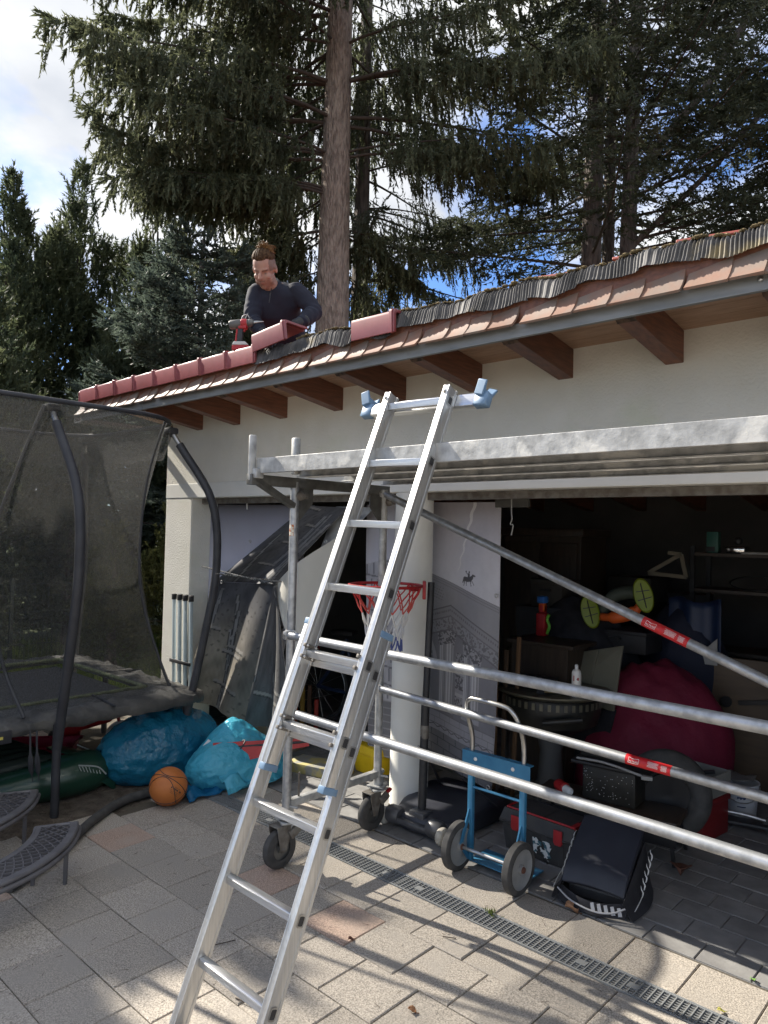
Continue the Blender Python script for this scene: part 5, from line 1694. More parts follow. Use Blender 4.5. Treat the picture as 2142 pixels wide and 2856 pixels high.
banner_sheet('cloud_corner', [(-4.02, 3.82, 1.99), (-3.62, 3.82, 1.98), (-3.80, 3.82, 1.84), (-4.24, 3.82, 1.56)], 40, 40, lambda u, v: .01 * np.sin(u * 6), cloud_print, tw)
eyelets([(-4.90, 3.68, 1.70), (-5.26, 3.66, 1.34), (-5.60, 3.60, .60), (-4.30, 3.62, .78), (-4.02, 3.72, 1.72)], tw)
b = MB(); b.tube(smoothpath([(-5.40, 3.55, 1.47), (-5.05, 3.62, 1.42), (-4.60, 3.69, 1.365)], 6), .006, 6); b.build('lacing', MATS['rope'], tw)

# ================================================================== folded gazebo frame by the pillar
pb = thing('folding_tent', 'bundle of pale folding-tent poles with black caps against the corner pillar', 'tent frame', (-5.62, 3.52, 0), rad(0))
for k in range(7):
    x = -.13 + .045 * k; y = .03 * (k % 2)
    o_ = MB().box((x, y, .60), (.026, .026, 1.14), rotx(.03), .003).build('tent_pole', mat('pale_alu', (.55, .62, .64), .4, metal=.3), pb)
    MB().box((x, y - .015, 1.185), (.034, .036, .05), I3, .004).build('pole_cap', m_black, o_)
MB().box((0, -.02, .62), (.33, .012, .03), I3, .003).build('frame_strap', m_black, pb)

# ================================================================== behind the column
yc = thing('yellow_crate', 'bright yellow plastic crate on the floor just behind the column', 'crate', (-3.74, 4.02, 0), rad(-5))
m_yel = mat('yellow_plastic', (0.72, 0.50, 0.015), .45, col2=(0.62, 0.42, 0.01), scale=10)
b = MB(); b.hexa([(-.12, -.09, 0), (.12, -.09, 0), (.12, .09, 0), (-.12, .09, 0), (-.14, -.105, .15), (.14, -.105, .15), (.14, .105, .15), (-.14, .105, .15)]); b.build('tub', m_yel, yc, 0, bevel=.01)
b = MB(); b.hexa([(-.15, -.115, .15), (.15, -.115, .15), (.15, .115, .15), (-.15, .115, .15), (-.13, -.095, .205), (.13, -.095, .205), (.13, .095, .205), (-.13, .095, .205)]); b.build('lid', m_yel, yc, 0, bevel=.01)
# bicycle in the dark left bay
bi = thing('bicycle', 'dark bicycle parked deep in the left bay behind the ladder', 'bicycle', (-4.6, 4.8, 0), rad(15))
m_dk = mat('dark_metal', (0.03, 0.03, 0.032), .4, metal=.4)
for x in (-.52, .50):
    b = MB(); b.tube([(x + .32 * math.cos(a), 0, .335 + .32 * math.sin(a)) for a in np.linspace(0, 2 * PI, 41)[:-1]], .018, 8, closed=True); wh = b.build('wheel', m_rubber, bi, 180)
    b = MB()
    for k in range(14):
        a = 2 * PI * k / 14
        b.tube([(x, 0, .335), (x + .305 * math.cos(a), 0, .335 + .305 * math.sin(a))], .0018, 4)
    b.tube([(x + .302 * math.cos(a), 0, .335 + .302 * math.sin(a)) for a in np.linspace(0, 2 * PI, 41)[:-1]], .009, 6, closed=True)
    b.build('spokes', m_steel, wh)
b = MB()
for a, c in (((-.52, 0, .335), (-.10, 0, .30)), ((-.10, 0, .30), (-.22, 0, .80)), ((-.52, 0, .335), (-.20, 0, .74)), ((-.20, 0, .74), (.30, 0, .78)), ((-.10, 0, .30), (.32, 0, .70)), ((.30, 0, .84), (.50, 0, .335))):
    b.tube([a, c], .017, 8)
b.build('frame', mat('bike_blue', (.03, .05, .11), .4), bi)
b = MB(); b.box((-.24, 0, .86), (.24, .13, .05), I3, .02); b.build('saddle', m_black, bi)
b = MB(); b.tube([(.30, 0, .84), (.28, 0, .95)], .014, 8); b.tube([(.22, -.28, .98), (.28, 0, .95), (.22, .28, .98)], .012, 8); b.build('handlebar', m_dk, bi)
b = MB(); b.sphere((-.55, .02, .68), (.02, .03, .03), 8, 6); b.build('rear_lamp', m_red, bi)
b = MB(); b.lathe([(.0, -.004), (.085, -.004), (.085, .004), (0, .004)], (-.10, -.04, .30), rotx(PI / 2), 24); b.build('chainring', m_dk, bi)
b = MB()
for k, (cl, hgt) in enumerate((((.55, .10, .02), .36), ((.45, .28, .06), .46), ((.14, .07, .04), .42), ((.5, .05, .03), .30))):
    pl_ = tag(MB().box((-4.99 + .06 * k, 4.30 + .03 * k, hgt / 2), (.035, .028, hgt), rotz(.2 * k) , .004).build('timber_offcut', mat('offcut%d' % k, cl, .6), None), ['short orange lath', 'yellowish batten', 'dark brown lath', 'red painted lath'][k] + ' standing upright at the foot of the left bay', 'timber', 'laths standing in the left bay')
# flat boards and parcels on the floor under the banners
for k, (x, y, w_, d_, h_, cl, lb) in enumerate(((-4.02, 3.72, .46, .22, .07, (.42, .36, .14), 'flat yellow-printed cardboard parcel beneath the twisted banner'), (-4.98, 3.95, .9, .12, .16, (.30, .22, .15), 'row of upright planks on edge under the pale banner'))):
    o_ = MB().box((x, y, h_ / 2), (w_, d_, h_), rotz(rad(14 if k == 0 else 2)), .004).build('parcel' if k == 0 else 'plank_stack', mat('parcel%d' % k, cl, .75, col2=(.25, .25, .22), scale=9, lo=.45, hi=.55), None)
    tag(o_, lb, 'parcel' if k == 0 else 'planks')

# ================================================================== right bay contents
m_dwood = mat('dark_oak', (0.055, 0.038, 0.027), .5, col2=(0.035, 0.025, 0.018), scale=5, stretch=(10, 10, 1))
wa = thing('wardrobe', 'dark wooden wardrobe with panelled door against the back of the garage', 'wardrobe', (-3.46, 6.15, 0))
MB().bx(-.40, .40, -.25, .25, .0, 1.80).build('carcass', m_dwood, wa, 0, bevel=.006)
MB().bx(-.44, .44, -.29, .27, 1.80, 1.87, .01).build('cornice', m_dwood, wa)
for x in (-.19, .19):
    d_ = MB().bx(x - .18, x + .18, -.268, -.252, .10, 1.74, .004).build('door', m_dwood, wa)
    MB().bx(x - .12, x + .12, -.276, -.269, .85, 1.62, .004).build('panel', m_dwood, d_)
    MB().bx(x - .12, x + .12, -.276, -.269, .20, .75, .004).build('panel', m_dwood, d_)
    MB().sphere((x + (.14 if x < 0 else -.14), -.285, .95), .014, 8, 6).build('knob', m_steel, d_)

gt = thing('round_grill', 'round black charcoal grill with wide rim used as a table', 'grill', (-2.58, 4.58, 0))
m_gril = mat('grill_black', (0.018, 0.018, 0.017), .45, metal=.3, col2=(0.04, 0.037, 0.03), scale=8)
m_rimg = mat('grill_rim', (0.15, 0.14, 0.10), .45, metal=.4, col2=(0.09, 0.085, 0.07), scale=8)
b = MB(); b.lathe([(0.0, .715), (.36, .715), (.385, .725), (.395, .735), (.395, .745), (.37, .745), (0, .735)], n=48); b.build('top_plate', m_rimg, gt, 40)
b = MB(); b.lathe([(0.20, .46), (.31, .52), (.335, .60), (.335, .69), (.32, .71)], n=48); b.build('bowl', m_gril, gt, 40)
b = MB()
for k in range(40):
    a = 2 * PI * k / 40
    b.box((.338 * math.cos(a), .338 * math.sin(a), .668), (.006, .022, .045), rotz(a))
b.build('vent_slot', m_rimg, gt, 0)
b = MB(); b.lathe([(.16, 0), (.15, .02), (.09, .10), (.075, .30), (.11, .46)], n=28); b.build('pedestal', mat('stone_grey', (.10, .10, .098), .7), gt, 40)
b = MB(); b.tube([(.14, -.36, .58), (.36, -.24, .62)], .018, 10); b.build('handle', m_gril, gt)
sp = thing('spray_can', 'white and red spray can standing on the round grill rim', 'spray can', (-2.31, 4.42, 0.746))
MB().lathe([(0, 0), (.029, 0), (.031, .005), (.031, .15), (.028, .165), (.018, .178), (.012, .180)], n=24).build('can', mat('can_white', (.70, .69, .66), .35), sp, 40)
MB().lathe([(0, .18), (.012, .18), (.012, .205), (.008, .21), (0, .21)], n=16).build('nozzle', m_white, sp, 40)
b = MB()
tc2 = math.atan2(-4.42, 2.31)
for (da, z0, z1, wd) in ((-.55, .105, .140, .22), (.35, .11, .128, .34), (.0, .022, .032, 1.6), (-.45, .045, .075, .2)):
    b.lathe([(.0314, z0), (.0314, z1)], (0, 0, 0), rotz(tc2 + da - wd / 2), 8, wd)
b.build('red_label', m_red, sp)
b = MB(); b.lathe([(.0314, .112), (.0314, .122)], (0, 0, 0), rotz(tc2 + .05), 4, .12); b.build('dark_label', m_black, sp)
tray = thing('black_tray', 'black ribbed tray lying on the round grill left of the spray can', 'tray', (-2.72, 4.50, 0.746), rad(20))
MB().hexa([(-.17, -.12, 0), (.17, -.12, 0), (.17, .12, 0), (-.17, .12, 0), (-.19, -.14, .05), (.19, -.14, .05), (.19, .14, .05), (-.19, .14, .05)]).build('pan', m_black, tray, 0, bevel=.006)
b = MB()
for k in range(4):
    b.bx(-.11 + .06 * k, -.08 + .06 * k, -.11, .10, .0505, .058)
b.build('rib', m_dk, tray, 0)
br = thing('hand_brush', 'small wooden hand brush beside the spray can', 'brush', (-2.44, 4.36, 0.746), rad(35))
MB().box((0, 0, .018), (.16, .026, .016), I3, .006).build('handle', mat('brush_wood', (.20, .15, .07), .7), br)
MB().box((-.09, 0, .014), (.05, .034, .026), I3, .003).build('bristles', m_darkcloth, br)
pn = thing('plastic_sheet', 'grey-green plastic panel leaning behind the spray can', 'panel', (-2.42, 4.86, 0.0), rad(-12))
m_pan = mat('panel_plastic', (.17, .165, .125), .6, col2=(.14, .135, .10), scale=5)
MB().hexa([(-.30, -.02, .60), (.20, -.02, .60), (.20, .0, .60), (-.30, .0, .60), (-.24, .10, .93), (.18, .10, 1.04), (.18, .12, 1.04), (-.24, .12, .93)]).build('sheet', m_pan, pn, 0, bevel=.004)
MB().bar((-.03, -.03, .62), (-.02, .085, .98), .012, .02).build('rib', m_pan, pn, 0)
MB().bx(-.28, .18, -.02, .14, 0, .598).build('carton', m_darkcloth, pn, 0)

def heap(name, label, cat, loc, dims, m, seed, parent=None):
    rs = np.random.default_rng(seed)
    n, k = 48, 26
    th = np.linspace(0, 2 * PI, n, endpoint=False); ph = np.linspace(0.0, PI / 2, k)
    T_, F_ = np.meshgrid(th, ph)
    d = np.stack([np.cos(F_) * np.cos(T_), np.cos(F_) * np.sin(T_), np.sin(F_)], -1)
    r = np.ones(T_.shape)
    for _ in range(14):
        q = rs.normal(size=3); q[2] = abs(q[2]); q /= np.linalg.norm(q)
        r += rs.uniform(-.16, .18) * np.exp(-(1 - d @ q) / rs.uniform(.04, .25))
    for _ in range(12):
        e = rs.normal(size=3); e /= np.linalg.norm(e)
        r += .022 * np.abs(((d @ e * rs.uniform(2, 5) + rs.uniform(0, 1)) % 1) - .5)
    p = d * r[..., None] * np.array(dims)
    i, j = np.meshgrid(np.arange(k - 1), np.arange(n), indexing='ij')
    a = (i * n + j).ravel(); c = (i * n + (j + 1) % n).ravel()
    o_ = link(name, np_mesh(name, p.reshape(-1, 3), np.stack([a, c, c + n, a + n], 1), m, True))
    o_.location = loc
    return tag(o_, label, cat)
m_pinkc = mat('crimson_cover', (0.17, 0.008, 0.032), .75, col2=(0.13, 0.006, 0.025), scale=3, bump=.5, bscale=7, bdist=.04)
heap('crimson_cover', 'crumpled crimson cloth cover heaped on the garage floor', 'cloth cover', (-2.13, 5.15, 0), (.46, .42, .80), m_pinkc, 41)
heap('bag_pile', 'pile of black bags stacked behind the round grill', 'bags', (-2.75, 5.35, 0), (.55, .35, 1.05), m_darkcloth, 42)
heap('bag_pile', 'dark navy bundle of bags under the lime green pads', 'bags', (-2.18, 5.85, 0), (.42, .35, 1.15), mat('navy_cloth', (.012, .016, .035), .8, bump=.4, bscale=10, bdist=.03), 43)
# ride-on toy with two lime discs
rt_ = thing('water_toy', 'toy with two lime green oval pads and an orange body in the dark garage', 'toy', (-2.36, 5.2, 1.02), world=True)
m_lime = mat('lime_plastic', (.20, .26, .012), .45, col2=(.16, .21, .01), scale=8)
tow = Vector((.36, -.93, 0))
for (x, y, z) in ((-2.57, 5.12, 1.235), (-2.16, 5.12, 1.39)):
    q = MB(); Rq = Matrix((Vector((.93, .36, 0)), Vector((0, 0, 1)), tow)).transposed() @ rotz(.25)
    q.lathe([(0, 0), (.10, 0), (.11, .008), (.10, .02), (.085, .016), (0, .014)], (0, 0, 0), I3, 28)
    q.v = [tuple(Vector((x, y, z)) + Rq @ Vector((p[0] * .62, p[1] * 1.15, p[2]))) for p in q.v]
    pd = q.build('pad', m_lime, rt_, 40)
    q2 = MB()
    for (aa, bb) in (((-.05, -.03), (.06, -.02)), ((0, -.09), (0, .09)), ((-.05, .035), (.055, .03))):
        q2.bar(Vector((x, y, z)) + Rq @ Vector((aa[0] * .9, aa[1] * 1.0, .019)), Vector((x, y, z)) + Rq @ Vector((bb[0] * .9, bb[1], .019)), .004, .006)
    q2.build('pad_groove', m_dk, pd, 0)
b = MB(); b.tube(smoothpath([(-2.50, 5.16, 1.20), (-2.38, 5.14, 1.21), (-2.26, 5.16, 1.25), (-2.19, 5.18, 1.33)], 5), [.03] * 4 + [.045] * 8 + [.03] * 4, 12); b.build('body', m_orange, rt_, 180)
b = MB(); b.tube(smoothpath([(-2.52, 5.20, 1.24), (-2.42, 5.20, 1.36), (-2.28, 5.20, 1.40), (-2.18, 5.2, 1.38)], 5), .05, 12); b.build('canopy', mat('grey_green', (.06, .075, .06), .5), rt_, 180)
# toy blaster on end
ty_ = thing('toy_blaster', 'red, green and blue toy water blaster standing on end', 'toy', (-2.93, 4.62, 1.02), world=True)
b = MB(); b.bx(-2.97, -2.89, 4.60, 4.68, 1.02, 1.20, .015); b.bx(-2.955, -2.905, 4.61, 4.67, 1.2, 1.27, .015); b.build('stock', m_red, ty_)
b = MB(); b.tube(smoothpath([(-2.885, 4.63, 1.04), (-2.865, 4.63, 1.10), (-2.885, 4.63, 1.15), (-2.87, 4.63, 1.19)], 4), .012, 8); b.build('grip', mat('toy_green', (.15, .50, .05), .4), ty_)
b = MB(); b.bx(-2.965, -2.895, 4.60, 4.67, 1.275, 1.33, .012); b.build('tank', mat('toy_blue', (.03, .14, .42), .4), ty_)
b = MB(); b.bx(-2.955, -2.905, 4.612, 4.66, 1.21, 1.274, .01); b.build('barrel', m_orange, ty_)
MB_ = MB(); MB_.bx(-3.02, -2.55, 4.60 + .02, 4.95, 0, 1.0); MB_.bx(-3.05, -2.50, 4.60 + .0, 4.98, .99, 1.018)
cab = tag(MB_.build('low_cabinet', m_dwood, None, 0, bevel=.004), 'low dark cabinet behind the round grill carrying the toy blaster', 'cabinet')
for o_ in (cab,):
    o_.location = (0, .12, 0)
ty_.location = (-2.93, 4.82, 1.02); 
for ch in ty_.children:
    ch.location = (0, .2, 0)

# workbench with machine
wb = thing('low_bench', 'low dark steel bench with brass fittings behind the padded case', 'bench', (-1.95, 4.15, 0), rad(8))
MB().bx(-.42, .42, -.14, .14, .20, .235, .004).build('bench_top', m_dwood, wb)
MB().bx(-.42, .42, -.15, -.135, .10, .18, .003).build('front_rail', m_dk, wb)
for (x, y) in ((-.38, -.12), (.38, -.12), (-.38, .12), (.38, .12)):
    MB().bar((x, y, .20), (x * 1.08, y * 1.2, 0), .018, .018).build('leg', m_dk, wb, 0)
b = MB()
for x in (-.40, -.10, .0, .30): b.tube([(x, -.155, .225), (x + .04, -.155, .222)], .007, 8)
b.build('brass_fitting', mat('brass', (.45, .36, .18), .35, metal=.8), wb)
sm = thing('power_saw', 'black table saw with grey guard standing on the low bench', 'saw', (-1.93, 4.18, .236), rad(6))
MB().bx(-.16, .16, -.10, .10, 0, .20, .015).build('housing', m_gril, sm)
MB().bx(-.22, .24, -.13, .13, .205, .225, .004).build('table', m_dk, sm)
MB().bx(-.20, .22, -.02, .0, .226, .27, .003).build('fence', m_gril, sm)
b = MB(); b.tube(smoothpath([(-.18, -.13, .24), (.0, -.15, .25), (.22, -.14, .215)], 5), .007, 8); b.box((.235, -.14, .212), (.06, .03, .022), rotz(.3), .004); b.build('cable', mat('pale_cable', (.30, .30, .29), .6), sm)
b = MB()
for k in range(60):
    b.sphere((random.uniform(-.15, .15), -.1012, random.uniform(.02, .18)), .0022, 5, 4)
tag(b.build('sawdust', m_white, sm), kind='stuff')
pg = thing('industrial_plug', 'red and white industrial plug lying on the low bench', 'plug', (-2.20, 4.05, .236), rad(-30))
MB().lathe([(0, 0), (.030, 0), (.034, .01), (.034, .085), (.028, .09), (0, .09)], (-.05, 0, .036), roty(PI / 2), 20).build('plug_body', m_red, pg, 40)
MB().lathe([(0, 0), (.026, 0), (.022, .05), (.012, .06), (0, .06)], (.04, 0, .036), roty(PI / 2), 20).build('plug_collar', m_white, pg, 40)
wh = thing('spare_tyre', 'dark tyre leaning behind the bench in the garage', 'tyre', (-1.70, 4.40, 0), rad(30))
b = MB(); b.tube([(.19 * math.cos(a), .03 * math.sin(a), .27 + .19 * math.sin(a)) for a in np.linspace(0, 2 * PI, 37)[:-1]], .07, 12, closed=True); b.build('tread', m_rubber, wh, 180)
MB().lathe([(0, -.02), (.13, -.03), (.13, .03), (0, .02)], (0, 0, .27), rotx(PI / 2), 28).build('rim', m_dk, wh, 40)
rb = thing('red_box', 'dark red metal box on the floor under the grey crate', 'box', (-1.62, 4.66, 0), rad(-8))
MB().bx(-.13, .13, -.16, .16, 0, .24, .01).build('body', mat('dull_red', (.18, .012, .014), .5), rb)
MB().bx(-.14, .14, -.165, .165, .205, .2405, .006).build('lid_rim', mat('dull_red', (.18, .012, .014), .5), rb)
gc = thing('grey_crate', 'grey open crate of odds and ends on top of the red box', 'crate', (-1.64, 4.66, .241), rad(-8))
m_gcr = mat('crate_grey', (.26, .26, .235), .6, col2=(.2, .2, .18), scale=6)
for args in ((-.15, .15, -.19, -.18, 0, .13), (-.15, .15, .18, .19, 0, .13), (-.15, -.14, -.18, .18, 0, .13), (.14, .15, -.18, .18, 0, .13)):
    MB().bx(*args).build('side', m_gcr, gc, 0, bevel=.003)
MB().bx(-.14, .14, -.18, .18, .001, .02).build('bottom', m_gcr, gc, 0)
b = MB(); b.bar((-.1, -.1, .10), (.1, .08, .13), .02, .02); b.bar((-.08, .1, .11), (.08, -.06, .10), .014, .014); b.bx(-.08, .06, -.05, .08, .02, .09); b.build('odds', m_dk, gc, 0)
bk = thing('bucket', 'white plastic bucket with wire handle on the garage floor', 'bucket', (-1.50, 5.14, 0))
b = MB(); b.lathe([(0, 0), (.088, 0), (.092, .005), (.108, .215), (.114, .218), (.114, .226), (.104, .224), (.088, .012), (0, .012)], n=32); b.build('pail', mat('bucket_white', (.50, .51, .53), .5), bk, 40)
b = MB(); b.tube([(.112 * math.cos(a), .112 * math.sin(a), .20 - .085 * math.sin(a - rad(200)) if 1 else 0) for a in np.linspace(rad(200), rad(380), 16)], .003, 6); b.build('bail_handle', m_steel, bk)
b = MB()
ta_ = math.atan2(-5.14, 1.5)
for (da, z0, z1, wd) in ((.05, .135, .15, .5), (.05, .085, .092, .5)):
    b.lathe([(.1015, z0), (.1035, z1)], (0, 0, 0), rotz(ta_ + da - wd / 2), 6, wd)
b.build('printed_bar', mat('navy_print', (.03, .05, .12), .6), bk)
bdl = thing('rag', 'grey rag draped over the rim of the white bucket', 'rag', (-1.53, 5.16, .228))
P = [[(-.10 + .2 * i / 6, -.08 + .16 * j / 6, .012 + .012 * math.sin(i * 1.4) * math.cos(j)) for j in range(7)] for i in range(7)]
MB().grid(P, .006).build('cloth', mat('rag_grey', (.14, .135, .125), .9), bdl, 180)
wp = thing('chipboard_sheet', 'brown wooden cabinet door leaning at the right of the garage', 'panel', (-1.55, 5.62, 0), rad(4))
MB().hexa([(-.36, -.02, 0.0), (.5, -.02, 0.0), (.5, .0, 0.0), (-.36, .0, 0.0), (-.36, .12, .93), (.5, .12, .93), (.5, .14, .93), (-.36, .14, .93)]).build('board', mat('panel_brown', (.10, .065, .035), .55, col2=(.075, .048, .027), scale=4, stretch=(1, 1, 8)), wp, 0, bevel=.003)
MB().hexa([(-.375, -.026, 0), (-.352, -.026, 0), (-.352, .002, 0), (-.375, .002, 0), (-.375, .115, .935), (-.352, .115, .935), (-.352, .143, .935), (-.375, .143, .935)]).build('edge_strip', mat('edge_tan', (.30, .19, .09), .55), wp, 0)
MB().bar((-.12, .055, .62), (.24, .06, .68), .02, .03).build('bracket', m_dk, wp, 0)
MB().lathe([(0, 0), (.04, 0), (.04, .01), (0, .01)], (-.2, .04, .62), rotx(PI / 2), 18).build('hinge_plate', m_dk, wp)
sctr = thing('kick_scooter', 'black kick scooter lying folded on the garage floor', 'scooter', (-1.48, 4.88, 0), rad(15))
MB().box((0, 0, .05), (.44, .11, .025), I3, .01).build('deck', m_black, sctr)
for x in (-.22, .23):
    MB().lathe([(.0, -.012), (.045, -.014), (.055, -.008), (.055, .008), (.045, .014), (0, .012)], (x, 0, .055), rotx(PI / 2), 20).build('wheel', m_rubber, sctr, 40)
b = MB(); b.tube(smoothpath([(.20, .0, .08), (.05, -.04, .11), (-.16, -.06, .115)], 5), .011, 8); b.tube([(-.16, -.16, .12), (-.16, .04, .12)], .011, 8); b.build('stem', m_steel, sctr)
# shelf
sh_ = thing('wall_shelf', 'dark open shelf unit along the back right of the garage', 'shelf', (-1.65, 6.25, 0))
for z in (.9, 1.38, 1.67):
    MB().bx(-.52, .75, -.20, .20, z, z + .025).build('shelf_board', m_dwood, sh_, 0)
for (x, y) in ((-.50, -.19), (-.50, .19), (.73, -.19), (.73, .19)):
    MB().bx(x - .018, x + .018, y - .012, y + .012, 0, 1.75).build('upright', m_dk, sh_, 0)
lm_ = thing('shop_light', 'small chrome work lamp gleaming on the top shelf', 'lamp', (-1.83, 6.12, 1.696))
MB().bx(-.075, .075, -.035, .035, 0, .06, .01).build('case', m_black, lm_)
MB().bx(-.065, .065, -.040, -.036, .012, .052, .002).build('reflector', mat('chrome', (.9, .88, .84), .12, metal=1), lm_)
MB().sphere((0.01, 0, .10), .035, 12, 8).build('knob', m_black, lm_)
bt_ = thing('teal_box', 'teal carton standing on the top shelf beside the lamp', 'carton', (-2.02, 6.16, 1.696))
MB().bx(-.045, .045, -.035, .035, 0, .17, .003).build('carton', mat('teal', (.03, .12, .095), .5), bt_)
MB().bx(-.046, .02, -.036, -.0352, .01, .05).build('panel', m_dk, bt_, 0)
wbx = thing('white_tray', 'flat pale box lying on the top shelf below the lamp', 'box', (-1.62, 6.06, 1.696))
MB().bx(-.14, .26, -.08, .1, 0, .018, .003).build('tray', mat('pale_grey', (.30, .30, .29), .6), wbx)
hp_ = thing('wire_hoop', 'thin dark hoop lying on the middle shelf', 'hoop', (-1.68, 6.2, 1.406))
MB().tube([(.22 * math.cos(a), .15 * math.sin(a), .012 + .05 * (1 + math.sin(a))) for a in np.linspace(0, 2 * PI, 33)[:-1]], .006, 6, closed=True).build('ring', m_dk, hp_, 180)
MB().tube([(.0, .10, .10), (.03, .12, .006)], .004, 6).build('prop', m_dk, hp_)
tf = thing('wooden_triangle', 'small wooden triangle hanging in the dark', 'triangle', (-2.25, 5.85, 1.60), rad(10))
m_tan = mat('tan_wood', (.15, .13, .09), .7)
for a, c in (((-.17, 0, -.08), (.08, 0, .08)), ((.08, 0, .08), (.12, 0, -.10)), ((-.17, 0, -.08), (.12, 0, -.10)), ((-.02, 0, .09), (.08, 0, .08))):
    MB().bar(a, c, .02, .03).build('lath', m_tan, tf, 0)
gb = thing('gas_cylinder', 'pale grey gas cylinder with valve on the right shelf side', 'gas cylinder', (-1.22, 5.62, .0))
MB().lathe([(0, .95), (.12, .95), (.135, .98), (.135, 1.28), (.11, 1.36), (.05, 1.40), (.05, 1.43), (0, 1.43)], n=28).build('shell', mat('cyl_grey', (.13, .13, .135), .5), gb, 40)
b = MB(); b.tube([(.09 * math.cos(a), .09 * math.sin(a), 1.47) for a in np.linspace(0, 2 * PI, 21)[:-1]], .01, 6, closed=True); b.tube([(.0, 0, 1.42), (0, 0, 1.48)], .015, 8); b.tube([(.09, 0, 1.38), (.09, 0, 1.47)], .008, 6); b.tube([(-.09, 0, 1.38), (-.09, 0, 1.47)], .008, 6); b.build('collar', m_dk, gb)
MB().bx(-.18, .18, -.16, .16, 0, .949).build('plinth', m_darkcloth, gb, 0)
tp_ = thing('blue_tarp', 'dark blue tarpaulin with a pale corner hanging beside the shelf', 'tarpaulin', (-1.95, 5.75, .86), world=True)
P = [[(-2.20 + .40 * i / 8, 5.70 + .04 * math.sin(i * 1.3), .86 + .48 * j / 8 + .02 * math.sin(i)) for j in range(9)] for i in range(9)]
MB().grid(P, .004).build('sheet', mat('tarp_blue', (.012, .025, .07), .5), tp_, 180)
MB().prism([(0, 0), (.20, .0), (.20, .20)], .004, (-2.02, 5.655, .87), (1, 0, 0), (0, 0, 1)).build('corner', mat('pale_grey', (.30, .30, .29), .6), tp_, 0)
for k, x in enumerate((-2.93, -2.86, -2.80, -2.72)):  # thin wooden slats standing behind the banner
    o_ = MB().box((x, 4.28 + .02 * k, .50 + .05 * (k % 2)), (.028, .018, 1.0 + .1 * (k % 2)), roty(.01 * k), .003).build('wood_slat', mat('slat_wood%d' % (k % 2), ((.16, .09, .045) if k % 2 else (.08, .05, .03)), .6), None)
    tag(o_, ['leftmost', 'second', 'third', 'rightmost'][k] + ' thin brown stake standing upright right behind the arch banner', 'slat', 'slats behind the arch banner')
rp_ = tag(MB().tube(smoothpath([(-2.44, 3.80, 2.03), (-2.438, 3.80, 1.94), (-2.430, 3.795, 1.90), (-2.445, 3.80, 1.87), (-2.425, 3.80, 1.86), (-2.437, 3.80, 1.80)], 5), .004, 6).build('hanging_cord', mat('pale_cord', (.35, .34, .31), .8), None), 'pale knotted cord hanging from the lintel right of the arch banner', 'cord')

# more dark clutter filling the depth of the right bay
rc_ = random.Random(77)
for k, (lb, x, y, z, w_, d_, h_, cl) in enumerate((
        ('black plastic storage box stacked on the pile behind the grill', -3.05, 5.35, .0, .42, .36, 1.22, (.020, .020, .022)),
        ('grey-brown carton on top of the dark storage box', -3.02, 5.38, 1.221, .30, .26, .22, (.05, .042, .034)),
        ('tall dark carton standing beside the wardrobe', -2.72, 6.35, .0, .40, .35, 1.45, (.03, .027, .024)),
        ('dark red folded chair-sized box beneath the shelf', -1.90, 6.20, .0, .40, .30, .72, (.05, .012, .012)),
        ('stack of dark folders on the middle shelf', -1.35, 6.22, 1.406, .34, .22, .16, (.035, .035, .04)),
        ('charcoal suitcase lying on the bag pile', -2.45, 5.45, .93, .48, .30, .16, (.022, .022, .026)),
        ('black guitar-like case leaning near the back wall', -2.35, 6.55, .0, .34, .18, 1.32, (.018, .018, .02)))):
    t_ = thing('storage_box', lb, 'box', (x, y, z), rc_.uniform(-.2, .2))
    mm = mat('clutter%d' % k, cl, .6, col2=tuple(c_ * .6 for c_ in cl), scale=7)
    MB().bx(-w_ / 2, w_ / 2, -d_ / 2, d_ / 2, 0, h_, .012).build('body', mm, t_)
    MB().bx(-w_ / 2 - .006, w_ / 2 + .006, -d_ / 2 - .006, d_ / 2 + .006, h_ * .86, h_ + .006, .006).build('lid', mm, t_)
    MB().bx(-.05, .05, -d_ / 2 - .02, -d_ / 2 - .004, h_ * .6, h_ * .6 + .018).build('handle', m_dk, t_, 0)
# ================================================================== worker on the roof
def remeshed(mb, name, voxel, m, smooth_it=3):
    me = mb.mesh('tmp', m, 0)
    o_ = bpy.data.objects.new('tmp', me); COL.objects.link(o_)
    md = o_.modifiers.new('r', 'REMESH'); md.mode = 'VOXEL'; md.voxel_size = voxel; md.use_smooth_shade = True
    dg = bpy.context.evaluated_depsgraph_get()
    out_ = bpy.data.meshes.new_from_object(o_.evaluated_get(dg))
    bpy.data.objects.remove(o_); bpy.data.meshes.remove(me)
    bm = bmesh.new(); bm.from_mesh(out_)
    for _ in range(smooth_it):
        bmesh.ops.smooth_vert(bm, verts=bm.verts, factor=0.5, use_axis_x=True, use_axis_y=True, use_axis_z=True)
    bm.to_mesh(out_); bm.free()
    out_.name = name
    out_.polygons.foreach_set('use_smooth', [True] * len(out_.polygons))
    out_.materials.clear(); out_.materials.append(m)
    return out_

def limb(mb, pts, rs, n=16, sub=5):
    P = smoothpath(pts, sub)
    R_ = []
    for i in range(len(P)):
        t = i / (len(P) - 1) * (len(rs) - 1)
        k = min(int(t), len(rs) - 2); f = t - k
        R_.append(rs[k] * (1 - f) + rs[k + 1] * f)
    mb.tube(P, R_, n)
    mb.sphere(P[0], R_[0], n, 10); mb.sphere(P[-1], R_[-1], n, 10)

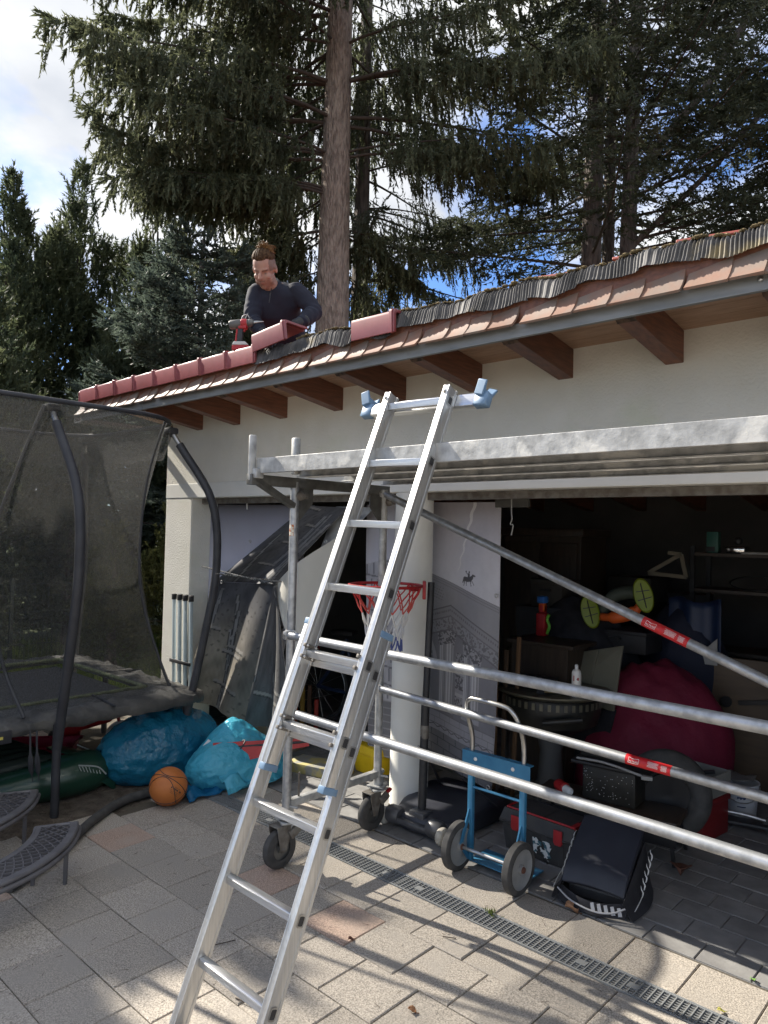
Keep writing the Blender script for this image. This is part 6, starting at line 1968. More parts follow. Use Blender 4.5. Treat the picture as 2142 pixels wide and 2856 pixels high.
def loft(mb, secs, n=24):
    """secs: (centre, halfwidth vec, halfdepth vec)"""
    vs, fs = [], []
    for (c, a_, b_) in secs:
        for k in range(n):
            t = 2 * PI * k / n
            ct, st = math.cos(t), math.sin(t)
            e = 0.8
            x = math.copysign(abs(ct) ** e, ct); y = math.copysign(abs(st) ** e, st)
            vs.append(Vector(c) + Vector(a_) * x + Vector(b_) * y)
    m_ = len(secs)
    for i in range(m_ - 1):
        for k in range(n):
            l = (k + 1) % n
            fs.append((i * n + k, i * n + l, (i + 1) * n + l, (i + 1) * n + k))
    fs.append(tuple(reversed(range(n)))); fs.append(tuple((m_ - 1) * n + k for k in range(n)))
    mb.add(vs, fs)

worker = thing('person', 'kneeling roofer in a navy sweater and black gloves with hair tied up', 'person', (-4.2, 3.42, 2.95), world=True)
F_ = Vector((.62, -.78, 0)).normalized()
Lf = Vector((0, 0, 1)).cross(F_)
pel = Vector((-4.24, 3.47, 3.19))
chest = Vector((-4.12, 3.25, 3.41))
shR, shL = Vector((-4.165, 3.11, 3.475)), Vector((-3.965, 3.345, 3.505))
neck0 = Vector((-4.055, 3.19, 3.50))
elL, wrL, haL = Vector((-3.835, 3.385, 3.345)), Vector((-3.79, 3.225, 3.235)), Vector((-3.775, 3.14, 3.185))
elR, wrR, haR = Vector((-4.125, 3.06, 3.27)), Vector((-4.00, 3.05, 3.165)), Vector((-3.915, 3.055, 3.125))
roofq = 2.935
knL, knR = pel + F_ * .10 + Lf * .17 + Vector((0, 0, -.19)), pel + F_ * .10 - Lf * .15 + Vector((0, 0, -.19))
knL.z = knR.z = roofz(knL.y, 2.955) + .055
ftL, ftR = knL - F_ * .40, knR - F_ * .40
ftL.z = roofz(ftL.y, 2.955) + .05; ftR.z = roofz(ftR.y, 2.955) + .05
spine = (chest - pel).normalized()
def torso(mb, g=0.0):
    up_ = spine
    dpt = Lf.cross(up_).normalized()
    sh_dir = (shL - shR).normalized()
    shc = (shL + shR) / 2
    loft(mb, [(pel - up_ * .06, Lf * (.13 + g), dpt * (.10 + g)), (pel, Lf * (.165 + g), dpt * (.115 + g)), (pel.lerp(chest, .45), Lf * (.150 + g), dpt * (.105 + g)),
              (chest - up_ * .02, sh_dir * (.175 + g), dpt * (.120 + g)), (shc - up_ * .05, sh_dir * (.185 + g), dpt * (.110 + g)), (shc + up_ * .02, sh_dir * (.150 + g), dpt * (.085 + g)), (shc + up_ * .055, sh_dir * (.075 + g), dpt * (.060 + g))])
def arms(mb, g=0.0, hands=True):
    limb(mb, [shL - (shL - shR).normalized() * .02, shL.lerp(elL, .5) + Lf * .01, elL], [.064 + g, .058 + g, .050 + g])
    limb(mb, [elL, elL.lerp(wrL, .5), wrL], [.050 + g, .045 + g, .032 + g])
    limb(mb, [shR + (shL - shR).normalized() * .02, shR.lerp(elR, .5), elR], [.064 + g, .058 + g, .050 + g])
    limb(mb, [elR, elR.lerp(wrR, .5), wrR], [.050 + g, .045 + g, .032 + g])
def legs(mb, g=0.0):
    for k, f_, s in ((knL, ftL, 1), (knR, ftR, -1)):
        limb(mb, [pel + Lf * .09 * s - spine * .02, (pel + Lf * .10 * s).lerp(k, .55), k], [.095 + g, .082 + g, .058 + g])
        limb(mb, [k, k.lerp(f_, .45), f_], [.056 + g, .055 + g, .038 + g])
        limb(mb, [f_, f_ - F_ * .10 + Vector((0, 0, -.01)), f_ - F_ * .19 + Vector((0, 0, .0))], [.038 + g, .036 + g, .028 + g])
# head
c2 = Vector((.79, -.61, 0)); lft = Vector((-.735, -.678, 0))
HF = (c2 * .80 + lft * .32 + Vector((0, 0, -.64))).normalized()
HU = (Vector((0, 0, 1)) + lft * -.04); HU = (HU - HF * HF.dot(HU)).normalized()
HL = HU.cross(HF)
HC = Vector((-4.022, 3.078, 3.612))
HS = 1.0
def H(f, l, u): return HC + (HF * f + HL * l + HU * u) * HS
HR = Matrix((HF, HL, HU)).transposed()
def head(mb):
    mb.sphere(HC + HF * -.012 + HU * .028, (.099, .077, .098), 28, 18, HR)
    mb.sphere(H(.028, 0, -.045), (.064, .058, .074), 24, 16, HR)
    mb.sphere(H(.045, 0, -.094), (.038, .036, .026), 18, 10, HR)
    mb.sphere(H(.062, 0, -.106), (.020, .022, .018), 14, 8, HR)
    mb.sphere(H(.068, 0, .020), (.026, .052, .016), 16, 8, HR)           # brow ridge
    for s in (-1, 1):
        mb.sphere(H(.060, s * .038, -.030), (.026, .022, .024), 14, 8, HR)   # cheek
        mb.sphere(H(.030, s * .052, -.070), (.030, .014, .030), 14, 8, HR)   # jaw corner
        mb.sphere(H(-.010, s * .080, -.004), (.022, .009, .034), 14, 8, HR)  # ear
    mb.tube([H(.086, 0, .016), H(.104, 0, -.012), H(.112, 0, -.030)], [.008, .011, .013], 12)
    mb.sphere(H(.108, 0, -.032), (.014, .016, .010), 12, 8, HR)
    mb.sphere(H(.082, 0, -.062), (.014, .024, .007), 12, 6, HR)          # upper lip
    mb.sphere(H(.080, 0, -.073), (.014, .020, .007), 12, 6, HR)
    mb.tube([H(-.020, 0, -.05), (HC + neck0) / 2 + Vector((0, 0, -.02)), neck0 - spine * .02], [.054, .053, .062], 18)
bm_ = MB()
head(bm_); torso(bm_, -.004); arms(bm_, -.006); legs(bm_, -.006)
for h_, w_ in ((haL, wrL), (haR, wrR)):
    limb(bm_, [w_, w_.lerp(h_, .3), w_.lerp(h_, .6)], [.026, .026, .022], 12, 4)
m_skin = mat('skin', rough=0.5, attr='print', col2=(.92, .88, .86), scale=30)
me_body = remeshed(bm_, 'body', 0.0065, m_skin, 2)
# complexion: stubble, brows, eyes with painted socket shade, lips, shaved sides
nv = len(me_body.vertices)
co = np.empty(nv * 3, dtype=np.float32); me_body.vertices.foreach_get('co', co); co = co.reshape(-1, 3)
q = co - np.array(HC)
hf, hl, hu = q @ np.array(HF), q @ np.array(HL), q @ np.array(HU)
colr = np.tile(np.array([.40, .225, .165]), (nv, 1))
def paint(mask, c, k=1.0):
    k_ = np.clip(mask, 0, 1)[:, None] * k
    colr[:] = colr * (1 - k_) + np.array(c) * k_
def soft(d, w_): return 1 - np.clip(d / w_, 0, 1)
paint(((hf > .0) & (hu < -.052) & (hu > -.14)).astype(float), (.22, .115, .08), .55)
paint(((hu < -.05) & (hf > .075) & (np.abs(hl) < .026) & (hu > -.060)).astype(float), (.15, .08, .06), .6)
for s in (-1, 1):
    paint(soft(np.abs(hu - .016 + .05 * np.abs(np.abs(hl) - .03)), .006) * (np.abs(hl - s * .032) < .020) * (hf > .05), (.055, .03, .02), .95)
    paint(soft(np.hypot((hl - s * .031) / 1.7, hu + .006), .009) * (hf > .05), (.05, .03, .025), .85)
    paint(soft(np.hypot(hl - s * .080, hu), .05) * (hf < .02), (.50, .22, .15), .5)
paint(soft(np.hypot(hl / 2.2, hu + .068), .009) * (hf > .06), (.38, .14, .12), .8)
paint(((hu > .0) & (np.abs(hl) > .055) & (hf < .055) & (hu < .075)).astype(float), (.13, .085, .065), .75)
paint(((hf < -.03) & (hu > -.06) & (hu < .1)).astype(float), (.11, .07, .05), .8)
at = me_body.color_attributes.new('print', 'FLOAT_COLOR', 'POINT')
c4 = np.ones((nv, 4), dtype=np.float32); c4[:, :3] = colr
at.data.foreach_set('color', c4.ravel())
link('body', me_body, worker)
# sweater
def wrinkle(me, amp, centers, seed=1):
    n_ = len(me.vertices)
    c = np.empty(n_ * 3, dtype=np.float32); me.vertices.foreach_get('co', c); c = c.reshape(-1, 3)
    no = np.empty(n_ * 3, dtype=np.float32); me.vertices.foreach_get('normal', no); no = no.reshape(-1, 3)
    d = np.zeros(n_)
    for (a, b_, freq, am) in centers:                    # ripples across a limb segment a->b
        a, b_ = np.array(a), np.array(b_)
        ax = b_ - a; ln = np.linalg.norm(ax); ax /= ln
        t = (c - a) @ ax
        rr = np.linalg.norm((c - a) - t[:, None] * ax, axis=1)
        wgt = np.clip(1 - rr / .11, 0, 1) * (t > -.05) * (t < ln + .03)
        d += wgt * am * np.sin(t * freq + 9 * rr + 2 * np.sin(c[:, 2] * 40))
    r = np.random.default_rng(seed)
    for _ in range(6):
        k = r.normal(size=3) * r.uniform(12, 34)
        d += amp * np.sin(c @ k + r.uniform(0, 6)) / 3
    c = c + no * d[:, None]
    me.vertices.foreach_set('co', c.astype(np.float32).ravel()); me.update()
sw = MB(); torso(sw, .012); arms(sw, .009)
sw.tube([neck0 - spine * .06, neck0 - spine * .01, neck0.lerp(HC, .22) + Vector((0, 0, .005)), neck0.lerp(HC, .30)], [.10, .086, .070, .066], 20)
me_sw = remeshed(sw, 'sweater', 0.007, mat('navy_knit', (0.008, 0.010, 0.021), .85, col2=(0.012, 0.015, 0.029), scale=9, bump=.2, bscale=260, bdist=.002), 3)
wrinkle(me_sw, .004, [(elR, wrR, 190, .0055), (shR, elR, 60, .003), (elL, wrL, 110, .004), (shL, elL, 70, .0035)])
link('sweater', me_sw, worker)
b = MB(); b.tube(smoothpath([neck0 + F_ * .062 + Vector((0, 0, .0)), neck0 + F_ * .100 + Vector((0, 0, -.06)), neck0 + F_ * .128 + Vector((0, 0, -.13))], 5), .0035, 6); b.build('zip', m_dk, worker)
tr_ = MB(); legs(tr_, .010); loft(tr_, [(pel - spine * .09, Lf * .14, Lf.cross(spine) * .11), (pel + spine * .04, Lf * .170, Lf.cross(spine) * .12)])
me_tr = remeshed(tr_, 'trousers', 0.009, mat('work_trousers', (.02, .02, .022), .8, col2=(.03, .03, .03), scale=9), 2)
link('trousers', me_tr, worker)
# gloves with five fingers
m_glove = mat('black_glove', (.010, .010, .011), .5, col2=(.018, .018, .018), scale=40, bump=.2, bscale=120, bdist=.002)
def glove(w_, h_, palm_n, fdir, side, curl, name):
    """w_ wrist, h_ palm centre, palm_n palm normal (towards held thing), fdir finger direction, side: towards the thumb"""
    b = MB()
    fdir = Vector(fdir).normalized(); palm_n = Vector(palm_n); palm_n = (palm_n - fdir * palm_n.dot(fdir)).normalized()
    th = fdir.cross(palm_n).normalized() * side
    limb(b, [w_ - (h_ - w_) * .25, w_, w_.lerp(h_, .45)], [.040, .038, .034], 14, 3)
    b.box(h_, (.088, .030, .086), Matrix((th, palm_n, fdir)).transposed(), .012)
    for k, (o_, ln) in enumerate(((.033, .074), (.011, .082), (-.011, .076), (-.032, .060))):
        p0 = h_ + th * o_ + fdir * .030
        p1 = p0 + (fdir * math.cos(curl * .45) + palm_n * math.sin(curl * .45)) * ln * .42
        p2 = p1 + (fdir * math.cos(curl * 1.2) + palm_n * math.sin(curl * 1.2)) * ln * .33
        p3 = p2 + (fdir * math.cos(curl * 1.9) + palm_n * math.sin(curl * 1.9)) * ln * .27
        limb(b, [p0, p1, p2, p3], [.0115, .0110, .0103, .0085], 10, 4)
    t0 = h_ + th * .034 - fdir * .028
    t1 = t0 + (th * .75 + fdir * .45 + palm_n * .35).normalized() * .036
    t2 = t1 + (th * .15 + fdir * .6 + palm_n * .75).normalized() * .030
    limb(b, [t0, t1, t2], [.015, .013, .010], 10, 4)
    return link('glove', remeshed(b, 'glove', .0042, m_glove, 1), worker)
gl = glove(wrL, haL + Vector((-.012, -.035, -.015)), (-.25, -.35, -.85), (-.42, -.88, -.12), -1, .85, 'glove')
glove(wrR, haR + Vector((.0, -.01, -.01)), (.1, -.55, -.75), (.62, -.45, -.30), 1, .8, 'glove')
# hair: swept-back cap with strand ridges and a messy bun
m_hair = mat('brown_hair', (.045, .024, .013), .75, col2=(.095, .054, .027), scale=60, stretch=(1, 1, 1), lo=.4, hi=.65, spec=.15)
m_bun = mat('fair_bun', (.30, .155, .05), .45, col2=(.17, .085, .03), scale=16, translucent=.25)
P = []
hr = random.Random(8)
NB, NA = 14, 44
for i in range(NB):
    t = i / (NB - 1)                                      # hairline -> crown knot
    row = []
    for j in range(NA):
        a = -rad(104) + rad(208) * j / (NA - 1)
        # start point on the hairline, end at the knot on top-back
        el0 = rad(34) - rad(20) * (1 - math.cos(a)) / 2 + rad(7) * math.exp(-((abs(a) - .75) / .28) ** 2) + rad(1.5) * math.sin(j * 3.3)
        sv = Vector((math.cos(a) * math.cos(el0), math.sin(a) * math.cos(el0), math.sin(el0)))
        ev = Vector((-.34, 0, .94)).normalized()
        d_ = (sv * (1 - t) + ev * t).normalized()
        rr = ((.094 if i == 0 else .1015) + .009 * math.sin(PI * min(1, t * 1.05)) + .0022 * math.sin(j * 2.6) + hr.uniform(-.0008, .0008))
        row.append(HC + HF * -.012 + HU * .028 + HR @ Vector((d_.x * rr * 1.0, d_.y * rr * .80, d_.z * rr * 1.0)))
    P.append(row)
b = MB(); b.grid(P, -.006); hair = b.build('hair', m_hair, worker, 60)
m_hair2 = mat('light_brown_hair', (.13, .075, .036), .7, col2=(.20, .12, .055), scale=60, spec=.15)
for which, mm in ((0, m_hair), (1, m_hair2)):
    b = MB()
    for k in range(190):
        j = hr.uniform(0, NA - 1.01); j0 = int(j); fj = j - j0
        i0 = hr.choice((0, 0, 0, 1, 1, 2))
        pts = []
        lift = hr.uniform(.0, .0035)
        for i in range(i0, NB, 2):
            q_ = P[i][j0].lerp(P[i][j0 + 1], fj)
            dq = (q_ - HC).normalized()
            pts.append(q_ + dq * (lift if i > i0 else -.002) + HL * hr.uniform(-.0012, .0012))
        if len(pts) > 2:
            b.tube(pts, [.0012] + [.0019] * (len(pts) - 2) + [.001], 4, caps=False)
    b.build('hair_strands', mm, hair, 180)
knot = HC + HF * -.040 + HU * .130
b = MB()
b.sphere(knot, (.026, .028, .021), 14, 9, HR)
for k in range(170):
    d0 = Vector((hr.gauss(0, 1), hr.gauss(0, 1), hr.gauss(.5, .8))).normalized()
    d1 = Vector((hr.gauss(0, 1), hr.gauss(0, 1), hr.gauss(0, .8))).normalized()
    r0 = hr.uniform(.015, .025); ln = hr.uniform(.012, .026)
    p0 = knot + HR @ (d0 * r0); p1 = p0 + HR @ ((d0 + d1 * .8).normalized() * ln); p2 = p1 + HR @ ((d1 - d0 * .2).normalized() * ln * .8)
    b.tube(smoothpath([p0, p1, p2], 3), [.0024, .0024, .0022, .002, .0018, .0014, .0008], 4)
for k in range(60):                                       # tail swept to one side
    p0 = knot + HR @ Vector((hr.uniform(-.02, .02), .02, hr.uniform(-.015, .012)))
    p1 = p0 + HR @ Vector((hr.uniform(-.02, .02), hr.uniform(.02, .04), hr.uniform(-.012, .014))); p2 = p1 + HR @ Vector((hr.uniform(-.02, .01), hr.uniform(.008, .03), hr.uniform(-.035, -.004)))
    b.tube(smoothpath([p0, p1, p2], 3), [.0024, .0024, .0022, .002, .0018, .0014, .0008], 4)
b.build('hair_bun', m_bun, hair, 180)

# ================================================================== cordless driver on the ridge
dl = thing('cordless_drill', 'red and black cordless drill standing upright on the laid ridge tiles', 'drill', (-4.10, 2.955, 3.024), rad(38))
m_dgrey = mat('tool_grey', (.075, .072, .065), .5, col2=(.12, .115, .105), scale=12)
MB().hexa([(-.055, -.038, 0), (.055, -.038, 0), (.055, .038, 0), (-.055, .038, 0), (-.055, -.036, .035), (.060, -.036, .035), (.060, .036, .035), (-.055, .036, .035)]).build('battery', m_red, dl, 0, bevel=.006)
MB().hexa([(-.055, -.036, .0355), (.060, -.036, .0355), (.060, .036, .0355), (-.055, .036, .0355), (-.045, -.030, .062), (.035, -.030, .062), (.035, .030, .062), (-.045, .030, .062)]).build('battery_shoe', mat('pale_plastic', (.50, .49, .46), .5), dl, 0, bevel=.005)
MB().bar((-.012, 0, .055), (-.004, 0, .165), .040, .036, (0, 1, 0), .010).build('grip', m_black, dl)
MB().bar((-.034, 0, .060), (-.026, 0, .150), .012, .040, (0, 1, 0), .004).build('grip_back', m_red, dl)
b = MB(); b.lathe([(0, -.085), (.026, -.085), (.031, -.075), (.032, -.01), (.028, .0)], (0, 0, .19), roty(PI / 2 - .10), 22); b.build('motor_housing', m_dgrey, dl, 40)
b = MB(); b.lathe([(.029, -.002), (.033, .006), (.030, .03), (.026, .045)], (0, 0, .19), roty(PI / 2 - .10), 22); b.box((.01, 0, .166), (.06, .05, .03), I3, .008); b.build('collar', m_red, dl, 40)
b = MB(); b.lathe([(.024, .03), (.027, .034), (.027, .045), (.024, .047), (.026, .052), (.026, .075), (.020, .085), (.012, .088)], (0, 0, .19), roty(PI / 2 - .10), 22); b.build('chuck', m_galvdark, dl, 40)
b = MB(); b.lathe([(.011, .086), (.010, .11), (.004, .15), (.0, .158)], (0, 0, .19), roty(PI / 2 - .10), 14); b.build('bit', m_steel, dl, 40)
MB().box((.022, 0, .148), (.016, .018, .03), roty(.3), .005).build('trigger', m_red, dl)
b = MB(); b.tube(smoothpath([(-.01, .02, .215), (.0, .022, .25), (.03, .02, .26), (.05, .01, .235)], 5), .003, 6); b.build('belt_hook', m_steel, dl)
# ================================================================== trees
m_bark = mat('spruce_bark', (.34, .27, .215), .95, col2=(.17, .13, .105), scale=16, stretch=(1, 1, .30), lo=.38, hi=.62, bump=1.0, bscale=34, bdist=.03, vor=True,
             col3=(.30, .235, .19), scale3=30, lo3=.52, hi3=.66)
m_bark2 = mat('grey_bark', (.17, .14, .12), .95, col2=(.085, .07, .06), scale=16, stretch=(1, 1, .25), lo=.38, hi=.62, bump=1.0, bscale=30, bdist=.03, vor=True)
m_twig = mat('twig_bark', (.075, .055, .042), .9, col2=(.05, .038, .03), scale=20)
def leafmat(name, a, b_, tr=.48):
    return mat(name, a, .6, col2=b_, scale=1.3, lo=.35, hi=.65, detail=3, translucent=tr, col3=tuple(min(1, x * 1.5) for x in b_), scale3=7, lo3=.55, hi3=.7, spec=.3)
m_spr = leafmat('spruce_needles', (.075, .088, .052), (.125, .135, .072))
m_spr2 = leafmat('spruce_needles_far', (.060, .070, .048), (.090, .100, .062))
m_fir = leafmat('fir_needles', (.045, .054, .034), (.072, .080, .045))
m_yew = leafmat('yew_needles', (.058, .078, .046), (.110, .125, .062))
m_blu = leafmat('blue_spruce_needles', (.062, .082, .066), (.10, .125, .095))
m_shr = leafmat('shrub_leaves', (.07, .085, .03), (.12, .12, .045), .4)
m_shr2 = leafmat('pale_shrub_leaves', (.13, .14, .09), (.22, .22, .15), .4)

def nrm(a): return a / np.maximum(np.linalg.norm(a, axis=-1, keepdims=True), 1e-9)
def leaves(pos, d, ln, wd, rng):
    """diamond leaf quads"""
    n = len(pos)
    d = nrm(d)
    s = nrm(np.cross(d, rng.normal(size=(n, 3))))
    ln = np.broadcast_to(ln, (n,))[:, None]; wd = np.broadcast_to(wd, (n,))[:, None]
    v = np.empty((n, 3, 3))
    v[:, 0] = pos + s * wd * .5
    v[:, 1] = pos + d * ln
    v[:, 2] = pos - s * wd * .5
    return v.reshape(-1, 3)
def leafmesh(name, vlist, m):
    v = np.concatenate(vlist)
    f = np.arange(len(v), dtype=np.int32).reshape(-1, 3)
    return np_mesh(name, v, f, m, False)
def strands(p0, d0, L_, rng, per, grav, leaf, wd, spread):
    """p0 (n,3) starts, d0 initial dirs, L_ (n,) lengths; bends downwards by grav; returns leaf verts"""
    n = len(p0)
    ts = (np.arange(per) + .5) / per
    P = p0[:, None] + d0[:, None] * (L_[:, None] * ts)[..., None]
    P[..., 2] -= grav * (L_[:, None] * ts ** 2)
    T_ = nrm(d0[:, None] + np.array([0, 0, -1.0]) * (2 * grav * ts)[None, :, None])
    P = P.reshape(-1, 3); T_ = T_.reshape(-1, 3)
    dd = T_ + rng.normal(size=P.shape) * spread
    return leaves(P, dd, leaf * rng.uniform(.7, 1.3, len(P)), wd * rng.uniform(.7, 1.3, len(P)), rng)

def trunk(mb, base, H_, r0, r1, lean=(0, 0), n=20, seg=26, knobs=0, rng=None):
    base = Vector(base)
    vs, fs = [], []
    for i in range(seg + 1):
        t = i / seg
        c = base + Vector((lean[0] * t * H_, lean[1] * t * H_, t * H_))
        r = r0 + (r1 - r0) * t + (.25 * r0 * math.exp(-t * 40))
        for k in range(n):
            a = 2 * PI * k / n
            rr = r * (1 + .035 * math.sin(3 * a + 5 * t) + .025 * math.sin(7 * a + 11 * t))
            vs.append(c + Vector((math.cos(a) * rr, math.sin(a) * rr, 0)))
    for i in range(seg):
        for k in range(n):
            l = (k + 1) % n
            fs.append((i * n + k, i * n + l, (i + 1) * n + l, (i + 1) * n + k))
    mb.add(vs, fs)

def conifer(name, label, base, H_, r0, zlo, nb, Lmax, Lmin, seed, m, mb_, droop=.35, upturn=.25, strandL=(.35, .9), style='weep', bare_az=None, bare_z=0,
            per=13, dens=1.0, leaf=.085, wd=.020, lean=(0, 0), sector=None, ztop=None, branch_r=.035, group=None, skirt=0, whorl=0, nh=4):
    rng = np.random.default_rng(seed)
    root = thing(name, label, 'tree', base, group=group, world=True)
    tm_ = MB(); trunk(tm_, base, H_, r0, r0 * .35 if H_ > 12 else r0 * .25, lean)
    bx_ = np.array(base, float)
    vl = []
    wood = MB()
    zt = ztop or H_ * .97
    for i in range(nb):
        t = (i + rng.uniform(0, .8)) / nb
        z = zlo + (zt - zlo) * t ** 0.95
        if whorl:
            z = zlo + round((z - zlo) / whorl) * whorl + rng.uniform(-.07, .07)
        az = rng.uniform(0, 2 * PI)
        if sector is not None and rng.random() < sector[2]:
            az = sector[0] + rng.uniform(-1, 1) * sector[1]
        if bare_az is not None and z < bare_z:
            while abs((az - bare_az + PI) % (2 * PI) - PI) < .75:
                az = rng.uniform(0, 2 * PI)
        fr = (z - zlo) / max(.1, (H_ - zlo))
        L_ = (Lmax * (1 - fr) ** .75 + Lmin) * rng.uniform(.75, 1.1)
        if skirt:
            L_ *= min(1, .38 + .62 * (z - zlo) / skirt)
        dxy = np.array([math.cos(az), math.sin(az), 0])
        start = bx_ + np.array([lean[0] * z, lean[1] * z, z])
        ns_ = 14
        tt = np.linspace(0, 1, ns_)
        side = np.array([-dxy[1], dxy[0], 0]) * rng.uniform(-.12, .12)
        C_ = start + dxy * (L_ * tt)[:, None] + side * (L_ * tt ** 2)[:, None]
        C_[:, 2] += L_ * (.10 * tt - droop * tt ** 2 * 1.2 + upturn * tt ** 3)
        wood.tube([tuple(q_) for q_ in C_[::2]], [max(.006, branch_r * (L_ / 4) * (1 - .85 * k / 6)) for k in range(len(C_[::2]))], 5, caps=False)
        # secondary twigs both sides
        nt_ = int(max(8, L_ * 11 * dens))
        s_ = np.sort(rng.uniform(.14 if style != 'weep' else .18, 1.0, nt_))
        idx = s_ * (ns_ - 1); i0 = np.minimum(idx.astype(int), ns_ - 2); ff = (idx - i0)[:, None]
        B_ = C_[i0] * (1 - ff) + C_[i0 + 1] * ff
        T_ = nrm(C_[i0 + 1] - C_[i0])
        sd = np.where(rng.random(nt_) < .5, -1.0, 1.0)[:, None]
        lat = nrm(np.cross(T_, np.array([0, 0, 1.0]))) * sd
        ang = rng.uniform(.5, 1.1, nt_)[:, None]
        D_ = nrm(T_ * np.cos(ang) + lat * np.sin(ang) + np.array([0, 0, -.12]))
        l2 = (L_ * .30 * (1.1 - s_ * .75) + .18) * rng.uniform(.6, 1.15, nt_)
        if style == 'weep':
            vl.append(strands(B_, D_, l2, rng, per, .30, leaf, wd, .55))
            # hanging strands from the twigs
            u_ = rng.uniform(.1, 1, (nt_, nh))
            Hs = B_[:, None] + D_[:, None] * (l2[:, None] * u_)[..., None]
            Hs[..., 2] -= .30 * l2[:, None] * u_ ** 2
            Hs = Hs.reshape(-1, 3)
            hd = nrm(np.repeat(D_, nh, 0) * .22 + np.array([0, 0, -1.0]) + rng.normal(size=Hs.shape) * .16)
            hl_ = rng.uniform(strandL[0], strandL[1], len(Hs)) * (.55 + .45 * np.clip(1.2 - np.repeat(s_, nh), 0, 1))
            vl.append(strands(Hs, hd, hl_, rng, per, .05, leaf, wd, .38))
        else:
            vl.append(strands(B_, D_, l2, rng, per, .12, leaf, wd, .5))
            u_ = rng.uniform(.15, .95, (nt_, nh))
            Hs = (B_[:, None] + D_[:, None] * (l2[:, None] * u_)[..., None]).reshape(-1, 3)
            up_ = np.repeat(nrm(np.cross(D_, np.array([0, 0, 1.0]))), nh, 0) * rng.choice([-1, 1], len(Hs))[:, None]
            hd = nrm(np.repeat(D_, nh, 0) * .8 + up_ * .8 + rng.normal(size=Hs.shape) * .15 + np.array([0, 0, -.10 if style == 'flat' else .25]))
            vl.append(strands(Hs, hd, rng.uniform(strandL[0], strandL[1], len(Hs)), rng, per, .15, leaf, wd, .5))
        # end tuft
        vl.append(strands(C_[-1:].repeat(8, 0), nrm(T_[-1:].repeat(8, 0) + rng.normal(size=(8, 3)) * .35), np.full(8, .30), rng, per, .05, leaf, wd, .4))
    tm_.build('trunk', mb_, root, 180)
    wood.build('branches', m_twig, root, 180)
    cr_ = link('crown', leafmesh('crown', vl, m), root)
    return root

toward_cam1 = math.atan2(-8.15, 8.8)
conifer('spruce_tree', 'tall spruce with a thick bare trunk and weeping branches behind the roofer', (-8.8, 8.17, 0), 17.0, .34, 6.2, 84, 3.5, 1.2, 101, m_spr, m_bark,
        droop=.36, upturn=.26, strandL=(.18, .62), whorl=.62, nh=4, bare_az=toward_cam1, bare_z=10.0, per=20, dens=1.0, leaf=.085, wd=.034, sector=(rad(215), 1.0, .45), ztop=13.0, skirt=2.4)
conifer('spruce_tree', 'slimmer dark spruce with open drooping branches right behind the thick trunk', (-9.95, 9.95, 0), 16.0, .22, 4.6, 44, 2.7, .8, 102, m_spr2, m_bark2,
        droop=.34, upturn=.16, strandL=(.2, .55), whorl=.7, nh=3, per=15, dens=.62, leaf=.08, wd=.028, sector=(rad(45), .8, .5), ztop=12.5)
conifer('fir_tree', 'tall grey-trunked fir, leftmost of the three stems on the right', (-6.46, 12.42, 0), 17.0, .25, 6.8, 46, 3.0, 1.0, 103, m_fir, m_bark2,
        droop=.10, upturn=.12, strandL=(.2, .45), style='flat', per=13, leaf=.09, wd=.036, dens=.80, nh=3, lean=(.016, .006), sector=(rad(200), .7, .4), ztop=14, group=None)
conifer('fir_tree', 'thin dark fir stem in the middle of the three on the right', (-6.60, 13.5, 0), 16.0, .17, 7.6, 18, 2.6, .8, 104, m_fir, m_bark2,
        droop=.10, upturn=.12, strandL=(.2, .45), style='flat', per=13, leaf=.09, wd=.036, dens=.75, nh=3, lean=(.010, .004), ztop=14)
conifer('fir_tree', 'forked grey-trunked fir, rightmost of the three stems on the right', (-5.92, 12.68, 0), 16.5, .20, 7.0, 42, 3.2, 1.0, 105, m_fir, m_bark2,
        droop=.06, upturn=.15, strandL=(.2, .45), style='flat', per=13, leaf=.09, wd=.036, dens=.80, nh=3, lean=(.022, .009), sector=(rad(20), .8, .45), ztop=14)
conifer('fir_tree', 'dark bushy fir cut off by the right edge above the flashing', (-3.05, 13.4, 0), 12.0, .2, 4.6, 40, 2.1, .8, 106, m_fir, m_bark2,
        droop=.12, upturn=.1, strandL=(.2, .45), style='flat', per=13, leaf=.09, wd=.036, dens=1.0, nh=3, ztop=10.5)
conifer('blue_spruce', 'blue-grey spruce showing just left of the roofer', (-9.75, 6.25, 0), 6.3, .13, 1.6, 54, 1.75, .35, 107, m_blu, m_bark2,
        droop=.05, upturn=.2, strandL=(.2, .38), style='up', per=14, dens=1.25, leaf=.07, wd=.034)
def big_limb(tree_name, pts, rs):
    pass
# forked limb of the right fir
fk = [o_ for o_ in bpy.data.objects if o_.get('label', '').startswith('forked grey')][0]
for pts, rs in ((((-5.73, 12.75, 8.2), (-5.2, 12.85, 9.0), (-4.4, 13.0, 9.9), (-3.4, 13.2, 11.6)), [.10, .09, .07, .05]), (((-5.78, 12.72, 7.1), (-5.1, 12.9, 7.7), (-4.2, 13.1, 8.5), (-3.2, 13.3, 9.6)), [.065, .055, .045, .03])):
    b = MB(); P_ = smoothpath(pts, 5)
    b.tube(P_, [rs[0] + (rs[-1] - rs[0]) * k / (len(P_) - 1) for k in range(len(P_))], 10); b.build('limb', m_bark2, fk, 180)

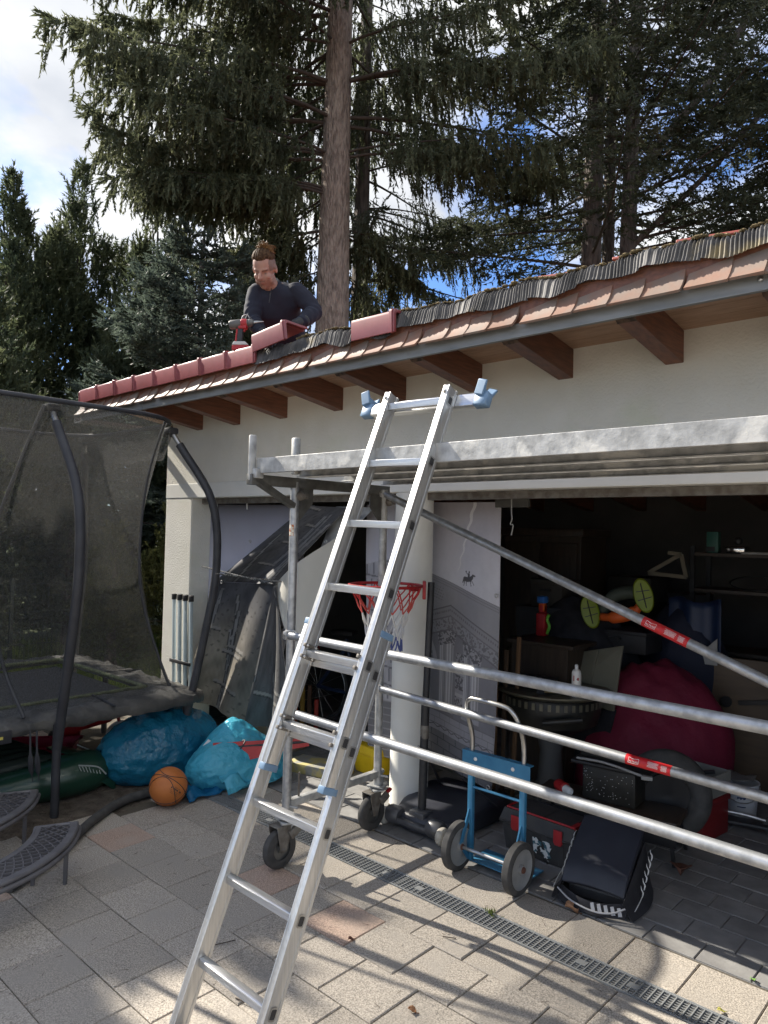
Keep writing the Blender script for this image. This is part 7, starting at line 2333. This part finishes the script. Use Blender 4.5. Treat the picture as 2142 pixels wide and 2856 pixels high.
def yew(label, base, H_, R_, seed, m, leaders, n=1700, per=22, name='yew_tree', leaf=.095, wd=.036, zmin=.3, tips=True, shoot=(.35, .75), fat=.75):
    rng = np.random.default_rng(seed)
    root = thing(name, label, 'tree' if H_ > 3 else 'shrub', base, world=True)
    b_ = np.array(base, float)
    tm_ = MB(); trunk(tm_, base, H_ * .9, .05 + H_ * .016, .02, n=10, seg=10)
    vl = []
    lead = []
    for k in range(leaders):
        a = rng.uniform(0, 2 * PI); rr = R_ * rng.uniform(.05, .62)
        lead.append((rr * math.cos(a), rr * math.sin(a), H_ * rng.uniform(.72, 1.0) * (1 - .25 * rr / R_)))
    lead[0] = (0, 0, H_)
    lead = np.array(lead)
    li_ = rng.integers(0, leaders, n)
    t = rng.random(n) ** .9
    z = zmin + (lead[li_, 2] - zmin) * t
    # radius of each leader's cone, fat below and pointed above
    rc = R_ * .62 * np.clip(1 - t, 0, 1) ** fat + .06
    a = rng.uniform(0, 2 * PI, n); rr = rc * np.sqrt(rng.uniform(.25, 1, n))
    P = np.stack([lead[li_, 0] * t ** .5 + rr * np.cos(a), lead[li_, 1] * t ** .5 + rr * np.sin(a), z], 1) + b_
    out_ = np.stack([np.cos(a), np.sin(a), np.zeros(n)], 1)
    D_ = nrm(out_ * (.9 * (1 - t) + .15)[:, None] + np.array([0, 0, 1.0]) * (.35 + .8 * t)[:, None] + rng.normal(size=(n, 3)) * .22)
    Ls = rng.uniform(shoot[0], shoot[1], n) * (.55 + .45 * (1 - t))
    vl.append(strands(P, D_, Ls, rng, per, .12, leaf, wd, .5))
    if tips:
        for l_ in lead:
            k = 16
            pz = np.linspace(-.9, 0.05, k)
            pp = b_ + np.array([l_[0], l_[1], l_[2]]) + np.stack([rng.normal(size=k) * .03, rng.normal(size=k) * .03, pz], 1)
            for rep in range(5):
                dd = nrm(rng.normal(size=(k, 3)) * np.array([1, 1, .2]) + np.array([0, 0, .9]))
                vl.append(strands(pp, dd, np.linspace(.42, .16, k), rng, 8, .05, leaf, wd, .4))
    tm_.build('trunk', m_bark2, root, 180)
    # inner branches
    wood = MB()
    for k in range(26):
        i = rng.integers(0, n)
        q0 = b_ + np.array([0, 0, max(.3, z[i] * .75)])
        wood.tube([tuple(q0), tuple((q0 + P[i]) / 2 + np.array([0, 0, .05])), tuple(P[i])], [.03 * H_ / 8, .02 * H_ / 8, .006], 5, caps=False)
    wood.build('branches', m_twig, root, 180)
    link('crown', leafmesh('crown', vl, m), root)
    return root
yew('tall pointed yew at the far left edge of the sky', (-15.1, 5.3, 0), 8.6, 2.6, 201, m_yew, 7, 3100)
yew('tall pointed yew with several leaders, second from the left edge', (-15.6, 6.9, 0), 9.6, 2.7, 202, m_yew, 8, 3300)
yew('tall pointed yew below the drooping spruce branches', (-14.6, 8.2, 0), 9.3, 2.6, 203, m_yew, 7, 3100)
yew('broad dark yew directly above the left end of the roof', (-12.3, 6.6, 0), 6.9, 2.4, 204, m_yew, 7, 2800)
yew('low dark yew behind the top of the trampoline net', (-12.0, 4.0, 0), 5.2, 2.0, 205, m_yew, 5, 1900)
yew('dark yew filling the gap behind the blue-grey spruce', (-12.2, 9.6, 0), 7.9, 2.6, 206, m_yew, 7, 2800)
yew('broad yew outside the left edge that shades the patio', (-11.5, -0.5, 0), 6.3, 2.3, 211, m_yew, 10, 2800, per=16, leaf=.24, wd=.17, fat=.28)
yew('second yew outside the left edge beside the shading one', (-11.5, 0.75, 0), 6.3, 2.0, 212, m_yew, 10, 2600, per=16, leaf=.24, wd=.17, fat=.28)
yew('third yew outside the left edge, nearest to the viewer', (-11.5, -2.4, 0), 6.1, 2.1, 213, m_yew, 9, 2200, per=16, leaf=.24, wd=.17, fat=.28)
yew('dark yew behind the shoulder of the roofer', (-11.0, 8.1, 0), 6.6, 1.9, 214, m_yew, 6, 2200)
yew('pale leafy shrub behind the net at the left edge', (-10.1, 2.9, 0), 2.5, 1.0, 207, m_shr2, 5, 900, name='garden_shrub', leaf=.06, wd=.035, zmin=.2, tips=False, shoot=(.2, .45))
yew('slender young conifer behind the net beside the garage corner', (-8.55, 4.35, 0), 1.75, .42, 208, m_shr, 3, 700, name='young_conifer', leaf=.05, wd=.022, zmin=.1, shoot=(.12, .28))
yew('leafy green shrub beyond the wire fence seen through the net', (-9.3, 5.6, 0), 2.0, .8, 209, m_shr, 5, 800, name='garden_shrub', leaf=.055, wd=.03, zmin=.2, tips=False, shoot=(.2, .4))
yew('dark green shrub behind the wire fence at mid net', (-11.0, 4.9, 0), 2.6, 1.2, 210, m_yew, 5, 900, name='garden_shrub', leaf=.07, wd=.03, zmin=.2, tips=False, shoot=(.25, .5))

# ---- wire fence at the garden edge
fe = thing('wire_fence', 'dark welded wire fence along the lawn behind the trampoline', 'fence', (-9.8, 3.0, 0), world=True)
m_wire = mat('fence_wire', (.05, .06, .05), .5, metal=.3)
fa, fb = Vector((-9.9, -0.5, 0)), Vector((-9.0, 7.5, 0))
b = MB()
fn = 150
for k in range(fn + 1):
    p = fa.lerp(fb, k / fn)
    b.tube([p + Vector((0, 0, .05)), p + Vector((0, 0, 1.05))], .003, 4, caps=False)
b.build('wire', m_wire, fe, 0)
b = MB()
for z in (.1, .3, .5, .7, .9, 1.05):
    b.tube([fa + Vector((0, 0, z)), fb + Vector((0, 0, z))], .004, 4, caps=False)
b.build('wire', m_wire, fe, 0)
for k in range(5):
    p = fa.lerp(fb, k / 4)
    MB().box(p + Vector((0, 0, .56)), (.045, .045, 1.12), I3, .004).build('post', m_wire, fe)
# ---- grass on the lawn
rng = np.random.default_rng(5)
ng = 26000
gx = rng.uniform(-11.5, -7.6, ng); gy = rng.uniform(.5, 7.0, ng)
gp = np.stack([gx, gy, np.full(ng, -.03)], 1)
gd = nrm(rng.normal(size=(ng, 3)) * .35 + np.array([0, 0, 1.0]))
gr_ = link('grass', leafmesh('grass', [leaves(gp, gd, rng.uniform(.05, .16, ng), .014, rng)], leafmat('grass_blades', (.10, .16, .025), (.17, .21, .05), .4)))
tag(gr_, 'sunlit green grass on the lawn behind the trampoline', 'grass', kind='stuff')
# ================================================================== litter
m_leafd = mat('dry_leaf', (.30, .15, .07), .8, col2=(.20, .09, .04), scale=40, translucent=.2)
def dry_leaf(label, loc, s, rz, tilt, curl, m=m_leafd):
    b = MB()
    P = []
    for i in range(9):
        t = i / 8
        w_ = s * .42 * math.sin(PI * t) ** .7 * (1 + .15 * math.sin(t * 22))
        P.append([(s * (t - .5), w_ * k, s * (.06 + curl * abs(k) ** 1.5 * .35 + .10 * math.sin(t * 5))) for k in (-1, -.5, 0, .5, 1)])
    b.grid(P, .0012)
    b.tube([(s * .5, 0, s * .06), (s * .8, s * .08, .003)], .0014, 5)
    o_ = b.build('dry_leaf', m, None, 180)
    o_.location = loc; o_.rotation_euler = (0, tilt, rz)
    tag(o_, label, 'leaf', 'dry leaves on the ground')
dry_leaf('curled tan dry leaf in front of the padded case', (-1.70, 3.235, .004), .065, .5, .25, 1.2, mat('tan_leaf', (.40, .22, .12), .8, col2=(.30, .15, .08), scale=40))
dry_leaf('large dark brown dry leaf on the shaded garage floor', (-1.47, 4.02, .003), .13, 1.9, .05, .8, mat('brown_leaf', (.13, .055, .035), .8))
dry_leaf('small pale dry leaf near the right foot of the ladder', (-1.77, 2.14, .003), .035, .3, .1, .6)
dry_leaf('small dark dry leaf on the paver beside the ladder', (-2.27, 2.31, .003), .026, 1.0, .2, 1, mat('brown_leaf', (.13, .055, .035), .8))
dry_leaf('yellow-green leaf beside the drain at the right', (-.93, 2.97, .003), .03, .7, .1, .4, mat('yellow_leaf', (.45, .42, .10), .7))
dry_leaf('small green leaf on the floor near the right edge', (-.90, 3.27, .003), .028, 2.2, .1, .4, mat('green_leaf', (.12, .25, .05), .6))
dry_leaf('pale crumpled leaf on the patio beyond the drain at the right', (-1.33, 2.33, .003), .032, 1.2, .1, .6, mat('pale_leaf', (.5, .46, .34), .8))
wd_ = thing('weed', 'tiny green weed growing out of the drain grating', 'weed', (-1.96, 2.945, 0))
rng = np.random.default_rng(3)
k = 40
link('weed_leaves', leafmesh('weed_leaves', [leaves(rng.normal(size=(k, 3)) * np.array([.016, .010, .002]) + np.array([0, 0, .002]), rng.normal(size=(k, 3)) * .6 + np.array([0, 0, .8]), .022, .006, rng)], MATS['grass_blades']), wd_)
MB().tube([(0, 0, -.01), (.003, .002, .012)], .0015, 5).build('weed_stem', MATS['grass_blades'], wd_)
# needles and twigs scattered on the pavers: uncountable
rng = np.random.default_rng(9)
n = 520
P = np.stack([rng.uniform(-4.2, -.3, n), rng.uniform(1.0, 3.3, n), np.full(n, .003)], 1)
D_ = np.stack([rng.normal(size=n), rng.normal(size=n), rng.normal(size=n) * .06], 1)
lit = link('needle_litter', leafmesh('needle_litter', [leaves(P, D_, rng.uniform(.012, .045, n), .0022, rng)], mat('dry_needle', (.075, .045, .028), .9)))
tag(lit, 'scattered dry needles and twigs over the patio pavers', 'litter', kind='stuff')
rt2 = random.Random(4)
b = MB()
for (x, y, ln, a) in ((-2.66, 1.86, .10, 1.2), (-2.30, 1.72, .12, .3), (-1.75, 1.98, .09, .6), (-1.62, 2.12, .07, .1), (-2.46, 1.60, .08, 2.0), (-2.0, 2.62, .06, .5)):
    p = Vector((x, y, .005)); d_ = Vector((math.cos(a), math.sin(a), 0))
    b.tube([p, p + d_ * ln * .5 + Vector((.006, -.006, .004)), p + d_ * ln], .0022, 5)
tag(b.build('twig_litter', m_twig), 'thin broken twigs lying around the ladder foot', 'litter', kind='stuff')
